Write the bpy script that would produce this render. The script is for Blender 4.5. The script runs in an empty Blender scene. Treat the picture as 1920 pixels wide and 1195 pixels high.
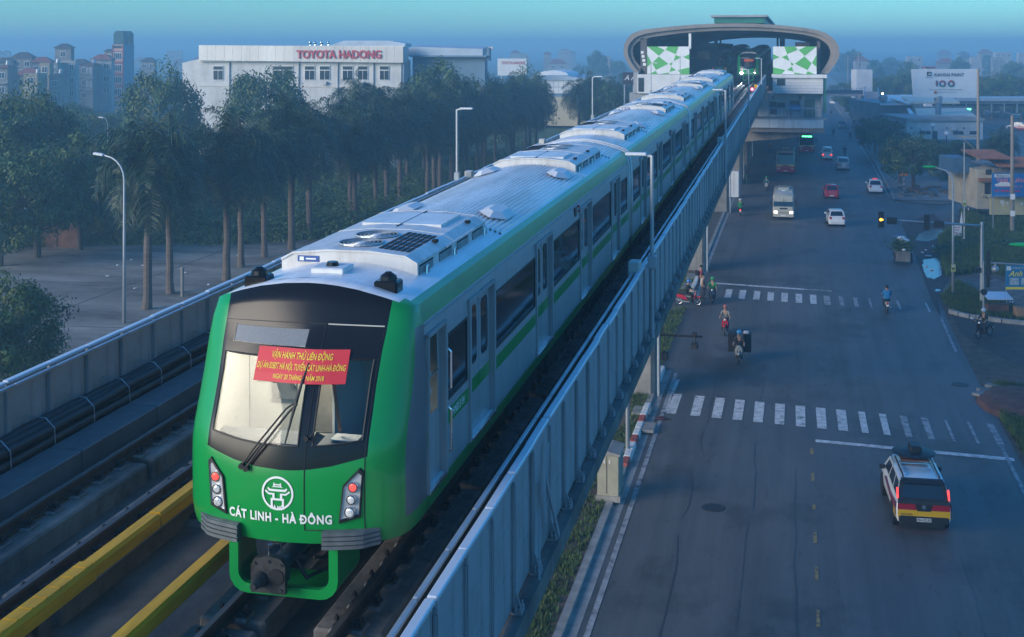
import bpy, bmesh, math, random
from math import sin, cos, pi, radians, sqrt, atan2
from mathutils import Vector, Matrix, noise as mnoise

SC = bpy.context.scene
COL = SC.collection
random.seed(7)

# ---------------------------------------------------------------- camera, sky, sun, exposure
CAM_H = 17.0            # metres above the road
FPX = 2360.0            # focal length in pixels of a 1920 px wide frame
YAW = math.atan(530.0 / FPX)   # the camera looks this much to the left of the line
HOR = 90.0              # row of the horizon in the photograph
cam_data = bpy.data.cameras.new("camera")
cam = bpy.data.objects.new("camera", cam_data)
COL.objects.link(cam)
cam.location = (0, 0, CAM_H)
cam.rotation_euler = (radians(90), 0, YAW)
cam_data.sensor_width = 36.0
cam_data.lens = 36.0 * FPX / 1920.0
cam_data.shift_y = -(597.5 - HOR) / 1920.0
cam_data.clip_start = 0.2
cam_data.clip_end = 9000
SC.camera = cam

SUN_EL, SUN_AZ = radians(13), radians(226)      # azimuth clockwise from +Y
world = bpy.data.worlds.new("World")
SC.world = world
world.use_nodes = True
nt = world.node_tree
nt.nodes.clear()
sky = nt.nodes.new("ShaderNodeTexSky")
sky.sky_type = 'NISHITA'
sky.sun_disc = False
sky.sun_elevation = SUN_EL
sky.sun_rotation = SUN_AZ
sky.air_density = 1.6
sky.dust_density = 0.1
sky.ozone_density = 6.5
sky.altitude = 1500
tint = nt.nodes.new("ShaderNodeMixRGB")
tint.blend_type = 'MULTIPLY'
tint.inputs[0].default_value = 1.0
tint.inputs[2].default_value = (0.44, 0.93, 1.16, 1)     # blue-hour white balance
bg = nt.nodes.new("ShaderNodeBackground")
bg.inputs[1].default_value = 0.100
wo = nt.nodes.new("ShaderNodeOutputWorld")
nt.links.new(sky.outputs[0], tint.inputs[1])
nt.links.new(tint.outputs[0], bg.inputs[0])
nt.links.new(bg.outputs[0], wo.inputs[0])

sun_d = bpy.data.lights.new("sun", 'SUN')
sun_d.energy = 2.0
sun_d.angle = radians(40)
sun_d.color = (1.0, 0.87, 0.70)
sun = bpy.data.objects.new("sun", sun_d)
COL.objects.link(sun)
sd = Vector((sin(SUN_AZ) * cos(SUN_EL), cos(SUN_AZ) * cos(SUN_EL), sin(SUN_EL)))
sun.rotation_euler = sd.to_track_quat('Z', 'Y').to_euler()

SC.view_settings.view_transform = 'Standard'
SC.view_settings.look = 'None'
SC.view_settings.exposure = 1.38
SC.view_settings.gamma = 1.0
SC.view_settings.use_curve_mapping = False
SC.cycles.max_bounces = 6
SC.cycles.diffuse_bounces = 3
SC.cycles.glossy_bounces = 3
SC.cycles.transmission_bounces = 4
SC.cycles.transparent_max_bounces = 10
SC.cycles.volume_bounces = 1
SC.cycles.use_denoising = True
SC.cycles.sample_clamp_indirect = 3.0
SC.cycles.caustics_reflective = False
SC.cycles.caustics_refractive = False

# ---------------------------------------------------------------- pixel of the photograph -> place
_c, _s = cos(YAW), sin(YAW)
def at_depth(x, y, D):
    Rr = (x - 960.0) * D / FPX
    return Vector((Rr * _c - D * _s, D * _c + Rr * _s, CAM_H - (y - HOR) * D / FPX))
def G(x, y, z=0.0):
    """point of height z seen at pixel (x, y)"""
    return at_depth(x, y, FPX * (CAM_H - z) / (y - HOR))
def at_Y(x, y, Y):
    """point of the plane Y = const seen at pixel (x, y)"""
    return at_depth(x, y, Y / (_c + (x - 960.0) / FPX * _s))

# ---------------------------------------------------------------- materials
MATS = {}
def mat(name, col, rough=0.6, metal=0.0, var=0.18, scale=2.0, bump=0.0, bscale=None, spec=0.5, emit=None, estr=0.0, col2=None, detail=4.0, coat=0.0, stretch=None):
    if name in MATS:
        return MATS[name]
    m = bpy.data.materials.new(name)
    m.use_nodes = True
    t = m.node_tree
    b = t.nodes["Principled BSDF"]
    b.inputs["Roughness"].default_value = rough
    b.inputs["Metallic"].default_value = metal
    b.inputs["Specular IOR Level"].default_value = spec
    if coat:
        b.inputs["Coat Weight"].default_value = coat
        b.inputs["Coat Roughness"].default_value = 0.100
    c4 = (*col, 1)
    if var > 0 or col2:
        tc = t.nodes.new("ShaderNodeTexCoord")
        n = t.nodes.new("ShaderNodeTexNoise")
        n.inputs["Scale"].default_value = scale
        n.inputs["Detail"].default_value = detail
        n.inputs["Roughness"].default_value = 0.62
        src = tc.outputs["Object"]
        if stretch:
            mp = t.nodes.new("ShaderNodeMapping")
            mp.inputs["Scale"].default_value = stretch
            t.links.new(src, mp.inputs[0])
            src = mp.outputs[0]
        t.links.new(src, n.inputs["Vector"])
        r = t.nodes.new("ShaderNodeValToRGB")
        r.color_ramp.elements[0].position = 0.32
        r.color_ramp.elements[1].position = 0.68
        a = tuple(max(0, c * (1 - var)) for c in col)
        d = col2 if col2 else tuple(min(1, c * (1 + var)) for c in col)
        r.color_ramp.elements[0].color = (*a, 1)
        r.color_ramp.elements[1].color = (*d, 1)
        t.links.new(n.outputs["Fac"], r.inputs[0])
        t.links.new(r.outputs[0], b.inputs["Base Color"])
        if bump > 0:
            n2 = t.nodes.new("ShaderNodeTexNoise")
            n2.inputs["Scale"].default_value = bscale or scale * 6
            n2.inputs["Detail"].default_value = 3
            t.links.new(src, n2.inputs["Vector"])
            bp = t.nodes.new("ShaderNodeBump")
            bp.inputs["Strength"].default_value = bump
            bp.inputs["Distance"].default_value = 0.03
            t.links.new(n2.outputs["Fac"], bp.inputs["Height"])
            t.links.new(bp.outputs[0], b.inputs["Normal"])
    else:
        b.inputs["Base Color"].default_value = c4
    if emit:
        b.inputs["Emission Color"].default_value = (*emit, 1)
        b.inputs["Emission Strength"].default_value = estr
    MATS[name] = m
    return m

def streaks(name, amount=0.35, scale=(6.0, 6.0, 0.35), dark=0.35, lo=.5, hi=.72):
    """run-down dirt: stretched noise that darkens the base colour of a material"""
    m = MATS[name]; t = m.node_tree; b = t.nodes["Principled BSDF"]
    tc = t.nodes.new("ShaderNodeTexCoord"); mp = t.nodes.new("ShaderNodeMapping"); mp.inputs["Scale"].default_value = scale
    n = t.nodes.new("ShaderNodeTexNoise"); n.inputs["Scale"].default_value = 1.0; n.inputs["Detail"].default_value = 8; n.inputs["Roughness"].default_value = .7
    r = t.nodes.new("ShaderNodeValToRGB"); r.color_ramp.elements[0].position = lo; r.color_ramp.elements[1].position = hi
    r.color_ramp.elements[0].color = (1, 1, 1, 1); v = 1-amount; r.color_ramp.elements[1].color = (v, v*.97, v*.93, 1)
    mx = t.nodes.new("ShaderNodeMixRGB"); mx.blend_type = 'MULTIPLY'; mx.inputs[0].default_value = 1.0
    t.links.new(tc.outputs["Object"], mp.inputs[0]); t.links.new(mp.outputs[0], n.inputs["Vector"]); t.links.new(n.outputs["Fac"], r.inputs[0])
    src = b.inputs["Base Color"].links[0].from_socket if b.inputs["Base Color"].links else None
    if src: t.links.new(src, mx.inputs[1])
    else: mx.inputs[1].default_value = b.inputs["Base Color"].default_value
    t.links.new(r.outputs[0], mx.inputs[2]); t.links.new(mx.outputs[0], b.inputs["Base Color"])
    return m
def wear(name, under, scale=3.0, pos=.5, soft=.06):
    """paint rubbed through to the surface below it"""
    m = MATS[name]; t = m.node_tree; b = t.nodes["Principled BSDF"]
    tc = t.nodes.new("ShaderNodeTexCoord"); n = t.nodes.new("ShaderNodeTexNoise"); n.inputs["Scale"].default_value = scale; n.inputs["Detail"].default_value = 10; n.inputs["Roughness"].default_value = .75
    r = t.nodes.new("ShaderNodeValToRGB"); r.color_ramp.elements[0].position = pos-soft; r.color_ramp.elements[1].position = pos+soft
    mx = t.nodes.new("ShaderNodeMixRGB"); mx.inputs[2].default_value = (*under, 1)
    t.links.new(tc.outputs["Object"], n.inputs["Vector"]); t.links.new(n.outputs["Fac"], r.inputs[0]); t.links.new(r.outputs[0], mx.inputs[0])
    t.links.new(b.inputs["Base Color"].links[0].from_socket, mx.inputs[1]); t.links.new(mx.outputs[0], b.inputs["Base Color"])
    return m

def glass_mat(name, tintc=(0.75, 0.85, 0.8), refl=1.0):
    if name in MATS:
        return MATS[name]
    m = bpy.data.materials.new(name)
    m.use_nodes = True
    t = m.node_tree
    t.nodes.clear()
    o = t.nodes.new("ShaderNodeOutputMaterial")
    tr = t.nodes.new("ShaderNodeBsdfTransparent")
    tr.inputs[0].default_value = (*tintc, 1)
    gl = t.nodes.new("ShaderNodeBsdfGlossy")
    gl.inputs["Roughness"].default_value = 0.03
    fr = t.nodes.new("ShaderNodeFresnel")
    fr.inputs[0].default_value = 1.5
    mx = t.nodes.new("ShaderNodeMixShader")
    t.links.new(fr.outputs[0], mx.inputs[0])
    t.links.new(tr.outputs[0], mx.inputs[1])
    t.links.new(gl.outputs[0], mx.inputs[2])
    t.links.new(mx.outputs[0], o.inputs[0])
    MATS[name] = m
    return m

# ---------------------------------------------------------------- mesh builder
class MB:
    def __init__(s):
        s.v = []; s.f = []; s.m = []
    def add(s, vs, fs, m=0):
        o = len(s.v)
        s.v += [tuple(p) for p in vs]
        for f in fs:
            s.f.append(tuple(i + o for i in f)); s.m.append(m)
        return s
    def box(s, x0, x1, y0, y1, z0, z1, m=0, M=None):
        vs = [Vector((x, y, z)) for z in (z0, z1) for y in (y0, y1) for x in (x0, x1)]
        if M is not None: vs = [M @ p for p in vs]
        return s.add(vs, [(0,2,3,1),(4,5,7,6),(0,1,5,4),(2,6,7,3),(0,4,6,2),(1,3,7,5)], m)
    def bbox(s, x0, x1, y0, y1, z0, z1, b=0.02, m=0, M=None):
        """box with chamfered vertical edges and top"""
        pts = [(x0+b,y0),(x1-b,y0),(x1,y0+b),(x1,y1-b),(x1-b,y1),(x0+b,y1),(x0,y1-b),(x0,y0+b)]
        cx, cy = (x0+x1)/2, (y0+y1)/2
        top = [(cx+(p[0]-cx)*(1-2*b/max(x1-x0,1e-6)), cy+(p[1]-cy)*(1-2*b/max(y1-y0,1e-6))) for p in pts]
        vs = [Vector((p[0],p[1],z0)) for p in pts]+[Vector((p[0],p[1],z1-b)) for p in pts]+[Vector((p[0],p[1],z1)) for p in top]
        if M is not None: vs = [M @ p for p in vs]
        fs = [tuple(reversed(range(8))), tuple(range(16,24))]
        for k in range(8):
            j = (k+1) % 8
            fs += [(k,j,8+j,8+k),(8+k,8+j,16+j,16+k)]
        return s.add(vs, fs, m)
    def poly(s, pts, m=0):
        return s.add(pts, [tuple(range(len(pts)))], m)
    def prism(s, pts, vec, m=0):
        """closed polygon pts (3-D) extruded along vec"""
        n = len(pts); vec = Vector(vec)
        vs = [Vector(p) for p in pts]; vs += [p + vec for p in vs]
        fs = [tuple(reversed(range(n))), tuple(range(n, 2*n))]
        for k in range(n):
            j = (k+1) % n
            fs.append((k, j, n+j, n+k))
        return s.add(vs, fs, m)
    def cyl(s, p0, p1, r0, r1=None, n=10, m=0, caps=True):
        p0, p1 = Vector(p0), Vector(p1)
        r1 = r0 if r1 is None else r1
        d = (p1 - p0)
        if d.length < 1e-9: return s
        d.normalize()
        a = d.orthogonal().normalized(); b = d.cross(a)
        vs = []
        for p, r in ((p0, r0), (p1, r1)):
            for k in range(n):
                t = 2*pi*k/n
                vs.append(p + (a*cos(t) + b*sin(t))*r)
        fs = [(k, (k+1) % n, n+(k+1) % n, n+k) for k in range(n)]
        if caps: fs += [tuple(reversed(range(n))), tuple(range(n, 2*n))]
        return s.add(vs, fs, m)
    def tube(s, pts, r, n=6, m=0, closed=False):
        pts = [Vector(p) for p in pts]
        rs = r if isinstance(r, (list, tuple)) else [r]*len(pts)
        vs = []; a = None; N = len(pts)
        for i, p in enumerate(pts):
            if closed: d = pts[(i+1) % N] - pts[i-1]
            else: d = pts[min(i+1, N-1)] - pts[max(i-1, 0)]
            d.normalize()
            if a is None: a = d.orthogonal().normalized()
            else:
                a = a - d*a.dot(d)
                a = a.normalized() if a.length > 1e-6 else d.orthogonal().normalized()
            b = d.cross(a)
            for k in range(n):
                t = 2*pi*k/n
                vs.append(p + (a*cos(t) + b*sin(t))*rs[i])
        fs = []
        for i in range(N if closed else N-1):
            j = (i+1) % N
            for k in range(n):
                l = (k+1) % n
                fs.append((i*n+k, i*n+l, j*n+l, j*n+k))
        if not closed:
            fs += [tuple(reversed(range(n))), tuple(range((N-1)*n, N*n))]
        return s.add(vs, fs, m)
    def sphere(s, c, r, n=10, k=6, m=0, sc=(1,1,1)):
        c = Vector(c); vs = []; fs = []
        for i in range(k+1):
            th = pi*i/k
            for j in range(n):
                ph = 2*pi*j/n
                vs.append(c + Vector((r*sc[0]*sin(th)*cos(ph), r*sc[1]*sin(th)*sin(ph), r*sc[2]*cos(th))))
        for i in range(k):
            for j in range(n):
                l = (j+1) % n
                fs.append((i*n+j, (i+1)*n+j, (i+1)*n+l, i*n+l))
        return s.add(vs, fs, m)
    def grid(s, rows, m=0, mf=None, skip=None):
        """rows: list of equally long lists of points; mf(i,j) gives a material"""
        o = len(s.v); n = len(rows[0])
        for r in rows: s.v += [tuple(p) for p in r]
        for i in range(len(rows)-1):
            for j in range(n-1):
                if skip and skip(i, j): continue
                s.f.append((o+i*n+j, o+i*n+j+1, o+(i+1)*n+j+1, o+(i+1)*n+j))
                s.m.append(mf(i, j) if mf else m)
        return s
    def mesh(s, name, mats):
        me = bpy.data.meshes.new(name)
        me.from_pydata(s.v, [], s.f)
        for mt in (mats if isinstance(mats, (list, tuple)) else [mats]):
            me.materials.append(mt)
        if any(s.m):
            me.polygons.foreach_set("material_index", s.m)
        return me
    def build(s, name, mats, parent=None, loc=(0,0,0), rot=None, smooth=False, fix=True, **props):
        me = s.mesh(name, mats)
        if fix:
            bm = bmesh.new(); bm.from_mesh(me)
            bmesh.ops.remove_doubles(bm, verts=bm.verts, dist=1e-5)
            bmesh.ops.recalc_face_normals(bm, faces=bm.faces)
            bm.to_mesh(me); bm.free()
        if smooth:
            me.polygons.foreach_set("use_smooth", [True]*len(me.polygons))
            if smooth != 'all':
                me.set_sharp_from_angle(angle=radians(38))
        return link(name, me, parent, loc, rot, **props)

def link(name, me, parent=None, loc=(0,0,0), rot=None, **props):
    o = bpy.data.objects.new(name, me)
    COL.objects.link(o)
    o.location = loc
    if rot is not None:
        o.rotation_euler = rot if isinstance(rot, (tuple, list)) else (0, 0, rot)
    if parent is not None: o.parent = parent
    for k, v in props.items():
        if v is not None: o[k] = v
    return o

def thing(name, label, cat, loc=(0,0,0), rotz=0.0, group=None, scale=None):
    o = bpy.data.objects.new(name, None)
    COL.objects.link(o)
    o.empty_display_size = 0.2
    o.location = loc
    o.rotation_euler = (0, 0, rotz)
    if scale: o.scale = (scale,)*3
    o["label"] = label
    o["category"] = cat
    if group: o["group"] = group
    return o

def copy_tree(root, loc=None, rotz=None, label=None, group=None, only=None, scale=None):
    kids = {}
    for x in bpy.data.objects:
        if x.parent is not None: kids.setdefault(x.parent.name, []).append(x)
    def cp(o, par, depth):
        c = o.copy(); COL.objects.link(c); c.parent = par
        for ch in kids.get(o.name, []):
            if only and depth == 0 and ch.name.split('.')[0] not in only: continue
            cp(ch, c, depth+1)
        return c
    r = cp(root, None, 0)
    if loc is not None: r.location = loc
    if rotz is not None: r.rotation_euler = (0, 0, rotz)
    if label: r["label"] = label
    if group: r["group"] = group
    if scale: r.scale = (scale,)*3
    return r

def eval_mesh(ob):
    """mesh of an object with its modifiers, evaluated in a small scene of its own so that it stays quick"""
    tmp = bpy.data.scenes.new("bench")
    tmp.collection.objects.link(ob)
    with bpy.context.temp_override(scene=tmp, view_layer=tmp.view_layers[0]):
        dg = bpy.context.evaluated_depsgraph_get()
        me = bpy.data.meshes.new_from_object(ob.evaluated_get(dg))
    tmp.collection.objects.unlink(ob)
    bpy.data.scenes.remove(tmp)
    return me
def text_mesh(body, size, bold=0.0, align='CENTER', spacing=1.0, shear=0.0, extrude=0.0, sx=1.0):
    if 'Đ' in body or 'đ' in body:
        # the crossed D is set as a D with its own bar
        plain = body.replace('Đ', 'D').replace('đ', 'd')
        me = text_mesh(plain, size, bold, 'LEFT', spacing, shear, extrude, sx)
        one = text_mesh('D', size, bold, 'LEFT', spacing, 0, 0, sx)
        wd = max(v.co.x for v in one.vertices) - min(v.co.x for v in one.vertices)
        hD = max(v.co.y for v in one.vertices); lD = min(v.co.y for v in one.vertices); zm = (hD+lD)/2; th = size*(.035+bold)
        bm = bmesh.new(); bm.from_mesh(me)
        for i, ch in enumerate(body):
            if ch not in 'Đđ': continue
            pm = text_mesh(plain[:i+1], size, bold, 'LEFT', spacing, 0, 0, sx)
            xr = max(v.co.x for v in pm.vertices)
            if ch == 'Đ': x0, x1, y = xr-wd*1.14, xr-wd*.48, zm
            else: x0, x1, y = xr-wd*.45, xr+wd*.1, lD+(hD-lD)*.85
            q = [bm.verts.new((x+shear*y, y+d, extrude)) for x, d in ((x0, -th), (x1, -th), (x1, th), (x0, th))]
            bm.faces.new(q); bpy.data.meshes.remove(pm)
        bm.to_mesh(me); bm.free()
        if align == 'CENTER':
            xs = [v.co.x for v in me.vertices]; c = (max(xs)+min(xs))/2
            for v in me.vertices: v.co.x -= c
        return me
    cu = bpy.data.curves.new("lettering", 'FONT')
    cu.body = body; cu.size = size; cu.align_x = align; cu.align_y = 'CENTER'
    cu.offset = bold*size; cu.space_character = spacing; cu.shear = shear; cu.extrude = extrude
    cu.resolution_u = 3
    ob = bpy.data.objects.new("lettering", cu)
    me = eval_mesh(ob)
    bpy.data.objects.remove(ob); bpy.data.curves.remove(cu)
    if sx != 1.0:
        for v in me.vertices: v.co.x *= sx
    return me

def lerp_tab(tab, x):
    if x <= tab[0][0]: return tab[0][1]
    for (a, fa), (b, fb) in zip(tab, tab[1:]):
        if x <= b: return fa + (fb-fa)*(x-a)/(b-a)
    return tab[-1][1]

def strip(name, mats, parent, pts, w, z, kind=None, **p):
    """flat ribbon along pts of width w at height z"""
    mb = MB()
    for a, b in zip(pts, pts[1:]):
        a, b = Vector((a[0], a[1], 0)), Vector((b[0], b[1], 0))
        d = (b-a).normalized(); n = Vector((-d.y, d.x, 0))*w/2
        mb.poly([(*(a-n).xy, z), (*(b-n).xy, z), (*(b+n).xy, z), (*(a+n).xy, z)])
    return mb.build(name, mats, parent, kind=kind, **p)
# ================================================================ ground, road, yard
ZR = 11.75       # rail top
m_ground = mat("ground_earth", (0.060, 0.075, 0.040), 0.95, var=0.4, scale=0.06, col2=(0.085, 0.080, 0.055), bump=0.5, bscale=1.5)
m_asph = mat("asphalt", (0.105, 0.104, 0.102), 0.62, var=0.22, scale=0.30, bump=0.35, bscale=38, detail=8, stretch=(1.0, 0.25, 1))
m_conc = mat("concrete", (0.24, 0.235, 0.22), 0.85, var=0.30, scale=0.9, bump=0.3, bscale=14, detail=8)
m_concd = mat("concrete_stained", (0.15, 0.145, 0.135), 0.88, var=0.45, scale=0.7, bump=0.35, bscale=12, detail=8)
m_yard = mat("yard_concrete", (0.21, 0.195, 0.17), 0.9, var=0.45, scale=0.16, bump=0.25, bscale=6, detail=8, stretch=(0.6, 1.6, 1))
m_paint = mat("road_paint", (0.55, 0.56, 0.55), 0.7, var=0.30, scale=3.5, detail=8)
m_paintworn = mat("road_paint_worn", (0.36, 0.37, 0.38), 0.7, var=0.4, scale=5, detail=8)
m_payel = mat("road_paint_yellow", (0.30, 0.21, 0.075), 0.7, var=0.35, scale=4, detail=8)
wear("road_paint", (0.06, 0.062, 0.066), 2.2, .60, .07); wear("road_paint_worn", (0.06, 0.062, 0.066), 2.5, .545, .08); wear("road_paint_yellow", (0.055, 0.057, 0.06), 3.0, .56, .08)
streaks("asphalt", .30, (.9, .02, 1), lo=.42, hi=.66); streaks("asphalt", .35, (.16, .10, 1), lo=.52, hi=.60); streaks("asphalt", .25, (2.2, .5, 1), lo=.60, hi=.63)
m_kerb = mat("kerb_concrete", (0.27, 0.265, 0.25), 0.85, var=0.3, scale=1.5, detail=6)
m_kwhite = mat("kerb_white", (0.62, 0.62, 0.60), 0.75, var=0.2, scale=3)
m_kred = mat("kerb_red", (0.36, 0.07, 0.05), 0.75, var=0.3, scale=3)
m_dirt = mat("verge_soil", (0.105, 0.080, 0.058), 0.95, var=0.4, scale=1.2, bump=0.6, bscale=9, detail=8)
m_pave = mat("pavement", (0.20, 0.195, 0.185), 0.9, var=0.3, scale=0.8, detail=8, bump=0.2, bscale=10)
m_water = mat("puddle_water", (0.17, 0.18, 0.19), 0.12, var=0.15, scale=.6, spec=0.3)
m_gravel = mat("gravel", (0.135, 0.12, 0.105), 0.95, var=0.45, scale=1.6, bump=0.5, bscale=12, detail=10)

g = MB(); g.box(-2500, 2500, -300, 4500, -1.0, -0.02)
g.build("ground", m_ground, kind="structure")

def v_left(Y): return lerp_tab([(-40, -6.1), (35, -6.15), (100, -6.55), (140, -6.6)], Y)
def v_right(Y): return lerp_tab([(-40, 8.8), (48, 8.9), (80, 9.15), (104, 9.8), (126, 10.4), (190, 11.4), (900, 11.5)], Y)
def ys_range(a, b, st):
    out = [a]
    while out[-1] + st < b - 1e-6: out.append(out[-1] + st)
    return out + [b]
def ribbon(x0f, x1f, z0, z1, ya, yb, st=6.0):
    """low strip between two edge lines, with vertical faces"""
    ys = ys_range(ya, yb, st); mb = MB()
    A = [(x0f(y), y) for y in ys]; B = [(x1f(y), y) for y in ys]
    mb.grid([[(x, y, z0) for x, y in A], [(x, y, z1) for x, y in A], [(x, y, z1) for x, y in B], [(x, y, z0) for x, y in B]])
    return mb
road = ribbon(lambda y: v_left(y)-.35, lambda y: v_right(y)+.1, -.02, 0.006, -40, 900, 8).build("road", m_asph, kind="structure")
# side street mouth and the far side apron on the right
mb = MB()
mb.poly([(9.5, 128, 0.0), (70, 136, 0.0), (70, 150, 0.0), (9.5, 146, 0.0)])
mb.build("side_street", m_asph, kind="structure")
# the other carriageway left of the viaduct, mostly hidden
mb = MB(); mb.poly([(-28, -40, 0.0), (-9.3, -40, 0.0), (-9.3, 900, 0.0), (-28, 900, 0.0)])
mb.build("far_carriageway", m_asph, kind="structure")

# markings: each painted stroke is a piece of the road
def stroke(x0, x1, y0, y1, m=m_paint, name="road_marking", skew=0.0, z=0.020):
    mb = MB()
    mb.poly([(x0, y0, z), (x1, y0 + skew*(x1-x0), z), (x1, y1 + skew*(x1-x0), z), (x0, y1, z)])
    return mb.build(name, m, road)
def px_stroke(pts, m=m_paint, z=0.020):
    mb = MB(); mb.poly([G(x, y, z) for x, y in pts]); return mb.build("road_marking", m, road)
# near crossing: 16 bars, worn to the right
cw = [1265,1309,1348,1386,1424,1463,1502,1541,1580,1620,1660,1700,1741,1782,1826,1868]
for i, x in enumerate(cw):
    f = i / 15.0
    yt = 738 + 56*f; yb = 775 + 60*f
    dx = 9 if i < 9 else 6.5
    if i in (13, 14): dx = 3.0
    lean = (x - 1490) / 690.0 * (yb - yt)
    mm = m_paint if i < 11 else m_paintworn
    px_stroke([(x+lean*0.5-dx-1, yb), (x+lean*0.5+dx-1, yb+1.3), (x-lean*0.5+dx-1, yt+1.3), (x-lean*0.5-dx-1, yt)], mm)
# far crossing
for i, x in enumerate([1366,1392,1419,1445,1471,1498,1525,1551,1578,1605,1632,1659,1684]):
    f = i / 12.0
    yt = 542 + 21*f; yb = 558 + 23*f
    dx = 6 if i < 8 else 4
    if i > 9: dx = 2
    lean = (x - 1490) / 495.0 * (yb - yt)
    px_stroke([(x+lean*0.5-dx, yb), (x+lean*0.5+dx, yb+.8), (x-lean*0.5+dx, yt+.8), (x-lean*0.5-dx, yt)], m_paint if i < 7 else m_paintworn)
px_stroke([(1742, 585), (1745, 585), (1737, 568), (1734, 568)], m_paint)
px_stroke([(1688, 580), (1690, 580), (1684, 564), (1682, 564)], m_paint)
# stop lines
px_stroke([(1529, 829), (1903, 865), (1901, 859), (1529, 824)], m_paint)
px_stroke([(1335, 532), (1508, 544), (1508, 541.5), (1335, 529.5)], m_paint)
px_stroke([(1508, 544), (1560, 547), (1560, 545), (1508, 541.5)], m_paintworn)
# centre dashes, faded yellow
for y0, y1 in ((840, 852), (886, 902), (946, 955), (998, 1018), (1063, 1088), (1144, 1176)):
    x = 1522 + (y0 - 845) * 0.041
    px_stroke([(x-3.5, y1), (x+4, y1), (x+3.3, y0), (x-3, y0)], m_payel)
# edge lines
strip("road_marking", m_paintworn, road, [(v_left(y)+.3, y) for y in (-20, 35, 60, 66)], 0.18, 0.021)
px_stroke([(1240, 772), (1249, 772), (1275, 712), (1268, 712)], m_paint)
strip("road_marking", m_paintworn, road, [(8.5, 30), (8.55, 48), (8.6, 58)], 0.16, 0.021)
strip("road_marking", m_paintworn, road, [(v_right(y)-.3, y) for y in (74, 88, 100)], 0.16, 0.021)
strip("road_marking", m_paintworn, road, [(v_right(y)-.3, y) for y in (150, 190, 400)], 0.16, 0.021)
# patched cracks and tyre traces: thin dark bitumen seams
m_seam = mat("bitumen_seam", (0.048, 0.048, 0.05), 0.5, var=0.3, scale=6)
rnd = random.Random(3)
for x0, ya, yb in ((-3.9, 8, 70), (-1.6, 12, 95), (0.05, 14, 52), (3.2, 60, 120), (5.4, 18, 60)):
    y = ya; x = x0
    mb = MB()
    while y < yb:
        L = rnd.uniform(1.0, 3.0); x1 = x0 + rnd.uniform(-.12, .12)
        w = rnd.uniform(.008, .02)
        if rnd.random() < 0.8:
            mb.poly([(x-w, y, .017), (x+w, y, .017), (x1+w, y+L, .017), (x1-w, y+L, .017)])
        x = x1; y += L
    mb.build("bitumen_seam", m_seam, road, kind="stuff")
# manhole covers
m_iron = mat("cast_iron", (0.035, 0.035, 0.038), 0.6, metal=0.4, var=0.3, scale=8)
for px_, py_, r in ((1337, 953, .42), (1800, 722, .42)):
    p = G(px_, py_)
    mb = MB(); mb.cyl((p.x, p.y, .012), (p.x, p.y, .030), r, n=20)
    mb.build("manhole_cover", m_iron, road)

# median strip under the viaduct: soil, kerbs, grass
GAP0, GAP1 = 66.5, 86.5       # opening in the median for turning traffic
for a_, b_ in ((-40, GAP0), (GAP1, 900)):
    ribbon(lambda y: -9.3, lambda y: v_left(y)-.6, -.02, .10, a_, b_).build("median_soil", m_dirt, kind="structure")
    kerb = ribbon(lambda y: v_left(y)-.62, lambda y: v_left(y)-.36, -.02, .14, a_, b_).build("kerb", m_kerb, kind="structure")
mb = MB(); mb.box(-9.31, -6.5, GAP0, GAP1, -.02, .004); mb.build("median_opening", m_asph, kind="structure")
for y_, s_ in ((GAP0, -1), (GAP1, 1)):
    mb = MB(); mb.box(-9.3, v_left(y_)-.36, y_-.14, y_+.14, -.02, .22); mb.build("kerb_end", m_kerb, kind="structure")
for a_, b_ in ((-40, GAP0), (GAP1, 900)): ribbon(lambda y: v_left(y)-.36, lambda y: v_left(y)+.02, -.02, .016, a_, b_).build("gutter", mat("gutter_concrete", (0.30, 0.30, 0.29), 0.8, var=0.35, scale=1.1, detail=8), kind="structure")
# painted kerb stones by the piers
def kerb_run(y0, y1, pattern):
    y = y0; k = 0
    while y < y1:
        x = v_left(y)-.62; mb = MB(); mb.bbox(x, x+0.30, y, y+0.97, 0.0, 0.24, 0.04)
        mb.build("kerb_stone", pattern[k % len(pattern)], kerb)
        y += 1.0; k += 1
kerb_run(50.5, 59.5, [m_kred, m_kwhite, m_kwhite])
kerb_run(62.5, 66.3, [m_kwhite])
kerb_run(87.5, 96.5, [m_kwhite, m_kwhite, m_kwhite, m_kwhite])
# concrete cover slabs set in the median
for (px_, py_, w, l) in ((1211, 803, .85, 1.3), (1204, 772, .85, 1.2), (1299, 520, .9, 2.2), (1290, 538, .9, 2.2)):
    p = G(px_, py_, .1)
    mb = MB(); mb.bbox(p.x-w/2, p.x+w/2, p.y-l/2, p.y+l/2, 0.09, 0.20, .03)
    mb.build("cover_slab", m_conc, kerb)

# right-hand verge and pavement
def vr(Y): return v_right(Y)
mb = MB()
rows = []
for Y in [-40, 10, 20, 30, 38, 46, 52, 60, 66, 72, 76, 80, 88, 96, 104, 112, 120, 128]:
    rows.append([(vr(Y)+0.1, Y, 0.015), (vr(Y)+2.5, Y, 0.03), (vr(Y)+8, Y, 0.05), (60, Y, 0.05)])
mb.grid(rows)
mb.build("right_verge", m_dirt, kind="structure")
mb = MB(); rows = []
for Y in [146, 150, 160, 170, 190, 230, 400, 900]:
    rows.append([(vr(Y)+0.1, Y, 0.12), (vr(Y)+9, Y, 0.14)])
mb.grid(rows)
mb.build("pavement", m_pave, kind="structure")
ribbon(lambda y: v_right(y)+.1, lambda y: v_right(y)+.38, -.02, .17, 146, 900).build("pavement_kerb", m_kerb, kind="structure")
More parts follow.
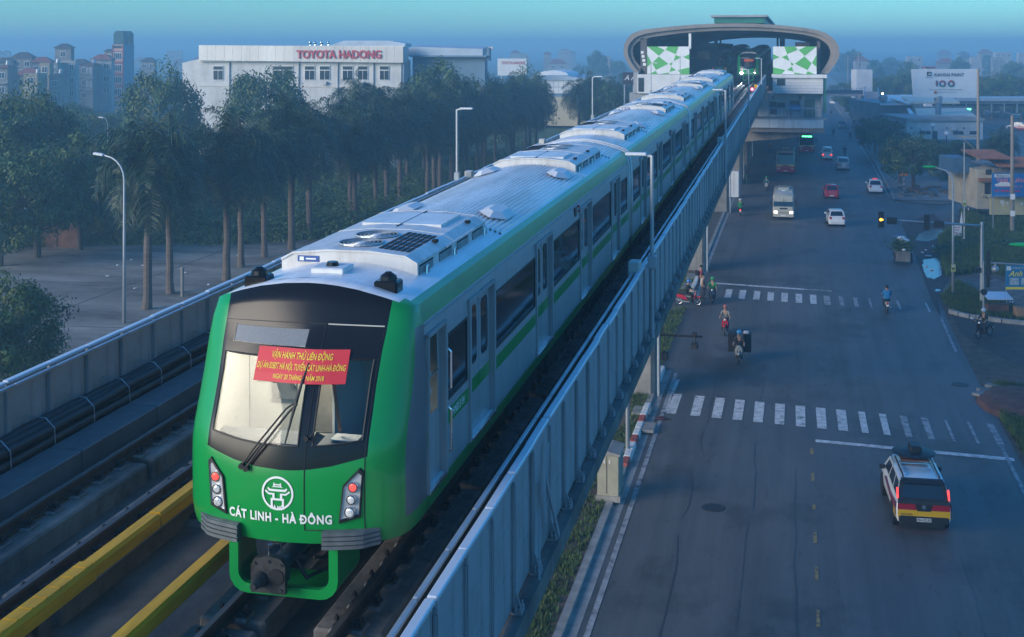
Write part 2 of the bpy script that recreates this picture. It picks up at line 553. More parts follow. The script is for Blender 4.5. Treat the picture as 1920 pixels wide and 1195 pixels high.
# worn gravelly ground patches by the corner
for nm, pts, z, mm in (
    ("gravel_patch", [(1768,575),(1785,572),(1815,566),(1838,556),(1843,540),(1838,524),(1815,521),(1790,524),(1772,536),(1764,552),(1763,566)], .055, m_gravel),
    ("gravel_patch", [(1852,566),(1875,580),(1900,586),(1925,590),(1925,545),(1895,535),(1866,522),(1852,530),(1847,548)], .06, m_gravel),
    ("gravel_patch", [(1690,375),(1720,381),(1760,384),(1800,380),(1828,375),(1815,366),(1745,362)], .06, m_gravel),
    ("puddle", [(1738,520),(1752,524),(1766,516),(1768,500),(1776,490),(1755,484),(1730,488),(1730,500)], .066, m_water),
    ("puddle", [(1716,451),(1742,453),(1760,446),(1780,436),(1760,430),(1738,430),(1722,440)], .066, m_water),
    ("puddle", [(1752,546),(1762,547),(1764,543),(1755,542)], .066, m_water),
    ("puddle", [(1745,462),(1756,464),(1748,460)], .066, m_water)):
    mb = MB(); P_ = []
    for (xa, ya), (xb, yb) in zip(pts, pts[1:]+pts[:1]):      # ragged outline
        for q in range(5):
            f = q/5; P_.append(G(xa+(xb-xa)*f+(rnd.uniform(-1.6, 1.6) if q else 0), ya+(yb-ya)*f+(rnd.uniform(-.9, .9) if q else 0), z))
    mb.poly(P_); mb.build(nm, mm, kind="structure")
# wet soil around the corner, darker
mb = MB(); mb.poly([G(x, y, .035) for x, y in [(1785,590),(1800,620),(1835,650),(1920,690),(1920,612),(1850,605),(1790,585)]])
mb.build("wet_soil", mat("wet_soil", (0.055, 0.042, 0.033), 0.8, var=0.4, scale=1.4, detail=8), kind="structure")
mb = MB(); mb.poly([G(x, y, .036) for x, y in [(1690,420),(1712,470),(1745,560),(1765,600),(1758,560),(1775,540),(1790,440),(1750,400)]])
mb.build("wet_soil", MATS["wet_soil"], kind="structure")

# lawn under and behind the palms
mb = MB(); mb.poly([(-190, 84, 0.0), (-44, 118.5, 0.0), (-30, 116.5, 0.0), (-30, 290, 0.0), (-190, 290, 0.0)])
mb.build("lawn", mat("lawn_green", (0.055, 0.10, 0.026), .95, var=.4, scale=.25, detail=10, bump=.5, bscale=3), kind="structure")
streaks("yard_concrete", .45, (.10, .22, 1), lo=.46, hi=.62); streaks("yard_concrete", .3, (.5, 1.1, 1), lo=.55, hi=.64)
# left-hand yard of old concrete
mb = MB(); mb.poly([(-150, 40, 0.004), (-30, 40, 0.004), (-30, 116, 0.004), (-44, 118, 0.004), (-150, 84, 0.004)])
mb.build("yard_slab", m_yard, kind="structure")
m_joint = mat("yard_joint", (0.06, 0.058, 0.05), 0.95, var=0.4, scale=2)
for a, b in (((-130, 62), (-32, 70)), ((-130, 74), (-32, 84)), ((-140, 86), (-34, 98)), ((-62, 48), (-66, 108)), ((-86, 48), (-92, 100)), ((-46, 48), (-47, 112))):
    strip("yard_joint", m_joint, None, [a, b], 0.14, 0.009, kind="structure")
# ================================================================ viaduct
VL, VR_, VC = -12.35, -3.30, -7.82
Y0, Y1 = 4.0, 330.0
m_steel = mat("galvanised_steel", (0.36, 0.40, 0.44), 0.45, metal=0.55, var=0.15, scale=1.3, detail=6)
m_fence = mat("fence_panel", (0.36, 0.39, 0.415), 0.5, metal=0.25, var=0.10, scale=0.9, detail=6)
m_fcap = mat("fence_cap", (0.60, 0.66, 0.72), 0.4, metal=0.25, var=0.10, scale=1.5)
m_rail = mat("rail_steel", (0.075, 0.055, 0.045), 0.55, metal=0.5, var=0.35, scale=4)
m_railtop = mat("rail_head", (0.10, 0.085, 0.075), 0.5, metal=0.4, var=0.15, scale=4)
m_plinth = mat("plinth_concrete", (0.17, 0.155, 0.135), 0.9, var=0.38, scale=1.3, bump=0.3, bscale=16, detail=8)
m_deck = mat("deck_concrete", (0.115, 0.103, 0.088), 0.92, var=0.45, scale=0.7, bump=0.35, bscale=10, detail=8)
m_black = mat("black_rubber", (0.012, 0.012, 0.014), 0.55, var=0.3, scale=5)
m_yel = mat("yellow_cover", (0.64, 0.335, 0.012), 0.5, var=0.25, scale=2.0, detail=6, stretch=(3, .4, 3), spec=.2)
m_dark = mat("dark_metal", (0.03, 0.03, 0.033), 0.5, metal=0.4, var=0.3, scale=5)
m_duct = mat("cable_duct", (0.12, 0.127, 0.135), 0.6, metal=0.2, var=0.2, scale=1.2)

streaks("fence_panel", .35, (5, 5, .5), lo=.50, hi=.75); streaks("fence_panel", .25, (.7, .7, .7), lo=.48, hi=.7); streaks("plinth_concrete", .5, (2, 2, 2), lo=.5, hi=.7); streaks("cable_duct", .3, (3, 1, 3), lo=.5, hi=.7)
streaks("deck_concrete", .5, (.8, .5, 2), lo=.48, hi=.7); streaks("concrete", .4, (3, 3, .25), lo=.5, hi=.75); streaks("concrete_stained", .5, (4, 1.5, .6), lo=.48, hi=.7)
via = thing("viaduct", "long concrete metro viaduct crossing from lower left to the station", "viaduct")
seg = 0
y = Y0
# deck in spans of 33 m with a joint between them
PIER_Y = [27.0 + 35*k for k in range(9)]
spans = [(-2.0, 26.95)] + [(27.05 + 35*k, 61.95 + 35*k) for k in range(8)]
SLOPE = math.atan(35.0/2418.0)        # the line climbs towards the station
def vz(y): return 1.5 - .01447*y      # ground height in the line's own frame
VIA = []                              # things that stand on the sloping line
for a, b in spans:
    mb = MB()
    mb.prism([(VL+.03, a, 11.22), (VL+.03, a, 10.98), (VL+1.6, a, 10.85), (-10.4, a, 9.3), (-5.2, a, 9.3), (VR_-1.6, a, 10.85), (VR_-.03, a, 10.98), (VR_-.03, a, 11.22)], (0, b-a, 0))
    mb.build("deck_span", m_deck, via)
    # upstand beams that carry the fences
    for s_, x0, x1 in ((1, VR_-.34, VR_+.03), (-1, VL-.03, VL+.34)):
        mb = MB(); mb.box(x0, x1, a, b, 10.96, 11.235)
        mb.build("edge_beam", m_concd, via)
for yp in PIER_Y:
    mb = MB()
    mb.bbox(-8.95, -6.65, yp-.85, yp+.85, vz(yp)-.4, 7.9, .2)
    mb.prism([(-8.95, yp-.85, 7.9), (-6.65, yp-.85, 7.9), (-5.0, yp-.85, 9.0), (-5.0, yp-.85, 9.28), (-10.6, yp-.85, 9.28), (-10.6, yp-.85, 9.0)], (0, 1.7, 0))
    mb.build("pier", m_conc, via)
# drip stains and cracks come with the materials; drain pipes on piers
for yp in PIER_Y[:6]:
    mb = MB(); mb.tube([(-6.45, yp-.9, vz(yp)-.1), (-6.45, yp-.9, 7.8), (-5.1, yp-.9, 9.2)], .07, 8)
    mb.build("drain_pipe", m_steel, via)

# ---------------- tracks
TR, TL = -5.78, -9.88
def track(xc, label):
    t = thing("railway_track", label, "track", (xc, 0, ZR))
    for s_ in (-1, 1):
        x = s_*0.72
        mb = MB()
        mb.box(x-.036, x+.036, Y0, 300, -.04, 0.0, 1)
        mb.box(x-.009, x+.009, Y0, 300, -.14, -.04, 0)
        mb.box(x-.075, x+.075, Y0, 300, -.165, -.14, 0)
        mb.build("rail", [m_rail, m_railtop], t)
        yy = Y0; k = 0
        while yy < 120:
            mb = MB(); mb.bbox(x-.42, x+.42, yy, yy+4.72, -.55, -.215, .03)
            mb.build("plinth", m_plinth, t)
            yy += 4.9
        mb = MB(); mb.box(x-.42, x+.42, yy, 300, -.55, -.215); mb.build("plinth", m_plinth, t, kind="stuff")
    base = None
    yy = 5.2
    while yy < 62:
        for s_ in (-1, 1):
            x = s_*0.72
            if base is None:
                mb = MB()
                mb.bbox(-.21, .21, -.15, .15, -.218, -.175, .02, 1)
                mb.bbox(-.19, .19, -.10, .10, -.176, -.155, .015, 0)
                for q in (-1, 1):
                    mb.box(q*.085-.03, q*.085+.03, -.05, .05, -.156, -.115, 0)
                    mb.cyl((q*.15, 0, -.156), (q*.15, 0, -.06), .02, n=6, m=0)
                    mb.cyl((q*.15, 0, -.12), (q*.15, 0, -.09), .036, n=6, m=0)
                base = mb.build("rail_fastener", [m_dark, m_concd], t, loc=(x, yy, 0))
            else:
                link("rail_fastener", base.data, t, (x, yy, 0))
        yy += 0.62
    return t
tr_r = track(TR, "ballastless railway track under the green metro train")
tr_l = track(TL, "empty ballastless railway track left of the green train")

# ---------------- contact rails with yellow covers
def contact_rail(xc, label, joints):
    t = thing("contact_rail", label, "power rail", (xc, 0, ZR))
    prof = [(-.11, -.02), (-.11, .12), (-.075, .165), (.075, .165), (.11, .12), (.11, -.02)]
    prev = Y0 + 1
    for (ya, yb, w) in joints:
        mb = MB(); mb.prism([(px*w, ya, pz*(1.0 if w == 1 else 1.12)) for px, pz in prof], (0, yb-ya, 0))
        if w > 1:
            y = ya + .15
            while y < yb - .1:
                mb.box(-.07*w, .07*w, y, y+.03, .165*1.12, .165*1.12+.006); y += .28
        mb.build("cover", m_yel, t)
    y = 8.6
    while y < 60:
        mb = MB()
        mb.bbox(-.06, .06, y-.05, y+.05, -.42, -.02, .015)
        mb.box(.06, .30, y-.06, y+.06, -.42, -.34)
        mb.box(-.22, .10, y-.09, y+.09, -.46, -.42)
        mb.build("bracket", m_dark, t)
        mb = MB(); mb.bbox(-.35, .33, y-.28, y+.28, -.56, -.46, .03); mb.build("bracket_base", m_concd, t)
        y += 4.3
    mb = MB(); mb.box(-.04, .04, Y0, 140, -.10, -.021); mb.build("conductor", m_steel, t)
    return t
contact_rail(-8.55, "yellow covered power rail beside the empty left track", [(4.5, 14.05, 1.25), (14.1, 15.7, 1.0), (15.75, 60, 1.0), (60.1, 140, 1.0)])
contact_rail(-7.18, "yellow covered power rail running under the green train", [(4.5, 60, 1.0), (60.1, 140, 1.0)])
# small wire ties standing on the deck
for (xx, yy) in ((-6.95, 12.2), (-7.0, 13.0), (-10.95, 19.5), (-11.0, 18.6), (-9.45, 13.2)):
    t = MB(); z = ZR-.53
    t.tube([(xx, yy, z), (xx+.02, yy+.05, z+.22), (xx+.10, yy+.12, z+.16), (xx+.16, yy+.3, z+.28), (xx+.15, yy+.32, z)], .018, 5)
    t.build("wire_tie", m_black, tr_l if xx < -9 else tr_r, loc=(-(TL if xx < -9 else TR), 0, -ZR))

# ---------------- grey duct, cables and left fence
duct = thing("cable_duct", "grey metal cable duct box along the left side of the viaduct", "cable duct")
y = 6.0
while y < 150:
    mb = MB(); mb.bbox(-11.62, -11.02, y, y+2.37, 11.50, 11.86, .02)
    mb.build("duct_section", m_duct, duct)
    mb = MB(); mb.box(-11.55, -11.09, y+1.1, y+1.18, 11.22, 11.50); mb.build("duct_leg", m_steel, duct)
    y += 2.4
cab = thing("cable_bundle", "bundle of thick black cables hung along the left fence", "cables")
rnd = random.Random(5)
for k in range(12):
    x = -12.06 + (k % 3)*.16; z = 11.52 + (k//3)*.19
    pts = []
    y = 6.0
    while y < 160:
        pts.append((x + rnd.uniform(-.02, .02), y, z + rnd.uniform(-.03, .03))); y += 1.2
    mb = MB(); mb.tube(pts, .085, 6); mb.build("cable", m_black, cab, smooth='all')
hook = None
y = 10.0
while y < 60:
    if hook is None:
        mb = MB(); mb.tube([(-.1, 0, .72), (.30, 0, .70), (.46, 0, .55), (.48, 0, .1), (.42, 0, 0), (-.1, 0, 0)], .009, 5)
        hook = mb.build("cable_hook", m_steel, cab, loc=(-12.1, y, 11.56))
    else: link("cable_hook", hook.data, cab, (-12.1, y, 11.56))
    y += 1.17

FT = 12.97     # fence top
def fence(side, label):
    xf = VR_ - .16 if side > 0 else VL + .16
    t = thing("noise_fence", label, "fence", (xf, 0, 0))
    d = side
    panel = post = cap = rail = br = None
    y = 6.0
    z0 = 11.28
    jr = random.Random(11)
    while y < 156:
        # panel with two shallow ribs, post, cap pieces, foot bracket
        if panel is None:
            mb = MB()
            mb.box(-.022, .022, .02, 1.12, z0, FT-.05)
            for zz in (z0+.55, z0+1.1):
                mb.box(.021*d-.006, .021*d+.006, .03, 1.11, zz, zz+.012)
            for yy in (.06, 1.05):
                mb.box(.021*d-.008, .021*d+.008, yy, yy+.03, z0, FT-.05)
            panel = mb.build("panel", m_fence, t, loc=(0, y, 0))
            mb = MB()
            mb.box(-.06, .06, 1.125, 1.165, z0-.03, FT-.12); mb.box(.045*d-.015, .045*d+.015, 1.10, 1.19, z0-.03, FT-.16); mb.box(-.055*d-.03, -.055*d+.03, 1.09, 1.20, z0-.03, FT-.08)
            post = mb.build("post", m_steel, t, loc=(0, y, 0))
            mb = MB(); mb.bbox(-.055, .055, 0.003, 1.157, FT-.05, FT, .012)
            cap = mb.build("cap", m_fcap, t, loc=(0, y, 0))
            mb = MB(); mb.bbox(-.17*d-.03, -.17*d+.03, .005, 1.155, FT-.075, FT-.03, .01)
            rail = mb.build("inner_rail", m_steel, t, loc=(0, y, 0))
            mb = MB()
            mb.box(-.05, .05, 1.10, 1.20, z0-.06, z0+.02)
            mb.box(.02 if d > 0 else -.16, .16 if d > 0 else -.02, 1.06, 1.24, z0-.05, z0-.02)
            mb.prism([(.06*d, 1.14, z0-.02), (.15*d, 1.14, z0-.02), (.06*d, 1.14, z0+.24)], (0, .02, 0))
            for q in (1.09, 1.21):
                for xq in (.08, .135):
                    mb.cyl((xq*d, q, z0-.02), (xq*d, q, z0+.085), .014, n=5); mb.cyl((xq*d, q, z0-.02), (xq*d, q, z0+.03), .03, n=6)
            br = mb.build("foot_bracket", m_steel, t, loc=(0, y, 0))
        else:
            dz = jr.uniform(-.012, .012)
            for nm, o in (("panel", panel), ("post", post), ("cap", cap), ("inner_rail", rail), ("foot_bracket", br)):
                if nm == "foot_bracket" and (y > 95 or (d < 0)): continue
                if nm == "inner_rail" and d < 0 and y > 100: continue
                link(nm, o.data, t, (jr.uniform(-.008, .008) if nm in ("panel", "cap") else 0, y, dz if nm == "cap" else 0), (0, jr.uniform(-.0006, .0006), jr.uniform(-.006, .006)) if nm in ("panel", "cap") else None)
        y += 1.17
    return t
fr = fence(1, "grey-blue metal panel fence on the road side of the viaduct")
fl = fence(-1, "grey metal panel fence on the palm side of the viaduct")
# loose broken braces hanging on the outside of the road-side fence
mb = MB()
for a, b, w in (((.16, 16.9, 12.35), (.22, 17.5, 11.35), .09), ((.12, 17.25, 12.75), (.14, 17.0, 12.0), .05), ((.14, 16.5, 12.0), (.20, 16.2, 11.28), .05)):
    A, B = Vector(a), Vector(b); dd = (B-A).normalized(); n = Vector((0, 1, 0)).cross(dd).normalized(); u = dd.cross(n)
    mb2 = MB(); mb2.prism([A+u*w*.5, A-u*w*.5, A-u*w*.5+n*.02, A+u*w*.5+n*.02], B-A)
    mb2.build("loose_brace", m_steel, fr)

# ---------------- lamp posts on the fences
m_white = mat("white_paint", (0.62, 0.64, 0.66), 0.5, var=0.06, scale=3)
m_lamp = mat("lamp_pole", (0.42, 0.45, 0.48), 0.45, metal=0.4, var=0.1, scale=2)
ORD = ["first", "second", "third", "fourth", "fifth", "sixth"]
def track_lamp(side, y, label, first=[None]):
    x = (VR_ + .02) if side > 0 else (VL - .02)
    t = thing("track_lamp", label, "lamp post", (x, y, 11.23), 0 if side > 0 else pi, group="lamp posts on the viaduct fences")
    if first[0] is None:
        mb = MB(); mb.cyl((0, 0, 0), (0, 0, 4.3), .055, .042, 10); p1 = mb.build("pole", m_lamp, t, smooth=True)
        mb = MB(); mb.tube([(0, 0, 4.28), (-.25, 0, 4.33)], .03, 6); mb.bbox(-.62, -.12, -.09, .09, 4.31, 4.37, .02); p2 = mb.build("lamp_head", m_white, t)
        mb = MB(); mb.bbox(-.1, .1, -.1, .1, 1.65, 1.95, .02); p3 = mb.build("clamp", m_steel, t)
        first[0] = [p1, p2, p3]
    else:
        for p in first[0]: link(p.name.split('.')[0], p.data, t)
    return t
for i, y in enumerate((29.7, 62.0, 94.0, 130.0)):
    track_lamp(1, y, f"slim lamp post on the road-side viaduct fence, {ORD[i]} from the train front")
for i, y in enumerate((45.7, 78.2, 111.0, 140.0)):
    track_lamp(-1, y, f"slim lamp post on the palm-side viaduct fence, {ORD[i]} from the train front")
# small junction boxes fixed by the fence
m_box = mat("junction_box", (0.50, 0.50, 0.47), 0.6, var=0.12, scale=3)
for i, (x, y, lab) in enumerate(((VR_-.30, 29.0, "pale junction box inside the road-side fence by the nearest lamp"),
                                 (VR_-.30, 63.0, "pale junction box inside the road-side fence by the second lamp"),
                                 (VL+.30, 46.3, "pale junction box inside the palm-side fence by its first lamp"),
                                 (VL+.30, 60.5, "white box on the palm-side fence between two lamps"))):
    t = thing("junction_box", lab, "box", (x, y, 11.22), group="boxes along the viaduct fences")
    mb = MB(); mb.bbox(-.14, .14, -.2, .2, 1.45, 1.95, .03); mb.build("case", m_box, t)
    mb = MB(); mb.box(-.03, .03, -.03, .03, 0, 1.45); mb.build("stand", m_steel, t)
# ================================================================ metro train
m_green = mat("train_green", (0.006, 0.27, 0.055), 0.28, var=0.05, scale=0.6, coat=0.4)
m_cant = mat("train_cant_green", (0.022, 0.30, 0.105), 0.35, var=0.22, scale=1.2, detail=6, coat=0.2, stretch=(1, .35, 1))
m_silver = mat("train_silver", (0.34, 0.355, 0.375), 0.42, metal=0.22, var=0.05, scale=0.7)
m_roof = mat("train_roof", (0.80, 0.815, 0.83), 0.42, metal=0.25, var=0.12, scale=0.8, detail=6, stretch=(1, .25, 1))
m_roofp = mat("roof_plate", (0.68, 0.70, 0.715), 0.45, metal=0.25, var=0.10, scale=1.5, detail=6)
m_acw = mat("unit_shell", (0.64, 0.64, 0.635), 0.5, metal=0.2, var=0.10, scale=1.4, detail=6)
m_mask = mat("nose_black", (0.010, 0.011, 0.013), 0.22, var=0.1, scale=2, spec=.28)
m_glassd = mat("tinted_glass", (0.005, 0.006, 0.007), 0.06, var=0.0, spec=0.22)
m_glassm = mat("door_glass", (0.012, 0.015, 0.018), 0.06, var=0.0, spec=0.45)
m_rubber = mat("seal_rubber", (0.010, 0.010, 0.011), 0.6, var=0.2, scale=4)
m_hole = mat("vent_dark", (0.008, 0.008, 0.010), 0.8, var=0.0)
m_greyn = mat("nose_side_grey", (0.16, 0.17, 0.185), 0.35, metal=0.3, var=0.06, scale=0.8, coat=0.2)
m_wtxt = mat("white_lettering", (0.80, 0.82, 0.80), 0.5, var=0.03, scale=4)
m_ytxt = mat("yellow_lettering", (0.85, 0.66, 0.05), 0.55, var=0.03, scale=4)
m_red = mat("banner_red", (0.62, 0.030, 0.045), 0.55, var=0.06, scale=1.5)
m_chrome = mat("lamp_chrome", (0.75, 0.76, 0.78), 0.12, metal=0.95, var=0.05, scale=12)
m_redl = mat("red_lamp", (0.5, 0.02, 0.02), 0.3, var=0.0, emit=(1.0, 0.06, 0.05), estr=0.8)
m_whl = mat("white_lamp_lens", (0.80, 0.82, 0.84), 0.15, metal=0.3, var=0.3, scale=30)
m_cabwall = mat("cab_wall", (0.58, 0.58, 0.54), 0.7, var=0.06, scale=2)
m_cabdark = mat("cab_console", (0.16, 0.17, 0.17), 0.6, var=0.2, scale=4)
m_gl = glass_mat("cab_glass", (0.86, 0.90, 0.88))
m_rib = mat("bumper_rib", (0.13, 0.15, 0.16), 0.5, metal=0.2, var=0.2, scale=6)
m_under = mat("underframe", (0.022, 0.022, 0.024), 0.7, var=0.4, scale=3)
m_coup = mat("coupler_steel", (0.05, 0.05, 0.052), 0.5, metal=0.5, var=0.5, scale=9, detail=6)
m_coupb = mat("coupler_blue", (0.02, 0.05, 0.075), 0.5, var=0.3, scale=6)
m_lampw = mat("cab_light", (1, 1, 1), 0.5, var=0, emit=(1.0, 0.86, 0.6), estr=4.0)
m_orange = mat("orange_strap", (0.55, 0.16, 0.03), 0.6, var=0.1)

streaks("train_silver", .22, (5, 5, .35), lo=.46, hi=.74); streaks("train_green", .10, (2, 2, .5), lo=.5, hi=.8); streaks("train_roof", .30, (3, .25, 3), lo=.45, hi=.75); streaks("unit_shell", .30, (4, 4, .8), lo=.48, hi=.75); streaks("roof_plate", .28, (3, 1, 3), lo=.48, hi=.75); streaks("nose_black", .0)
m_lampin = mat("lamp_reflector", (0.62, 0.63, 0.64), 0.25, metal=0.35, var=0.15, scale=14)
SIDE = [(.85, 1.375), (1.0, 1.40), (2.6, 1.40), (2.9, 1.39), (3.18, 1.36), (3.40, 1.30)]
def SX(z): return lerp_tab(SIDE, z)
ROOF_A = 0.28
def RZ(x): return 3.40 + ROOF_A*(1 - (x/1.30)**2)
ZB = [.85, 1.06, 1.10, 1.64, 1.84, 1.95, 2.82, 2.98, 3.18, 3.40]
NB = [(.85, .06), (1.0, .02), (1.15, 0), (1.6, 0), (1.84, .03), (2.2, .15), (2.7, .38), (3.0, .56), (3.2, .72), (3.4, .92)]
NE = 1.25
def nB(q): return lerp_tab(NB, q)
def nK(q): return min(1.0, (NE - nB(q) - .02)/.85)
def nM(q): return lerp_tab([(.85, .99), (2.7, 1.0), (3.4, 1.05)], q)
def nC(q): return lerp_tab([(1.15, 0), (1.70, .16), (2.25, 0)], q)
def nArch(q): return ROOF_A*max(0, min(1, (q-3.17)/.23))
def nose_pt(a, q):
    """a: signed column. |a|<=1 inside the mask; 1..2 round the corner"""
    s_ = 1 if a >= 0 else -1; a = abs(a); M_ = nM(q); W = SX(q)
    if a <= 1: x = a*M_; y = .2*a*a
    else:
        f = a - 1
        tab = [(0, 0, .2), (.3, .30, .27), (.55, .58, .36), (.75, .79, .46), (.9, .93, .62), (1.0, 1.0, .85)]
        for (f0, g0, y0), (f1, g1, y1) in zip(tab, tab[1:]):
            if f <= f1 + 1e-9:
                r = (f-f0)/(f1-f0); gx = g0+(g1-g0)*r; y = y0+(y1-y0)*r; break
        x = M_ + (W-M_)*gx
    z = q + nC(q)*min(1, x*x) + nArch(q)*(1 - (x/1.30)**2)
    return Vector((s_*x, nB(q) + nK(q)*y, z))
def nose_y(x, z):
    q = z - nC(z)*min(1, x*x)*.9
    a = abs(x)/nM(q)
    if a > 1: return nose_pt(1 + (abs(x)-nM(q))/(SX(q)-nM(q)), q).y
    return nB(q) + nK(q)*.2*a*a
def drape(me, x0, z0, off=.008):
    """flat mesh in XY -> laid on the nose with its origin at (x0, z0)"""
    for v in me.vertices:
        x, z, d = v.co.x + x0, v.co.y + z0, v.co.z
        v.co = (x, nose_y(x, z) - off - d, z)
    return me
def flat_mesh(name, polys, mats):
    mb = MB()
    for p in polys: mb.poly([(x, y, 0) for x, y in p])
    return mb.mesh(name, mats)
def subdiv_rect(x0, x1, z0, z1, nx, nz):
    mb = MB(); mb.grid([[(x0+(x1-x0)*i/nx, z0+(z1-z0)*j/nz, 0) for i in range(nx+1)] for j in range(nz+1)])
    return mb

QS = [.85, .95, 1.06, 1.15, 1.4, 1.55, 1.70, 1.96, 2.3, 2.6, 2.87, 2.99, 3.17, 3.2, 3.3, 3.4]
CORE = [-1, -.94, -.85, -.6, -.3, 0, .1, .2, .3, .37, .6, .93, 1]
CORN = [1.15, 1.3, 1.42, 1.55, 1.65, 1.75, 1.83, 1.9, 1.95, 2.0]
AS = [-c for c in reversed(CORN)] + CORE + CORN

def head_nose(t, detail=True):
    rows = []
    for q in QS:
        r = [nose_pt(a, q) for a in AS]
        r = [Vector((r[0].x, NE, r[0].z))] + r + [Vector((r[-1].x, NE, r[-1].z))]
        rows.append(r)
    last = [Vector((p.x, NE, p.z)) for p in rows[-1]]
    rows.append(last)
    A2 = [-2.1] + AS + [2.1]
    def mf(i, j):
        am = (A2[j]+A2[j+1])/2
        if i == len(QS)-1: return 2 if abs(am) < 1.3 else 3
        q = (QS[i]+QS[i+1])/2
        if abs(am) <= 1.0: return 1 if q > 1.70 else 0
        if q > 3.18 and abs(am) > 1.9: return 3
        if abs(am) > 1.83 and 1.06 < q < 3.1: return 4
        return 0
    def skip(i, j):
        am = (A2[j]+A2[j+1])/2
        if i >= len(QS)-1: return False
        q = (QS[i]+QS[i+1])/2
        if 1.96 < q < 2.87 and (-.94 < am < .2 or .37 < am < .93): return True
        if 2.99 < q < 3.17 and -.85 < am < .1: return True
        return False
    mb = MB(); mb.grid(rows, mf=mf, skip=skip)
    nose = mb.build("nose_shell", [m_green, m_mask, m_roof, m_cant, m_greyn], t, smooth='all')
    # panes
    def pane(nm, a0, a1, q0, q1, mt, off=.012, label=None):
        cs = [a for a in CORE if a0-1e-6 <= a <= a1+1e-6]; qs = [q for q in QS if q0-1e-6 <= q <= q1+1e-6]
        mb = MB(); mb.grid([[nose_pt(a, q) + Vector((0, off, 0)) for a in cs] for q in qs])
        return mb.build(nm, mt, t, smooth='all', label=label)
    pane("windscreen", -.94, .2, 1.96, 2.87, m_gl)
    pane("windscreen", .37, .93, 1.96, 2.87, m_gl)
    pane("destination_display", -.85, .1, 2.99, 3.17, mat("display_panel", (0.20, 0.21, 0.22), 0.4, var=0.1, scale=40))
    # rubber frames round the panes
    def frame(a0, a1, q0, q1, r):
        pts = []
        for a, q in [(a0 + (a1-a0)*i/8, q0) for i in range(8)] + [(a1, q0 + (q1-q0)*i/5) for i in range(5)] + [(a1 - (a1-a0)*i/8, q1) for i in range(8)] + [(a0, q1 - (q1-q0)*i/5) for i in range(5)]:
            pts.append(nose_pt(a, q) + Vector((0, -.002, 0)))
        mb = MB(); mb.tube(pts, r, 5, closed=True); return mb.build("pane_frame", m_rubber, t)
    frame(-.94, .2, 1.96, 2.87, .012); frame(.37, .93, 1.96, 2.87, .012)
    # seams of the emergency door
    def line(pts, r, mt=m_rubber, nm="door_seam"):
        mb = MB(); mb.tube([nose_pt(a, q) + Vector((0, -.001, 0)) for a, q in pts], r, 5); return mb.build(nm, mt, t)
    line([(.3, q) for q in [1.02, 1.15, 1.4, 1.55, 1.7, 1.96, 2.3, 2.6, 2.87, 2.99, 3.17, 3.2]], .007)
    line([(a, 1.02) for a in (.3, .5, .7, .85, .975)], .006)
    line([(.975, q) for q in [1.02, 1.15, 1.4, 1.55, 1.7, 1.96, 2.3, 2.6, 2.87, 3.17]], .006)
    line([(a, 3.2) for a in (.32, .45, .6, .8, .97)], .009, mat("seam_light", (.55, .52, .45), .5, var=.1))
    line([(a, 3.2) for a in (-.99, -.6, -.3, 0, .3)], .005)
    # headlights: slanted housings with three round lamps
    for s_ in (-1, 1):
        P = [(.70, 1.13), (.92, 1.19), (.955, 1.68), (.915, 1.72), (.745, 1.54)]
        polys = [(s_*x, z) for x, z in P]
        if s_ < 0: polys = polys[::-1]
        def ring(sc, off):
            cx = sum(p[0] for p in polys)/5; cz = sum(p[1] for p in polys)/5
            return [Vector((cx+(x-cx)*sc, nose_y(cx+(x-cx)*sc, cz+(z-cz)*sc)-off, cz+(z-cz)*sc)) for x, z in polys]
        mb = MB()
        o1, o2, o3 = ring(1.08, .001), ring(1.06, .028), ring(.90, .030)
        for a, b in ((o1, o2), (o2, o3)):
            for k in range(5): mb.poly([a[k], a[(k+1) % 5], b[(k+1) % 5], b[k]], 0)
        i1 = ring(.90, .012)
        for k in range(5): mb.poly([o3[k], o3[(k+1) % 5], i1[(k+1) % 5], i1[k]], 1)
        mb.poly(i1, 1)
        hl = mb.build("headlight", [m_rubber, m_lampin], t)
        for (x, z, r, mt, nm) in ((.85, 1.525, .062, m_redl, "marker_lamp"), (.83, 1.38, .060, m_whl, "head_lamp"), (.815, 1.235, .068, m_whl, "head_lamp")):
            X = s_*x; y = nose_y(X, z)
            mb = MB(); mb.cyl((X, y-.012, z), (X, y-.034, z), r, r*.96, 16, 1); mb.sphere((X, y-.026, z), r*.86, 12, 6, 0, (1, .28, 1))
            mb.build(nm, [mt, m_chrome], hl, smooth=True)
    if detail:
        # lettering, emblem
        me = text_mesh("CÁT LINH - HÀ ĐÔNG", .145, bold=.035, spacing=1.14, sx=.93)
        w = max(v.co.x for v in me.vertices) - min(v.co.x for v in me.vertices)
        for v in me.vertices: v.co.x *= 1.27/w
        me.materials.append(m_wtxt); link("front_lettering", drape(me, -.02, 1.145), t)
        ex, ez, er = -.02, 1.435, .195
        polys = []
        N = 40
        for k in range(N):
            a0, a1 = 2*pi*k/N, 2*pi*(k+1)/N
            polys.append([(cos(a0)*er, sin(a0)*er), (cos(a1)*er, sin(a1)*er), (cos(a1)*er*.88, sin(a1)*er*.88), (cos(a0)*er*.88, sin(a0)*er*.88)])
        def E(pts):   # emblem coordinates in units of the outer radius; mirrored halves are written out
            polys.append([(x*er, y*er) for x, y in pts])
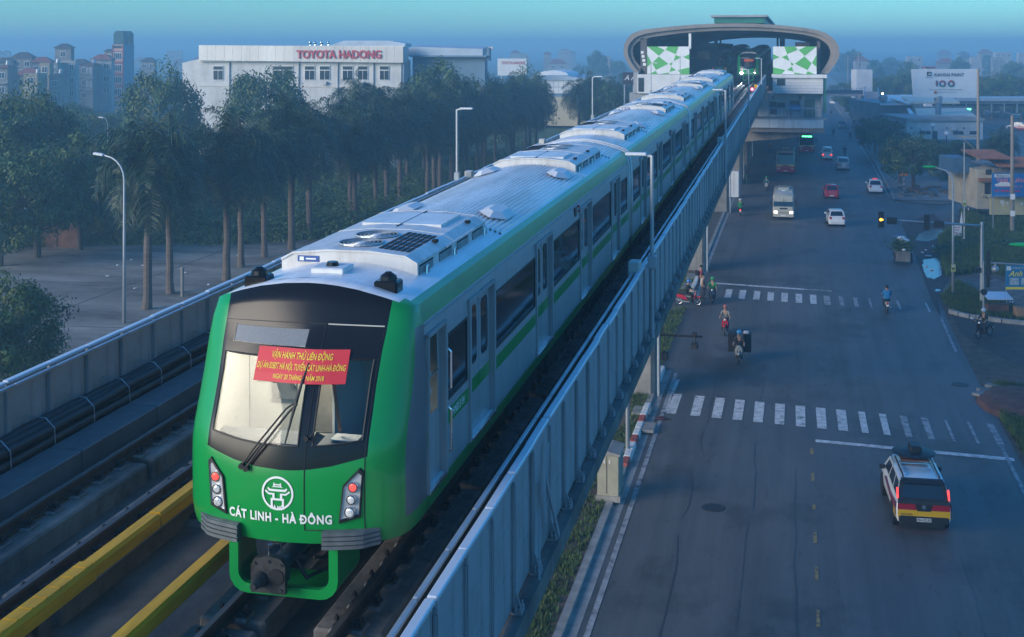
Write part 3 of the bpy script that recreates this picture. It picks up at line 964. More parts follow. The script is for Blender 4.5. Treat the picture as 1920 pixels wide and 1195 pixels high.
        for s_ in (-1, 1):
            def Q(pts):
                p = [(s_*x, y) for x, y in pts]; E(p if s_ > 0 else p[::-1])
            Q([(0, .42), (.22, .42), (.26, .36), (0, .36)][::-1]); Q([(.17, .42), (.17, .62), (.24, .62), (.26, .42)][::-1])
            Q([(0, .55), (.17, .55), (.17, .47), (0, .47)][::-1]); Q([(.24, .42), (.36, .34), (.30, .34), (.20, .38)][::-1])
            Q([(0, .24), (.46, .24), (.52, .11), (0, .11)][::-1]); Q([(.46, .24), (.58, .34), (.64, .26), (.52, .11)][::-1])
            Q([(.17, .0), (.52, .0), (.46, -.10), (.17, -.10)][::-1]); Q([(.52, .0), (.74, .17), (.80, .08), (.55, -.10), (.46, -.10)][::-1])
            Q([(.17, -.10), (.31, -.10), (.31, -.38), (.17, -.38)][::-1])
            Q([(0, -.30), (.17, -.30), (.17, -.42), (0, -.42)][::-1])
            Q([(.17, -.30), (.42, -.30), (.42, -.42), (.17, -.42)][::-1]); Q([(.29, -.42), (.42, -.42), (.42, -.84), (.29, -.90)][::-1])
        me = flat_mesh("emblem", polys, m_wtxt)
        link("emblem", drape(me, ex, ez), t)
        me = text_mesh("HÀ NỘI", .05, bold=.05); me.materials.append(m_wtxt); link("emblem_lettering", drape(me, ex, ez-.165), t)
    # red banner
    bx0, bx1, bz0, bz1 = -.47, .66, 2.62, 2.98
    mb = subdiv_rect(bx0, bx1, bz0, bz1, 12, 4)
    me = mb.mesh("banner", m_red)
    for v in me.vertices:
        v.co = (v.co.x, nose_y(v.co.x, v.co.y) - .035 - .012*sin(v.co.x*7), v.co.y)
    ban = link("banner", me, t, label="red cloth banner with yellow lettering hung across the windscreen" if detail else None)
    so = ban.modifiers.new("thickness", 'SOLIDIFY'); so.thickness = .004
    if detail:
        for s_, z, sz, wd in (("VẬN HÀNH THỬ LIÊN ĐỘNG", 2.90, .098, .76), ("DỰ ÁN ĐSĐT HÀ NỘI, TUYẾN CÁT LINH-HÀ ĐÔNG", 2.785, .09, 1.09), ("NGÀY 20 THÁNG 9 NĂM 2018", 2.68, .072, .63)):
            me = text_mesh(s_, sz, bold=.008, shear=.10)
            w = max(v.co.x for v in me.vertices) - min(v.co.x for v in me.vertices)
            for v in me.vertices: v.co.x *= wd/w
            for v in me.vertices:
                x, zz = v.co.x + .095, v.co.y + z
                v.co = (x, nose_y(x, zz) - .042 - .012*sin(x*7), zz)
            me.materials.append(m_ytxt); link("banner_lettering", me, ban)
    else:
        pass
    # wiper
    def N3(x, z, off): return Vector((x, nose_y(x, z) - off, z))
    mb = MB()
    mb.tube([N3(-.47, 1.72, .04), N3(-.30, 1.95, .06), N3(.02, 2.36, .06), N3(.13, 2.44, .07)], .013, 6)
    mb.tube([N3(-.41, 1.70, .04), N3(-.24, 1.93, .06), N3(.06, 2.33, .06), N3(.15, 2.42, .07)], .016, 6)
    mb.cyl(N3(-.47, 1.71, .0), N3(-.47, 1.71, .06), .035, n=10); mb.cyl(N3(-.41, 1.69, .0), N3(-.41, 1.69, .06), .035, n=10)
    w1 = mb.build("wiper", m_rubber, t)
    mb = MB(); mb.tube([N3(.20, 2.84, .05), N3(.16, 2.62, .055), N3(.13, 2.44, .06), N3(.10, 2.25, .055), N3(.06, 2.0, .05)], [.008, .018, .026, .018, .01], 6)
    mb.build("wiper_blade", m_rubber, w1)
    mb = MB()
    mb.tube([N3(.30, 2.07, .01), N3(.36, 2.09, .06), N3(.40, 2.16, .05)], .01, 5); mb.tube([N3(.30, 2.05, .01), N3(.38, 2.03, .05), N3(.42, 2.13, .05)], .008, 5)
    mb.cyl(N3(.30, 2.06, 0), N3(.30, 2.06, .05), .03, n=8)
    mb.build("door_latch", m_rubber, t)
    # anticlimbers
    for s_ in (-1, 1):
        mb = MB()
        for k in range(4):
            z = .83 + k*.052
            pts_o = []; pts_i = []
            for i in range(9):
                x = .52 + (.60)*i/8
                y = nose_y(min(x, .99), .95) + max(0, x-.95)*.6
                pts_o.append((s_*x, y - .11 + max(0, (i-6)*.03)))
                pts_i.append((s_*x, y + .06))
            poly = pts_o + pts_i[::-1]
            mb.prism([(x, y, z) for x, y in poly], (0, 0, .038))
        mb.prism([(x, y+.03, .83) for x, y in poly], (0, 0, .20))
        mb.build("anticlimber", m_rib, t)
    # U-shaped coupler guard
    mb = MB()
    out = [(-.67, .90), (-.67, .42)] + [(-.67+.22*(1-cos(a)), .42-.22*sin(a)) for a in [pi/8*k for k in range(1, 5)]]
    out = out + [(-x, z) for x, z in reversed(out)]
    inn = [(-.56, .90), (-.56, .45)] + [(-.56+.14*(1-cos(a)), .45-.14*sin(a)) for a in [pi/8*k for k in range(1, 5)]]
    inn = inn + [(-x, z) for x, z in reversed(inn)]
    fy = .10
    for k in range(len(out)-1):
        A, B, C, D = out[k], out[k+1], inn[k+1], inn[k]
        dpt = .75 if k in (0, len(out)-2) else .75
        mb.poly([(A[0], fy, A[1]), (B[0], fy, B[1]), (C[0], fy, C[1]), (D[0], fy, D[1])])
        mb.poly([(A[0], fy, A[1]), (B[0], fy, B[1]), (B[0], fy+dpt, B[1]), (A[0], fy+dpt, A[1])])
        mb.poly([(D[0], fy, D[1]), (C[0], fy, C[1]), (C[0], fy+.08, C[1]), (D[0], fy+.08, D[1])])
    mb.build("coupler_guard", m_green, t, smooth=True)
    # coupler
    mb = MB()
    mb.tube([(0, 1.3, .62), (-.02, .5, .58), (-.10, .15, .50)], [.11, .10, .09], 10, 1)
    mb.box(-.24, .06, -.02, .16, .38, .66, 1)
    cp = mb.build("coupler", [m_coup, m_coupb], t, smooth=True)
    mb = MB()
    pl = [(-.32, .30), (.10, .30), (.10, .62), (.05, .70), (-.10, .73), (-.27, .70), (-.32, .62)]
    mb.prism([(x, -.08, z) for x, z in pl], (0, .07, 0))
    for (x, z) in ((-.27, .35), (.05, .35), (-.27, .64), (.05, .64), (-.1, .67)): mb.cyl((x, -.08, z), (x, -.10, z), .018, n=6)
    mb.build("coupler_face", m_coup, cp)
    mb = MB(); mb.cyl((-.20, -.08, .46), (-.20, -.30, .46), .095, .035, 14); mb.build("coupler_cone", m_coup, cp, smooth=True)
    mb = MB(); mb.cyl((-.01, -.081, .50), (-.01, -.095, .50), .095, .095, 18); mb.build("coupler_socket", m_hole, cp)
    mb = MB(); mb.tube([(-.17, .1, .66), (-.17, .08, .80), (-.05, .14, .80), (-.05, .2, .68)], .012, 6); mb.build("coupler_handle", m_chrome, cp)
    mb = MB(); mb.tube([(.08, .3, .55), (.22, .28, .36), (.38, .5, .40), (.40, 1.0, .7)], .03, 6); mb.tube([(.3, .3, .6), (.5, .6, .5), (.5, 1.1, .8)], .02, 6); mb.build("brake_hose", m_rubber, cp)
    # roof edge lamps and aerial
    for s_ in (-1, 1):
        x = s_*.86; z = RZ(.86)
        mb = MB(); mb.bbox(x-.15, x+.15, 1.28, 1.55, z-.06, z+.10, .02); mb.cyl((x, 1.42, z+.09), (x, 1.42, z+.15), .11, .10, 12); mb.cyl((x, 1.42, z+.15), (x, 1.42, z+.20), .10, .03, 12)
        mb.build("roof_marker", m_mask, t)
    mb = MB(); mb.bbox(-.22, .22, 1.55, 1.95, RZ(0)-.05, RZ(0)+.06, .015); mb.cyl((0, 1.75, RZ(0)+.05), (0, 1.75, RZ(0)+.11), .09, .07, 12, 1)
    mb.build("roof_aerial", [m_roofp, m_mask], t)
    return nose

def car_shell(t, y0, y1, doors, wins, cab, corr, name="car_body"):
    """silver body between y0 and y1 with openings; doors/wins/cab: lists of (ya, yb)"""
    ys = sorted(set([y0, y1] + [e for d in doors+wins+cab for e in d]))
    mb = MB()
    for s_ in (1, -1):
        rows = [[(s_*SX(z), y, z) for y in ys] for z in ZB]
        def mf(i, j):
            z = (ZB[i]+ZB[i+1])/2
            if z < 1.06 or 1.64 < z < 1.84:
                if z > 1.06 and cab and ys[j+1] <= cab[0][1]+.12 and False: return 0
                return 1
            if z > 3.18: return 2
            return 0
        def skip(i, j):
            if s_ < 0: return False
            z = (ZB[i]+ZB[i+1])/2; y = (ys[j]+ys[j+1])/2
            if 1.10 < z < 2.98 and any(a < y < b for a, b in doors+cab): return True
            if 1.95 < z < 2.82 and any(a < y < b for a, b in wins): return True
            return False
        mb.grid(rows, mf=mf, skip=skip)
    # reveals
    for a, b in doors+cab:
        d = .075
        for y in (a, b):
            mb.grid([[(SX(z), y, z), (SX(z)-d, y, z)] for z in (1.10, 1.95, 2.6, 2.98)], 0)
        mb.poly([(1.40, a, 1.10), (1.40, b, 1.10), (1.40-d, b, 1.10), (1.40-d, a, 1.10)], 3)
        x = SX(2.98); mb.poly([(x, a, 2.98), (x, b, 2.98), (x-d, b, 2.98), (x-d, a, 2.98)], 0)
    # rain gutter over the windows and sheet joints
    for s_ in (1, -1):
        mb.box(s_*1.372-.012, s_*1.372+.012, y0, y1, 3.135, 3.155, 0)
        for a, b in wins + doors:
            mb.box(s_*1.401-.0015, s_*1.401+.0015, a-.11, a-.104, 1.1, 1.62, 4)
    # floor, ends
    mb.poly([(-1.375, y0, .85), (1.375, y0, .85), (1.375, y1, .85), (-1.375, y1, .85)], 4)
    endp = [(SX(z), y1, z) for z in ZB] + [(x/10, y1, RZ(x/10)) for x in range(12, -13, -2)] + [(-SX(z), y1, z) for z in reversed(ZB)]
    mb.poly(endp, 4)
    body = mb.build(name, [m_silver, m_green, m_cant, m_roofp, m_under], t, smooth=True)
    # roof
    mb = MB()
    ycuts = [y0] + [e for c in corr for e in c] + [y1]
    def roofrow(y, ribs):
        pts = []
        for k in range(-13, 14):
            x = k*.1
            pts.append((x, y, RZ(x)))
        return pts
    flat = []
    yy = y0
    for (a, b) in corr + [(y1, y1)]:
        if a > yy + 1e-6:
            mb.grid([roofrow(yy, 0), roofrow(a, 0)], mf=lambda i, j: 1 if (j in (0, 25)) else 0)
        if b > a:
            pr = []
            x = -1.20
            pr.append((-1.30, 0)); pr.append((-1.20, 0))
            n = 30
            for k in range(n):
                xa = -1.18 + 2.36*k/n
                pr += [(xa, 0), (xa+.028, 0), (xa+.034, .032), (xa+.056, .032), (xa+.064, 0)]
            pr += [(1.20, 0), (1.30, 0)]
            ra = [(x, a, RZ(x)+dz) for x, dz in pr]; rb = [(x, b, RZ(x)+dz) for x, dz in pr]
            m2 = len(pr)
            mb.grid([ra, rb], mf=lambda i, j: 1 if (j == 0 or j == m2-2) else 0)
        yy = b
    mb.build("roof", [m_roof, m_cant], body, fix=False)
    return body

DOORMESH = {}
def door_pair(t, y, z0=1.10, z1=2.98, w=1.30):
    if 'leaf' not in DOORMESH:
        mb = MB()
        d = .055
        for s_ in (-1, 1):
            a, b = (s_*w/2, s_*.006) if s_ < 0 else (.006, w/2)
            zz = [z0, 1.64, 1.84, 1.95, 2.6, 2.9, z1]
            mb.grid([[(SX(z)-d, a, z), (SX(z)-d, b, z)] for z in zz], mf=lambda i, j: 1 if i == 1 else 0)
        mb.box(1.40-.073, 1.40-.060, -.006, .006, z0, z1, 2)
        DOORMESH['leaf'] = mb.mesh("door", [m_silver, m_green, m_rubber])
        mb = MB()
        zz = [2.04, 2.1, 2.6, 2.80, 2.86]
        ins = [.06, .0, .0, .0, .06]
        ra = [[(SX(z)-d+.006, -.19+i_, z), (SX(z)-d+.006, .19-i_, z)] for z, i_ in zip(zz, ins)]
        mb.grid(ra)
        DOORMESH['win'] = mb.mesh("door_window", [m_glassm])
        mb = MB()
        mb.box(1.385, 1.425, -w/2-.13, -w/2-.05, 1.06, 3.02); mb.box(1.385, 1.425, w/2+.02, w/2+.10, 1.06, 3.02)
        mb.box(1.385, 1.42, -w/2-.10, w/2+.10, 2.985, 3.03)
        mb.box(1.36, 1.445, -w/2-.03, w/2+.03, 1.055, 1.095, 1)
        DOORMESH['frame'] = mb.mesh("door_frame", [m_silver, m_chrome])
    dr = link("door", DOORMESH['leaf'], t, (0, y, 0))
    for s_ in (-1, 1): link("door_window", DOORMESH['win'], dr, (0, s_*w/4, 0))
    link("door_frame", DOORMESH['frame'], dr)
    return dr
WINMESH = {}
def side_window(t, ya, yb):
    k = round(yb-ya, 2)
    if k not in WINMESH:
        mb = MB(); L = yb-ya
        zz = [1.95, 2.3, 2.6, 2.82]
        mb.grid([[(SX(z)-.012, 0, z), (SX(z)-.012, L, z)] for z in zz], m=0)
        for (a, b, z0, z1) in ((0, .035, 1.95, 2.82), (L-.035, L, 1.95, 2.82), (0, L, 1.95, 1.985), (0, L, 2.785, 2.82)):
            mb.box(SX(2.3)-.02, SX(2.3)-.002, a, b, z0, z1, 1)
        WINMESH[k] = mb.mesh("window", [m_glassd, m_rubber])
    return link("window", WINMESH[k], t, (0, ya, 0))

ACM = {}
def ac_unit(t, yc, flip):
    """roof air conditioner centred at yc; flip turns it end for end"""
    hw, L, top = .95, 3.7, 3.83
    if not ACM:
        e = RZ(hw)-.12
        def prof(z_off=0): return [(-hw, e), (-hw, top-.14), (-hw+.16, top-.05), (-.3, top), (.3, top), (hw-.16, top-.05), (hw, top-.14), (hw, e)]
        mb = MB(); P = prof()
        mb.prism([(x, -L/2, z) for x, z in P], (0, L, 0))
        # front bead
        for yb in (-L/2-.02, L/2-.02, -.05):
            mb.prism([(x*1.004, yb, z+.006) for x, z in P[1:7]] + [(x*1.004, yb, z-.02) for x, z in reversed(P[1:7])], (0, .04, 0))
        ACM['shell'] = mb.mesh("air_conditioner", [m_acw])
        # fan with guard rings
        mb = MB()
        mb.cyl((0, 0, top-.02), (0, 0, top+.004), .30, n=28, m=1)
        for r in (.30, .24, .18, .12, .06):
            pts = [(r*cos(2*pi*k/24), r*sin(2*pi*k/24), top+.016) for k in range(24)]
            mb.tube(pts, .007 if r < .3 else .014, 4, 0, closed=True)
        for k in range(8):
            a = 2*pi*k/8; mb.tube([(0, 0, top+.012), (.30*cos(a), .30*sin(a), top+.012)], .006, 4, 0)
        for k in range(5):
            a = 2*pi*k/5
            mb.poly([(.05*cos(a), .05*sin(a), top+.006), (.26*cos(a-.25), .26*sin(a-.25), top+.006), (.26*cos(a+.25), .26*sin(a+.25), top+.009)], 2)
        mb.cyl((0, 0, top+.005), (0, 0, top+.02), .07, n=12, m=2)
        ACM['fan'] = mb.mesh("fan", [m_steel, m_hole, m_roofp])
        # slotted panel: one block of slots
        mb = MB()
        for k in range(6):
            x = .33 + k*.075
            z = top - .05*max(0, (x-.3))/.49
            mb.box(x, x+.05, -.15, .15, z-.02, z+.006)
        ACM['slots'] = mb.mesh("louvre", [m_hole])
        mb = MB()
        mb.box(hw-.005, hw+.006, -.32, .32, e+.10, top-.18, 0)
        for k in range(9): mb.box(hw+.004, hw+.016, -.32, .32, e+.10+k*.014, e+.105+k*.014, 1)
        ACM['side'] = mb.mesh("side_grille", [m_hole, m_acw])
        mb = MB(); mb.box(-.62, .62, -.55, .55, top-.04, top+.010, 0); mb.box(-.004, .004, -.8, .8, top, top+.014, 1)
        ACM['lid'] = mb.mesh("access_lid", [m_roofp, m_hole])
        mb = MB()
        mb.box(hw-.02, hw+.03, -.8, .8, top-.16, top-.135)
        for y in (-.9, .9): mb.bbox(hw-.16, hw-.08, y-.05, y+.05, top-.07, top-.03, .01, 1)
        ACM['trim'] = mb.mesh("unit_trim", [m_acw, m_hole])
        mb = MB(); mb.tube([(hw+.05, 0, e+.08), (hw+.05, .02, e+.2), (hw+.05, .08, e+.2), (hw+.05, .1, e+.08)], .015, 5)
        ACM['eye'] = mb.mesh("lifting_eye", [m_chrome])
        mb = MB(); mb.box(-.72, -.42, -L/2-.012, -L/2+.01, top-.17, top-.09, 0); mb.box(-.69, -.63, -L/2-.016, -L/2, top-.155, top-.105, 1); mb.box(-.60, -.46, -L/2-.016, -L/2, top-.14, top-.12, 1)
        ACM['plate'] = mb.mesh("maker_plate", [mat("maker_blue", (0.03, 0.09, 0.30), .5, var=0), m_wtxt])
    u = link("air_conditioner", ACM['shell'], t, (0, yc, 0), pi if flip else 0)
    for y in (-1.30, -.62): link("fan", ACM['fan'], u, (-.02, y, 0))
    for y in (-1.45, -1.1, -.75, -.4): link("louvre", ACM['slots'], u, (0, y, 0))
    sides = (1, -1) if flip else (1,)
    for y in (-1.45, -.5, .45, 1.35):
        link("side_grille", ACM['side'], u, (0, y, 0), pi if flip else 0)
    link("access_lid", ACM['lid'], u, (0, 1.0, 0))
    link("unit_trim", ACM['trim'], u, (0, .3, 0), pi if flip else 0)
    for y in (-1.6, -.2, 1.6): link("lifting_eye", ACM['eye'], u, (0, y, 0), pi if flip else 0)
    link("maker_plate", ACM['plate'], u)
    return u
VENT = {}
def roof_vent(t, x, y):
    if not VENT:
        mb = MB()
        L, w, h = .60, .25, .085
        base = [(-w, -L*.6, .03), (w, -L*.6, .03), (w, L*.6, .03), (0, L, .03), (-w, L*.6, .03), (0, -L, .03)]
        b = [(0, -L), (w, -L*.55), (w, L*.55), (0, L), (-w, L*.55), (-w, -L*.55)]
        tp = [(0, -L*.66), (w*.45, -L*.46), (w*.45, L*.46), (0, L*.66), (-w*.45, L*.46), (-w*.45, -L*.46)]
        vs = [(x_, y_, .05) for x_, y_ in b] + [(x_, y_, .05+h) for x_, y_ in tp]
        mb.add(vs, [tuple(range(6, 12)), tuple(reversed(range(6)))] + [(k, (k+1) % 6, 6+(k+1) % 6, 6+k) for k in range(6)])
        mb.box(-w*.7, w*.7, -L*.55, L*.55, -.05, .05, 1)
        VENT['m'] = mb.mesh("roof_vent", [mat("vent_white", (0.60, 0.615, 0.63), .45, var=.06, scale=3), m_roofp])
    sl = -2*ROOF_A*x/1.69
    o = link("roof_vent", VENT['m'], t, (x, y, RZ(x)), (0, -math.atan(sl), 0))
    return o

def cab_interior(t):
    mb = MB()
    yb = 2.08
    mb.box(-1.30, 1.30, yb, yb+.04, 1.1, 3.2, 0)
    mb.poly([(-1.25, .5, 1.12), (1.25, .5, 1.12), (1.25, yb, 1.12), (-1.25, yb, 1.12)], 1)
    mb.poly([(-1.2, .95, 3.12), (1.2, .95, 3.12), (1.25, yb, 3.12), (-1.25, yb, 3.12)], 0)
    mb.poly([(-1.31, .9, 1.1), (-1.31, yb, 1.1), (-1.31, yb, 3.12), (-1.31, 1.1, 3.12)], 0)
    mb.box(-.35, -.1, yb-.32, yb-.01, 1.2, 3.1, 0)
    mb.box(.27, .30, 1.0, yb, 1.12, 3.1, 0)  # partition added to screen the right side from the cab lamp and keep it dim
    mb.box(-.95, -.62, yb-.06, yb-.01, 1.9, 2.9, 1)
    mb.box(.45, 1.1, yb-.05, yb-.01, 1.5, 2.95, 1)
    mb.build("cab_wall", [m_cabwall, m_cabdark], t)
    mb = MB()
    mb.prism([(-.98, .32, 1.75), (-.98, .32, 1.9), (-.98, .62, 1.96), (-.98, .95, 1.80), (-.98, .95, 1.12), (-.98, .55, 1.12)], (1.2, 0, 0))
    mb.prism([(.33, .32, 1.75), (.33, .32, 1.9), (.33, .7, 1.93), (.33, .75, 1.12), (.33, .55, 1.12)], (.6, 0, 0))
    mb.build("cab_console", m_cabdark, t)
    mb = MB()
    mb.bbox(-.18, .26, 1.42, 1.54, 1.7, 2.45, .05); mb.bbox(-.2, .28, 1.05, 1.5, 1.55, 1.68, .04); mb.cyl((.04, 1.25, 1.12), (.04, 1.25, 1.56), .08)
    mb.build("driver_seat", mat("seat_fabric", (0.22, 0.20, 0.16), .8, var=.2, scale=6), t)
    mb = MB(); mb.box(.45, .78, .45, .68, 1.932, 1.945); mb.build("paper_sheet", m_wtxt, t)
    mb = MB(); mb.tube([(.42, .6, 2.75), (.47, .62, 2.3), (.52, .6, 2.0)], .022, 5); mb.tube([(.9, .75, 2.8), (.9, .7, 2.4)], .02, 5); mb.build("orange_strap", m_orange, t)
    mb = MB(); mb.tube([(-.62, yb-.1, 2.8), (-.62, yb-.18, 2.72), (-.62, yb-.18, 2.2), (-.62, yb-.1, 2.1)], .018, 6); mb.build("grab_rail", m_chrome, t)
    mb = MB(); mb.box(-.7, -.15, 1.1, 1.25, 3.07, 3.10); mb.build("cab_lamp", m_lampw, t)
    l = bpy.data.lights.new("cab_lamp_light", 'AREA'); l.energy = 13; l.color = (1.0, .94, .80); l.size = .6; l.size_y = .3; l.shape = 'RECTANGLE'
    lo = bpy.data.objects.new("cab_lamp_light", l); COL.objects.link(lo); lo.parent = t; lo.location = (-.35, 1.25, 3.05)

def cab_door(t, a, b):
    mb = MB(); d = .06; w = b-a
    zz = [1.10, 1.64, 1.95, 2.6, 2.9, 2.98]
    # leaf with an opening for the glass
    mb.grid([[(SX(z)-d, y, z) for y in (a, a+.10, b-.10, b)] for z in zz], skip=lambda i, j: j == 1 and 1 < i < 4)
    dr = mb.build("cab_door", m_silver, t)
    mb = MB(); mb.grid([[(SX(z)-d-.005, y, z) for y in (a+.09, b-.09)] for z in (1.94, 2.6, 2.91)]); mb.build("cab_door_window", m_gl, dr)
    mb = MB(); mb.box(1.34, 1.36, a+.10, b-.10, 2.42, 2.45); mb.build("window_bar", m_chrome, dr)
    mb = MB(); mb.box(1.385, 1.425, a-.05, a-.01, 1.06, 3.02); mb.box(1.385, 1.43, b+.01, b+.09, 1.06, 3.02); mb.box(1.385, 1.42, a-.05, b+.09, 2.985, 3.03); mb.box(1.36, 1.44, a-.02, b+.02, 1.055, 1.095, 1)
    mb.build("door_frame", [m_silver, m_chrome], dr)
    for z0, z1 in ((1.30, 1.9), (2.1, 2.65)):
        mb = MB(); mb.tube([(1.41, b+.13, z0), (1.46, b+.13, z0+.04), (1.46, b+.13, z1-.04), (1.41, b+.13, z1)], .016, 6); mb.build("grab_handle", m_chrome, dr)

def bogies(t, ys):
    for y in ys:
        mb = MB()
        for x in (-.98, .98):
            mb.bbox(x-.1, x+.1, y-1.5, y+1.5, .35, .55, .03); mb.box(x-.14, x+.14, y-.3, y+.3, .5, .8)
            for q in (-1.1, 1.1): mb.box(x-.12, x+.12, y+q-.16, y+q+.16, .28, .62)
        for q in (-1.1, 1.1):
            for x in (-.72, .72): mb.cyl((x-.06, y+q, .42), (x+.06, y+q, .42), .42, n=20)
            mb.cyl((-.9, y+q, .42), (.9, y+q, .42), .08, n=8)
        mb.build("bogie", m_under, t, kind="stuff")

def head_car(t, nm="car_body", lettering=True):
    """nose at y=0, body back to 20.5"""
    head_nose(t, lettering)
    doors = [(4.05-.65+4.6*k, 4.05+.65+4.6*k) for k in range(4)]
    cabd = [(1.32, 2.02)]
    wins = [(2.2, 3.22)] + [(doors[k][1]+.15, doors[k+1][0]-.15) for k in range(3)] + [(18.78, 20.1)]
    car_shell(t, NE, 20.5, doors, wins, cabd, [(6.25, 14.45), (18.45, 20.5)], nm)
    cab_door(t, *cabd[0])
    for a, b in doors: door_pair(t, (a+b)/2)
    for a, b in wins: side_window(t, a, b)
    ac_unit(t, 4.2, False); ac_unit(t, 16.4, True)
    for y in (7.5, 13.4):
        for s_ in (-1, 1): roof_vent(t, s_*.80, y)
    bogies(t, (3.9, 16.6))
    mb = MB()
    for (a, b, x0, x1) in ((6.5, 9.0, -1.2, 1.2), (9.6, 11.5, -1.25, 1.25), (12, 14, -1.1, 1.2)): mb.bbox(x0, x1, a, b, .38, .86, .04)
    mb.build("underfloor_box", m_under, t, kind="stuff")
def mid_car(t, y0, L=19.6):
    c = y0 + L/2
    doors = [(c + (k-1.5)*4.65 - .65, c + (k-1.5)*4.65 + .65) for k in range(4)]
    wins = [(y0+.4, doors[0][0]-.22)] + [(doors[k][1]+.22, doors[k+1][0]-.22) for k in range(3)] + [(doors[3][1]+.22, y0+L-.4)]
    car_shell(t, y0, y0+L, doors, wins, [], [(y0, c-8.0), (c-4.0, c+4.0), (c+8.0, y0+L)])
    mb = MB(); mb.prism([(SX(z), y0+.001, z) for z in ZB] + [(x/10, y0+.001, RZ(x/10)) for x in range(12, -13, -2)] + [(-SX(z), y0+.001, z) for z in reversed(ZB)], (0, .02, 0)); mb.build("car_end", m_under, t)
    for a, b in doors: door_pair(t, (a+b)/2)
    for a, b in wins: side_window(t, a, b)
    ac_unit(t, c-6.0, True); ac_unit(t, c+6.0, False)
    for y in (c-3.0, c+3.0):
        for s_ in (-1, 1): roof_vent(t, s_*.80, y)
    bogies(t, (c-6.3, c+6.3))
def gangway(t, y):
    mb = MB()
    P = [(.9*SX(z), z) for z in ZB] + [(.9*x/10, RZ(x/10)-.12) for x in range(12, -13, -2)] + [(-.9*SX(z), z) for z in reversed(ZB)]
    mb.prism([(x, y-.22, z) for x, z in P], (0, .44, 0)); mb.build("gangway", m_rubber, t)
    for q in (-.26, .2):
        pts = [(1.40, y+q+.03, 1.1), (1.40, y+q+.03, 2.6), (1.37, y+q+.03, 3.15), (1.28, y+q+.03, 3.44)] + [(x/10, y+q+.03, RZ(x/10)+.02) for x in range(11, -12, -1)] + [(-1.28, y+q+.03, 3.44), (-1.37, y+q+.03, 3.15), (-1.40, y+q+.03, 1.1)]
        mb = MB(); mb.tube(pts, .045, 6); mb.build("gangway_arch", m_roofp, t, smooth='all')

UN = 13.55
train = thing("metro_train", "green and silver metro train with a red banner on its windscreen, leaving the station", "train", (TR, UN, ZR))
head_car(train)
cab_interior(train)
gangway(train, 20.72)
mid_car(train, 20.95, 19.6); gangway(train, 40.77)
mid_car(train, 41.0, 19.6); gangway(train, 60.82)
# fleet number on the green stripe
me = text_mesh("HN013 04", .16, bold=.01, sx=.9)
for v in me.vertices: v.co = (1.403, v.co.x, v.co.y)
me.materials.append(m_wtxt); link("fleet_number", me, train, (0.0, 2.72, 1.742))
# car numbers and small side lamps above windows
for y in (12.0, 32.0):
    mb = MB(); mb.box(1.385, 1.397, y-.12, y+.12, 2.92, 3.1); mb.build("side_speaker", m_dark, train)
    for k in (0, 1):
        mb = MB(); mb.sphere((1.39, y+.35, 2.98+.1*k), .03, 8, 5); mb.build("side_lamp", m_red, train)
# tail car: the same head car turned round
tailroot = bpy.data.objects.new("tail_car", None); COL.objects.link(tailroot); tailroot.parent = train
TAIL_Y = 61.05 + 20.5
# tail car built turned round: plain body whose right side shows
c0 = 61.05
doors = [(TAIL_Y - (4.05+4.6*k) - .65, TAIL_Y - (4.05+4.6*k) + .65) for k in (3, 2, 1, 0)]
wins = [(c0+.4, doors[0][0]-.22)] + [(doors[k][1]+.15, doors[k+1][0]-.15) for k in range(3)]
bpy.data.objects.remove(tailroot)
car_shell(train, c0, TAIL_Y-1.0, doors, wins, [], [(c0, c0+2.05), (c0+6.05, c0+14.2)])
for a, b in doors: door_pair(train, (a+b)/2)
for a, b in wins: side_window(train, a, b)
ac_unit(train, c0+4.1, True); ac_unit(train, TAIL_Y-4.2, True)
for y in (c0+7.1, c0+13.0):
    for s_ in (-1, 1): roof_vent(train, s_*.80, y)
mb = MB()
rows = []
for q in QS:
    r = [nose_pt(a, q) for a in AS]
    r = [Vector((r[0].x, NE, r[0].z))] + r + [Vector((r[-1].x, NE, r[-1].z))]
    rows.append([Vector((-p.x, TAIL_Y - p.y, p.z)) for p in r])
rows.append([Vector((p.x, TAIL_Y-1.0, p.z)) for p in rows[-1]])
mb.grid(rows, mf=lambda i, j: 2 if i == len(QS)-1 else (1 if (11 <= j <= 22 and QS[i] >= 1.7) else 0))
mb.build("tail_nose", [m_green, m_mask, m_roof], train, smooth='all')
for s_ in (-1, 1):
    mb = MB(); mb.sphere((s_*1.0, TAIL_Y-.22, 1.4), .10, 10, 6); mb.build("tail_lamp", m_redl, train)

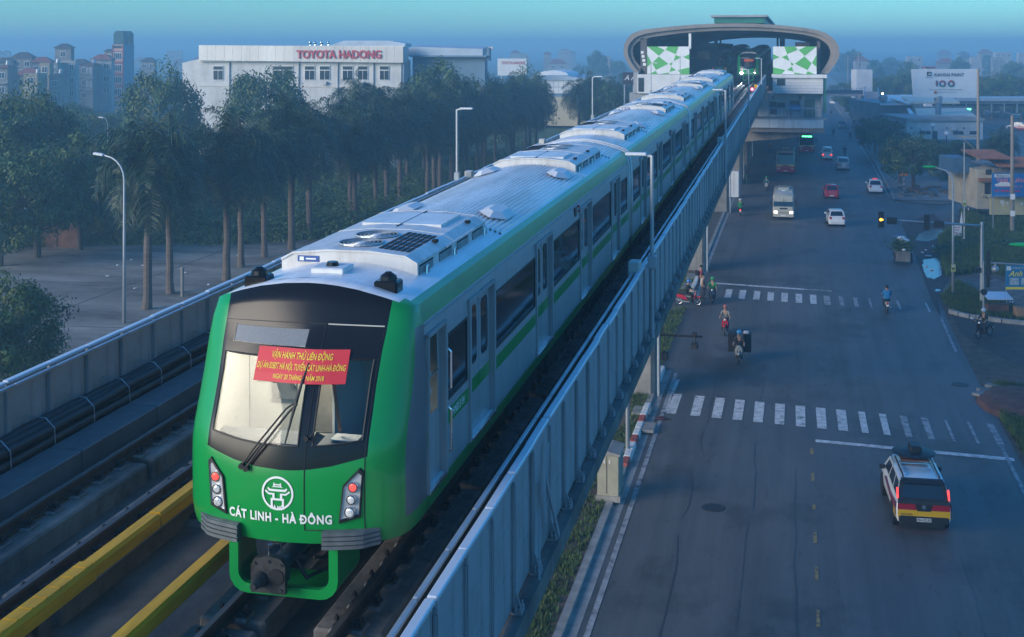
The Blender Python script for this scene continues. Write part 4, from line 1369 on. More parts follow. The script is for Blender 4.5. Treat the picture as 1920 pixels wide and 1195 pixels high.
# two more trains waiting at the station
keep = {"nose_shell", "windscreen", "destination_display", "headlight", "banner", "front_lettering", "emblem", "anticlimber", "coupler_guard", "coupler", "car_body", "air_conditioner", "roof_vent", "door", "window", "gangway", "gangway_arch", "cab_wall", "cab_console"}
m_leds = mat("red_led_text", (.3, .02, .02), .4, var=.9, scale=14, emit=(1, .08, .05), estr=1.0)
m_lit = mat("headlight_beam", (1, 1, 1), .3, var=0, emit=(0.85, 0.95, 1.0), estr=60)
for x, y, lab in ((TR, 163.0, "green metro train with one bright headlight waiting behind the first train"), (TL, 171.0, "metro train with dark front standing at the left platform in the station")):
    tr2 = copy_tree(train, (x, y, ZR), label=lab, only=keep)
    for ch in list(tr2.children_recursive):
        if ch.name.startswith("banner") and False: pass
    mb = MB(); mb.grid([[nose_pt(a_, q_) + Vector((0, -.012, 0)) for a_ in (-.5, -.2, .1, .4)] for q_ in (2.72, 2.87)]); mb.build("lit_display", m_leds, tr2)
    if x == TR:
        for s_, r in ((-1, .13), (1, .05)):
            mb = MB(); X = s_*.83; mb.sphere((X, nose_y(X, 1.2)-.06, 1.2), r, 12, 8, 0, (1, .4, 1)); mb.build("lit_headlight", m_lit, tr2)
        l = bpy.data.lights.new("train_headlight_beam", 'SPOT'); l.energy = 900; l.color = (.85, .95, 1); l.spot_size = radians(50); l.spot_blend = .6; l.shadow_soft_size = .1
        lo = bpy.data.objects.new("train_headlight_beam", l); COL.objects.link(lo); lo.parent = tr2; lo.location = (-.83, -.25, 1.2); lo.rotation_euler = (radians(86), 0, pi)

# trackside signals showing red beyond the train's tail
for i, (x, y, z) in enumerate(((-3.95, 122.0, 12.75), (-7.75, 96.5, 12.6))):
    t = thing("track_signal", ["red trackside signal with yellow plate inside the road-side fence", "red trackside signal between the tracks at the train's tail"][i], "signal", (x, y, 11.22), 0, "trackside signals")
    mb = MB(); mb.cyl((0, 0, 0), (0, 0, z-11.22), .05, n=8); mb.build("post", m_steel, t)
    mb = MB(); mb.bbox(-.17, .17, -.08, .12, z-11.22-.3, z-11.22+.32, .03); mb.build("head", m_dark, t)
    mb = MB(); mb.cyl((0, -.08, z-11.22+.05), (0, -.12, z-11.22+.05), .13, n=14); mb.build("red_lamp", mat("signal_red", (.6, .02, .03), .3, var=0, emit=(1, .05, .08), estr=9), t)
    mb = MB(); mb.bbox(.18, .5, -.03, .0, z-11.22-.1, z-11.22+.5, .01); mb.build("plate", m_yel, t)
    mb = MB(); mb.bbox(-.22, .22, -.12, .12, z-11.22-.75, z-11.22-.45, .02); mb.build("box", m_box, t)
# ---------------- everything on the line takes its gradient
bpy.context.view_layer.update()
RS = Matrix.Translation((0, -.10, CAM_H)) @ Matrix.Rotation(SLOPE, 4, 'X') @ Matrix.Translation((0, 0, -18.5))
NOSLOPE = {"camera", "sun"}
for o in list(bpy.data.objects):
    if o.parent is None and o.name not in NOSLOPE and (o.get("category") is not None) :
        o.matrix_world = RS @ o.matrix_world
# ================================================================ station
SY = 157.0
def SP(x, y, Y=SY): return at_Y(x, y, Y)
m_stw = mat("station_white", (0.66, 0.67, 0.67), 0.7, var=0.10, scale=0.5, detail=8)
m_stgrey = mat("station_grey", (0.30, 0.31, 0.32), 0.8, var=0.25, scale=0.4, detail=8)
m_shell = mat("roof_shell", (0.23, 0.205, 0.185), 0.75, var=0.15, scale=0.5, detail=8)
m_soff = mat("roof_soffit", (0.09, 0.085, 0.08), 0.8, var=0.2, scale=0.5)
m_pgreen = mat("panel_green", (0.10, 0.42, 0.09), 0.55, var=0.08, scale=1)
m_pwhite = mat("panel_white", (0.74, 0.76, 0.76), 0.55, var=0.06, scale=0.8)
m_skyl = mat("skylight_green", (0.02, 0.16, 0.11), 0.5, var=0.15, scale=1)
m_beam = mat("station_beam", (0.25, 0.225, 0.20), 0.85, var=0.25, scale=0.4, detail=8)
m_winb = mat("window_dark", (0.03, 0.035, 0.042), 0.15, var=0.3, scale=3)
m_hw0 = mat("joint_grey", (.45, .45, .45), .8, var=.1); streaks("station_white", .3, (1.2, 1.2, .12), lo=.5, hi=.8); streaks("roof_shell", .3, (.5, .5, .2), lo=.5, hi=.75); streaks("station_beam", .4, (.8, .8, .2), lo=.45, hi=.75)
st = thing("metro_station", "elevated metro station with curved oval roof shell and checkered green end panels", "station")
SL = 118.0
outer = [(1189,135),(1181,127),(1175,116),(1170,104),(1169,94),(1170,85),(1174,77),(1179,69),(1186,63),(1197,58.5),(1211,55),(1258,50),(1300,46.5),(1341,44.5),(1380,44),(1417,44.5),(1450,46.5),(1479,49),(1508,52.5),(1534,57),(1548,62),(1559,69),(1567,77),(1573,88),(1574.5,102),(1572,111),(1567,120),(1553.6,138)]
inner = [(1210,139),(1200,126),(1190,114),(1186,104),(1185,95),(1187,87),(1192,81),(1199,76),(1207,73),(1220,70),(1240,67),(1270,63),(1310,59.5),(1345,57.5),(1380,57),(1415,57.5),(1450,59),(1479,61.5),(1506,65),(1525,69),(1537,73),(1546,79),(1553,86),(1557,95),(1557,104),(1554,113),(1549,122),(1537,139)]
O = [SP(x, y) for x, y in outer]; I = [SP(x, y) for x, y in inner]
O = [Vector((p.x, 0, p.z)) for p in O]; I = [Vector((p.x, 0, p.z)) for p in I]
mb = MB()
step = Vector((0, .55, 0))
mid = [o.lerp(i, .5) for o, i in zip(O, I)]
def loop(P, dy): return [p + Vector((0, SY+dy, 0)) for p in P]
# stepped front edge: outer lip, recess, inner lip
L1, L2, L3, L4, L5 = loop(O, 0), loop(mid, 0), loop(mid, .5), loop(I, .5), loop(I, SL)
mb.grid([loop(O, SL), L1], m=0); mb.grid([L1, L2], m=0); mb.grid([L2, L3], m=0); mb.grid([L3, L4], m=0)
mb.grid([L4, L5], m=1); mb.grid([L5, loop(O, SL)], m=0)
mb.poly([L1[0], L2[0], L3[0], L4[0], L5[0], loop(O, SL)[0]], 0); mb.poly([L1[-1], L2[-1], L3[-1], L4[-1], L5[-1], loop(O, SL)[-1]], 0)
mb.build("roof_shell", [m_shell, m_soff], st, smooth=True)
for k in range(1, 9):      # ribs across the soffit
    mb = MB(); a = loop([i.lerp(o, -.02) for o, i in zip(O, I)], 12.5*k); b = loop([i + (Vector((-7.7, 0, 15)) - i)*.03 for i in I], 12.5*k)
    mb.grid([a, b]); mb.grid([[p + Vector((0, .5, 0)) for p in a], [p + Vector((0, .5, 0)) for p in b]]); mb.grid([b, [p + Vector((0, .5, 0)) for p in b]])
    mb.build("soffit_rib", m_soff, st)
# skylight on top
a = [SP(1337, 43), SP(1337, 32), SP(1432, 32), SP(1432, 43)]
mb = MB(); mb.prism([(p.x, SY+2, p.z) for p in a], (0, 60, 0)); mb.build("skylight", m_skyl, st)
mb = MB(); mb.prism([(p.x+dx, SY+1.5, z) for p, dx, z in ((a[1], -.4, a[1].z), (a[2], .4, a[1].z), (a[2], .4, a[1].z+.25), (a[1], -.4, a[1].z+.25))], (0, 62, 0)); mb.build("skylight_rim", m_stgrey, st)
# checkered end panels
def panel(x0, x1, y0, y1, polys, mirror):
    A, B = SP(x0, y1), SP(x1, y0)
    mb = MB(); mb.box(A.x, B.x, SY-.35, SY-.1, A.z, B.z)
    pn = mb.build("end_panel", m_pwhite, st)
    for pl in polys:
        mb = MB(); pts = []
        for u, v in pl:
            u = 1-u if mirror else u
            pts.append((A.x+(B.x-A.x)*u, SY-.352, B.z+(A.z-B.z)*v))
        mb.prism(pts, (0, -.03, 0)); mb.build("green_tile", m_pgreen, pn)
W_, H_ = 585.0, 380.0
def U(pts): return [((x-408)/W_, (y-508)/H_) for x, y in pts]
polysL = [U([(412,508),(550,508),(650,555),(570,635)]), U([(695,508),(840,508),(803,612),(662,553)]), U([(408,620),(470,735),(408,790)]),
          U([(570,645),(700,745),(530,830),(478,735)]), U([(803,625),(880,655),(775,706)]), U([(905,655),(993,612),(993,690)]),
          U([(712,748),(760,722),(742,772)]), U([(742,785),(805,832),(720,855)]), U([(830,832),(993,795),(993,888),(880,888)]),
          U([(435,888),(525,845),(552,888)]), U([(575,888),(710,865),(700,888)])]
panel(1214, 1293, 87.5, 139, polysL, False)
panel(1449.5, 1531, 87.5, 139, polysL, True)
# side walls and floors: right block
def blk(nm, x0, x1, y0, y1, ya, yb, mt, par=st):
    A, B = SP(x0, y1), SP(x1, y0)
    mb = MB(); mb.box(A.x, B.x, SY+ya, SY+yb, A.z, B.z); return mb.build(nm, mt, par)
blk("concourse_wall", 1449, 1543, 146, 175, -.6, SL, m_stw)
blk("concourse_coping", 1447, 1550, 140, 146, -.9, SL+.2, m_stw)
for k, x in enumerate((1449, 1458, 1469)): pass
blk("wall_vent", 1457, 1472, 148, 160, -.66, -.55, m_winb)
blk("side_pier", 1544.5, 1549, 146, 212, -.4, 2, m_skyl)
for j in range(5):
    blk("wall_joint", 1449, 1543, 150+5.3*j, 150.2+5.3*j, -.61, -.58, m_hw0)
rec = blk("service_wall", 1420, 1541, 175.5, 222, 1.8, SL, m_stw)
blk("service_floor", 1406, 1550, 221.5, 223, -.8, SL, m_stgrey)
blk("door", 1508, 1528, 188, 221, 1.66, 1.85, mat("door_green", (0.16, 0.22, 0.18), .6, var=.1), st)
blk("window", 1457, 1472, 194, 205, 1.66, 1.85, m_winb, st)
blk("window", 1443, 1456, 192, 216, 1.64, 1.86, mat("door_brown", (0.12, 0.09, 0.07), .6, var=.2), st)
blk("window", 1481, 1500, 190, 197, 1.66, 1.85, m_winb, st)
blk("water_tank", 1480, 1501, 198, 208, .6, 1.6, mat("tank_blue", (0.03, 0.16, 0.42), .5, var=.1), st)
blk("bench", 1484, 1501, 210, 221, .6, 1.4, m_stgrey, st)
blk("wall_box", 1498, 1504, 181, 188, 1.6, 1.85, m_stgrey, st)
blk("wall_box", 1446, 1452, 182, 188, 1.6, 1.85, m_stgrey, st)
for xx in (1441, 1476, 1505, 1540):
    blk("service_column", xx, xx+2.2, 175.5, 222, .2, .6, m_stgrey)
blk("railing", 1443, 1541, 202, 203, -.7, -.66, m_steel)
for k in range(12): blk("railing_post", 1443+8.8*k, 1443.7+8.8*k, 202, 221.5, -.7, -.66, m_steel)
blk("floor_band", 1404, 1544, 222.5, 238.5, -.75, SL, m_stw)
for xx in (1443, 1470, 1497, 1521): blk("band_joint", xx, xx+.4, 222.5, 238.5, -.76, -.7, m_stgrey)
blk("under_slab", 1400, 1546, 238.5, 247, -.4, SL, m_beam)
# tapering cross beams on central piers
for k in range(5):
    yk = 2 + 26*k
    a = [SP(1395, 247), SP(1546, 247), SP(1546, 250), SP(1475, 262), SP(1395, 268)]
    mb = MB(); mb.prism([(p.x, SY+yk, p.z) for p in a], (0, 2.2, 0)); mb.build("cross_beam", m_beam, st)
    mb = MB(); mb.prism([(-2*7.8-p.x, SY+yk, p.z) for p in a], (0, 2.2, 0)); mb.build("cross_beam", m_beam, st)
    mb = MB(); mb.bbox(-9.2, -6.4, SY+yk-.3, SY+yk+2.5, 0, SP(1395, 268).z+.3, .3); mb.build("station_pier", m_beam, st)
# left block
A = SP(1190, 140); B = SP(1300, 140)
blk("left_wall", 1196, 1300, 140, 175, -.4, SL, m_stw)
blk("left_corner", 1188, 1197, 136, 175, -.2, 10, m_stgrey)
blk("left_door", 1197.5, 1208, 146, 172, -.45, -.35, m_winb)
blk("left_floor", 1180, 1300, 175, 225, 0, SL, m_stgrey)
# platform side screens, rooms and columns inside
A, B = SP(1214, 139), SP(1296, 100)
mb = MB(); mb.box(A.x, VL-1.0, SY+1, SY+SL, A.z-.4, A.z+.6); mb.build("platform", m_stgrey, st)
A2 = SP(1449, 139)
mb = MB(); mb.box(VR_+1.0, SP(1531, 139).x, SY+1, SY+SL, A2.z-.4, A2.z+.6); mb.build("platform", m_stgrey, st)
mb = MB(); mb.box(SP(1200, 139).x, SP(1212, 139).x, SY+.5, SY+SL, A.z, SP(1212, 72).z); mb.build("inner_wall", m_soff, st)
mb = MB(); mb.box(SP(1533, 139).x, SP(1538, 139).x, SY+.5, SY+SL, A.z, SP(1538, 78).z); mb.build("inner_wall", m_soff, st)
for k in range(4):
    a, b = SP(1204, 90), SP(1204, 90)
    yy = 96 + 7.5*k
    p = SP(1201+k*1.3, yy); q = SP(1206+k*1.6, yy+5)
    mb = MB(); mb.box(p.x, q.x, SY+.42, SY+.52, q.z, p.z); mb.build("wall_light_slot", m_pwhite, st)
blk("white_column", 1290.5, 1295, 63, 92, .6, 1.2, m_pwhite)
m_wood = mat("room_cladding", (0.16, 0.085, 0.06), .7, var=.2, scale=.8)
blk("platform_room", 1297, 1332, 80, 130, 14, 60, m_soff)
blk("platform_room", 1297, 1320, 96, 112, 10, 13.9, m_wood)
blk("notice_board", 1302, 1318, 97, 101, 9.8, 9.95, m_winb)
blk("platform_room", 1330, 1366, 90, 118, 30, 60, m_soff)
blk("high_room", 1491, 1518, 79, 92, 6, 24, m_soff)
for x, yk in ((1458, 40), (1464, 40.2), (1467, 55), (1470, 70), (1341, 60), (1344, 75), (1351, 70)):
    p = SP(x, 60, SY+yk); q = SP(x, 110, SY+yk)
    mb = MB(); mb.cyl((p.x, SY+yk, q.z-3), (p.x, SY+yk, p.z+.3), .16, n=10); mb.build("platform_column", m_soff, st)
# platform edge doors along both platforms: low glazed screens
for x, lab in ((VL-.9, 0), (VR_+.9, 1)):
    for k in range(18):
        mb = MB(); mb.box(x-.05, x+.05, SY+3+6*k, SY+8.6+6*k, A.z+.6, A.z+2.0); mb.build("edge_screen", m_winb, st)
# entrance canopy on the left ground
# ================================================================ plants
m_leafs = [mat(f"leaf_{i}", c, 0.6, var=.35, scale=.9, spec=.3) for i, c in enumerate([(0.036, 0.082, 0.032), (0.062, 0.112, 0.034), (0.042, 0.088, 0.046), (0.105, 0.135, 0.032)])]
m_palmleaf = mat("palm_leaf", (0.010, 0.030, 0.013), 0.5, var=.35, scale=.6, spec=.4)
m_palmleaf2 = mat("palm_leaf_pale", (0.050, 0.085, 0.034), 0.5, var=.3, scale=.6, spec=.4)
m_trunkp = mat("palm_trunk", (0.115, 0.088, 0.072), 0.85, var=.30, scale=2.0, stretch=(1, 1, 5), bump=.3, detail=6)
m_shaft = mat("palm_crownshaft", (0.07, 0.12, 0.05), 0.5, var=.2, scale=1.2)
m_bark = mat("bark", (0.075, 0.058, 0.045), 0.9, var=.35, scale=3, bump=.5, stretch=(1, 1, .3))
m_grass = mat("grass_blades", (0.075, 0.125, 0.028), 0.8, var=.4, scale=.7)

def palm_crown(seed, nfr=32):
    r = random.Random(seed); mb = MB()
    for k in range(nfr):
        az = 2*pi*k*.618 + r.uniform(-.2, .2)
        el = radians(lerp_tab([(0, 84), (.2, 64), (.45, 38), (.65, 12), (.8, -18), (1, -58)], k/(nfr-1)) + r.uniform(-7, 7))
        L = r.uniform(4.0, 4.9)
        d = Vector((cos(az)*cos(el), sin(az)*cos(el), sin(el)))
        pos = Vector((d.x*.1, d.y*.1, 0)); pts = [pos.copy()]; dirs = [d.copy()]
        N = 11
        for i in range(N):
            d = (d + Vector((0, 0, -.12 - .03*i))).normalized() if i > 0 else d
            pos = pos + d*L/N; pts.append(pos.copy()); dirs.append(d.copy())
        mb.tube(pts[::2] + [pts[-1]], [.045, .038, .03, .022, .015, .01, .006][:len(pts[::2])+1], 3, 1)
        side0 = Vector((-sin(az), cos(az), 0))
        nl = 46
        for i in range(nl):
            f = .10 + .9*i/nl
            q = f*N; a = int(min(q, N-1e-3)); P = pts[a].lerp(pts[a+1], q-a); dd = dirs[min(a+1, N)]
            up = side0.cross(dd).normalized()
            ll = (1.30*sin(pi*min(1, f*.9+.12))**.6 + .15) * r.uniform(.8, 1.1)
            for s_ in (-1, 1):
                lift = r.uniform(-.6, .35)
                v = (side0*s_*.85 + dd*.55 + up*lift).normalized()
                e1 = P + v*ll*.55; e2 = P + v*ll + Vector((0, 0, -.5*ll))
                w = dd*.036
                mb.add([P-w*.6, P+w*.6, e1+w, e1-w, e2], [(0, 1, 2, 3), (3, 2, 4)], 1 if r.random() < .28 else 0)
    # spear leaf
    mb.tube([(0, 0, 0), (.05, 0, 1.2), (.12, .05, 2.5)], [.06, .04, .01], 4, 1)
    return mb.mesh("crown", [m_palmleaf, m_palmleaf2])
PALM_CROWN = [palm_crown(s) for s in (1, 2, 3, 4)]
def palm_trunk(h, seed):
    r = random.Random(seed); mb = MB()
    pts = []; rs = []
    for i in range(9):
        f = i/8; pts.append((r.uniform(-.03, .03), r.uniform(-.03, .03), h*f)); rs.append(lerp_tab([(0, .34), (.06, .27), (.4, .26), (.7, .25), (1, .17)], f))
    mb.tube(pts, rs, 10)
    # leaf-scar rings
    for i in range(1, 14):
        z = h*i/14; rr = lerp_tab([(0, .34), (.06, .27), (.4, .26), (.7, .25), (1, .17)], i/14)
        mb.tube([(rr*1.01*cos(2*pi*k/10), rr*1.01*sin(2*pi*k/10), z) for k in range(10)], .012, 3, closed=True)
    return mb.mesh("trunk", [m_trunkp])
PALM_TRUNK = [palm_trunk(7.6, s) for s in (1, 2, 3)]
mb = MB(); mb.tube([(0, 0, 0), (0, 0, .5), (0, 0, 1.3), (0, 0, 1.9)], [.19, .22, .17, .09], 10); SHAFT = mb.mesh("crownshaft", [m_shaft])
def palm(x, y, s, label, k, rz, group="royal palms in rows behind the viaduct"):
    t = thing("royal_palm", label, "palm tree", (x, y, 0), rz, group, scale=s)
    t.rotation_euler = (sin(k*2.3)*.012, cos(k*1.7)*.012, rz)
    o = link("trunk", PALM_TRUNK[k % 3], t)
    link("crownshaft", SHAFT, t, (0, 0, 7.5))
    link("crown", PALM_CROWN[k % 4], t, (0, 0, 9.0))
    return t

def crown_mesh(seed, nclump, per, leaf, rx, rz, squash=.35):
    """leaf faces in clumps spread through an uneven crown, base at z=0"""
    r = random.Random(seed); mb = MB()
    for c in range(nclump):
        while True:
            p = Vector((r.uniform(-1, 1), r.uniform(-1, 1), r.uniform(-squash, 1)))
            if .25 < p.length < 1.0: break
        p = p.normalized() * (p.length**.45) * r.uniform(.74, 1.0)
        ctr = Vector((p.x*rx, p.y*rx, (p.z+squash)*rz/(1+squash)))
        cr = r.uniform(.16, .30)*rx
        mi = 0 if r.random() < .42 else (1 if r.random() < .62 else 2)
        for k in range(per):
            v = Vector((r.gauss(0, 1), r.gauss(0, 1), r.gauss(0, 1))).normalized()
            q = ctr + Vector((v.x, v.y, v.z*.7))*cr*(r.random()**.33)
            n = (v + Vector((r.uniform(-.6, .6), r.uniform(-.6, .6), r.uniform(-.1, .9)))).normalized()
            a = n.orthogonal().normalized(); b = n.cross(a); th = r.uniform(0, 2*pi)
            a, b = a*cos(th)+b*sin(th), b*cos(th)-a*sin(th)
            l = leaf*r.uniform(.6, 1.25); w = l*.42
            mb.add([q-a*l*.5, q+b*w*.5, q+a*l*.5, q-b*w*.5], [(0, 1, 2, 3)], mi)
    return mb
def tree_kind(seed, mats, rx=5.0, rz=6.0, nclump=100, per=120, leaf=.36, h0=3.0):
    r = random.Random(seed)
    cm = crown_mesh(seed, nclump, per, leaf, rx, rz).mesh("crown", mats)
    mb = MB()
    top = Vector((r.uniform(-.3, .3), r.uniform(-.3, .3), h0+rz*.25))
    mb.tube([(0, 0, 0), (.05, .02, h0*.5), top], [.05*rx+.08, .045*rx+.04, .03*rx], 9)
    for k in range(8):
        a = 2*pi*k/8 + r.uniform(-.3, .3); f = r.uniform(.55, .85)
        st_ = Vector((0, 0, h0*.8)).lerp(top, r.uniform(0, 1))
        en = Vector((cos(a)*rx*f, sin(a)*rx*f, h0 + rz*r.uniform(.35, .75)))
        mid = st_.lerp(en, .5) + Vector((0, 0, -.1*rx))
        mb.tube([st_, mid, en], [.024*rx, .017*rx, .006*rx], 5)
    tm = mb.mesh("trunk", [m_bark])
    return (cm, tm, h0)
TK = [tree_kind(21, [m_leafs[0], m_leafs[1], m_leafs[3]]), tree_kind(22, [m_leafs[0], m_leafs[2], m_leafs[1]], rx=4.6, rz=5.5),
      tree_kind(23, [m_leafs[1], m_leafs[0], m_leafs[3]], rx=5.2, rz=5.0), tree_kind(24, [m_leafs[2], m_leafs[0], m_leafs[1]], rx=4.0, rz=7.0, nclump=90)]
SMALL = [tree_kind(31, [m_leafs[0], m_leafs[1], m_leafs[3]], rx=2.8, rz=3.0, nclump=64, per=90, leaf=.28, h0=2.2), tree_kind(32, [m_leafs[2], m_leafs[0], m_leafs[1]], rx=2.6, rz=3.4, nclump=60, per=90, leaf=.28, h0=2.2)]
def tree(x, y, s, label, k, kinds=TK, rz=0.0, sz=1.0, group=None, name="tree", z=0.0):
    cm, tm, h0 = kinds[k % len(kinds)]
    t = thing(name, label, "tree", (x, y, z), rz, group)
    t.scale = (s, s, s*sz)
    link("trunk", tm, t); link("crown", cm, t, (0, 0, h0*.8))
    return t

def bush_field(name, label, pts, leaf, seed, mats, cat="shrubs"):
    """undergrowth: pts = (x, y, radius, height, leaves)"""
    r = random.Random(seed); mb = MB()
    for (x, y, rad, h, n, z0) in pts:
        for k in range(n):
            v = Vector((r.gauss(0, 1), r.gauss(0, 1), abs(r.gauss(0, 1)))).normalized()*(r.random()**.4)
            q = Vector((x + v.x*rad, y + v.y*rad, z0 + v.z*h))
            nn = (v + Vector((r.uniform(-.6, .6), r.uniform(-.6, .6), r.uniform(0, .8)))).normalized()
            a = nn.orthogonal().normalized(); b = nn.cross(a); th = r.uniform(0, 2*pi)
            a, b = a*cos(th)+b*sin(th), b*cos(th)-a*sin(th)
            l = leaf*r.uniform(.6, 1.3); w = l*.45
            mb.add([q-a*l*.5, q+b*w*.5, q+a*l*.5, q-b*w*.5], [(0, 1, 2, 3)], r.choice((0, 0, 1, 2)))
    return mb.build(name, mats, fix=False, kind="stuff", label=label, category=cat)
def grass_field(name, label, area, n, h, seed, ok=None, z=0.0, mats=None):
    r = random.Random(seed); mb = MB()
    for k in range(n):
        p = area(r)
        if ok and not ok(p): continue
        for j in range(5):
            a = r.uniform(0, 2*pi); hh = h*r.uniform(.5, 1.2); w = hh*.09 + .008
            b = Vector((p[0]+r.uniform(-.1, .1), p[1]+r.uniform(-.1, .1), z))
            d = Vector((cos(a), sin(a), 0)); n_ = Vector((-d.y, d.x, 0))*w
            mb.add([b-n_, b+n_, b+d*hh*.35+Vector((0, 0, hh))], [(0, 1, 2)], r.choice((0, 0, 1)))
    return mb.build(name, mats or [m_grass, m_leafs[0]], fix=False, kind="stuff", label=label, category="grass")
# ---------------- palms: a row parallel to the line, and a second row behind
NUM = ["first","second","third","fourth","fifth","sixth","seventh","eighth","ninth","tenth","eleventh","twelfth","thirteenth","fourteenth","fifteenth","sixteenth","seventeenth","eighteenth","nineteenth","twentieth","twenty-first","twenty-second","twenty-third","twenty-fourth","twenty-fifth","twenty-sixth","twenty-seventh","twenty-eighth","twenty-ninth","thirtieth"]
r = random.Random(12)
xs1 = [275,350,412,472,515,556,597,640,675,700,730,757,782,806,830,862,884,908,925,942,957,972,985,998]
for i, px_ in enumerate(xs1):
    t_ = 2479.0*41.0/(1490-px_)
    y = t_ - 41.0*.2246
    palm(-41.0 + r.uniform(-1.2, 1.2), y + r.uniform(-.6, .6), r.uniform(.90, 1.12), f"royal palm in the front row behind the viaduct, {NUM[i]} from the left", i, r.uniform(0, 6.28))
for i in range(8):
    y = 142 + 8.5*i + r.uniform(-1, 1)
    palm(-50.5 + r.uniform(-1.5, 1.5), y, r.uniform(.95, 1.12), f"royal palm in the hidden second row, {NUM[i]} from the left", i+1, r.uniform(0, 6.28), group="royal palms in the second row")
for i, (px_, D, s) in enumerate(((1085, 215, .98), (1105, 222, 1.0), (1125, 228, .95), (1145, 236, .92), (1165, 240, .9))):
    p = at_depth(px_, 100, D); palm(p.x, p.y, s, f"palm in the clump just left of the station, {NUM[i]} from the left", i, i*1.3, group="palms left of the station")
for i, (px_, D, s) in enumerate(((1865, 148, .55), (1878, 150, .6))):
    p = at_depth(px_, 100, D); palm(p.x, p.y, s, ["small palm by the tiled roof on the right, left one", "small palm by the tiled roof on the right, right one"][i], i, i*1.3+.5, group="palms by the tiled roof")
# ---------------- broad trees on the left
def tr_at(px_, ytop, D, s, label, k, **kw):
    """tree whose crown top is seen at (px_, ytop) when standing at depth D"""
    p = at_depth(px_, ytop, D); H = p.z
    base = {0: 3.0*.8+6.0, 1: 3.0*.8+5.5, 2: 3.0*.8+5.0, 3: 3.0*.8+7.0}[k % 4]
    return tree(p.x, p.y, s, label, k, sz=H/(base*s*1.02), rz=px_*.37, **kw)
tr_at(300, 113, 160, 1.10, "big round tree in front of the tall pink house", 0)
tr_at(497, 117, 163, 1.15, "big round tree hiding the white showroom's left windows", 2)
tr_at(822, 104, 160, 1.25, "broad dark tree at the right corner of the white showroom", 1)
tr_at(720, 165, 158, .7, "tree below the red showroom lettering, between palms", 0)
tr_at(60, 150, 125, 1.05, "tall tree at the left edge in front of the old houses", 0)
tr_at(-12, 168, 118, 1.05, "leafy tree cut by the left edge of the view", 2)
tr_at(20, 205, 112, 1.0, "pale green tree on the far left above the yard", 3)
tr_at(150, 240, 106, .95, "dark spreading tree behind the yard, left of the palms", 1)
tr_at(70, 262, 102, .95, "dark tree overhanging the low wall of the yard", 2)
tr_at(0, 300, 98, .8, "low bushy tree at the yard's left end", 0)
tr_at(25, 505, 62, .55, "near leafy tree at the left edge below the viaduct fence", 0)
tr_at(-25, 560, 58, .5, "near dark tree half out of view at the left", 1)
tr_at(905, 135, 185, 1.0, "tree behind the palms near the small billboard", 2)
tr_at(985, 120, 215, 1.0, "tree between the palms and the glass hall", 0)
tr_at(1140, 150, 215, .9, "tree beside the left wall of the station", 1)
tr_at(1115, 140, 250, 1.0, "tree behind the palm clump left of the station", 3)
# far hazy trees along the horizon
r = random.Random(44)
def side_of(px_): return "left of the showroom" if px_ < 500 else ("left of the station" if px_ < 1300 else "on the right skyline")
FAR = sorted(((130,190,210),(170,205,190),(250,205,200),(420,190,230),(1000,150,330),(1060,128,520),(1090,120,640),(1120,92,560),(1150,110,600),(1580,98,700),(1600,90,620),(1640,110,520),(1670,105,640),(1700,112,420),(1690,135,330),(1720,120,380),(1800,105,520),(1850,100,640),(1900,112,480),(1860,135,300),(1890,138,310),(1915,142,290),(1840,142,310),(1655,140,330),(1625,150,340),(1590,150,360),(60,130,520),(330,160,330)))
cnt = {}
for k, (px_, yt, D) in enumerate(FAR):
    sd_ = side_of(px_); c = cnt[sd_] = cnt.get(sd_, -1) + 1
    tr_at(px_, yt, D, r.uniform(1.0, 1.4), f"rounded tree fading into the haze {sd_}, {NUM[c]} from the left there", k, group=f"hazy far trees {sd_}")
# ---------------- undergrowth behind the yard and between palms
r = random.Random(9)
pts = []
for i in range(330):
    px_ = r.uniform(-20, 1010); 
    t0 = lerp_tab([(0, 104), (500, 116), (800, 150), (1000, 200)], px_)
    D = t0*r.uniform(1.0, 1.6)
    p = at_depth(px_, 100, D)
    if p.x > -33: continue
    rad = r.uniform(1.0, 2.6); pts.append((p.x, p.y, rad, rad*r.uniform(.7, 1.3), int(95*rad), 0.0))
for i in range(120):
    px_ = r.uniform(-10, 780); py_ = lerp_tab([(0, 458), (200, 462), (450, 462), (640, 446), (780, 400)], px_) - abs(r.gauss(0, 5))
    q = G(px_, py_); rad = r.uniform(1.2, 2.4)
    pts.append((q.x, q.y + rad, rad, rad*r.uniform(.9, 1.6), int(150*rad), 0.0))
bush_field("undergrowth", "mixed green undergrowth and shrubs behind the yard and palms", pts, .42, 5, [m_leafs[1], m_leafs[3], mat("leaf_bright", (.075, .135, .03), .6, var=.35, scale=.4)])
def area_left(r):
    px_ = r.uniform(150, 900); D = r.uniform(112, 175); p = at_depth(px_, 100, D); return (p.x, p.y)
grass_field("grass_field", "rough green grass under the row of palms", area_left, 9000, .55, 6, ok=lambda p: p[0] < -30, z=0.0)
def area_med(r): return (r.uniform(-9.2, -6.9), 34 + 70*r.random()**1.3)
def med_ok(p):
    n = mnoise.noise((p[0]*.35, p[1]*.16, 0)); return n > -.05 or p[1] < 47
grass_field("median_grass", "patchy short grass on the soil strip under the viaduct", area_med, 7000, .16, 7, ok=med_ok, z=.10)

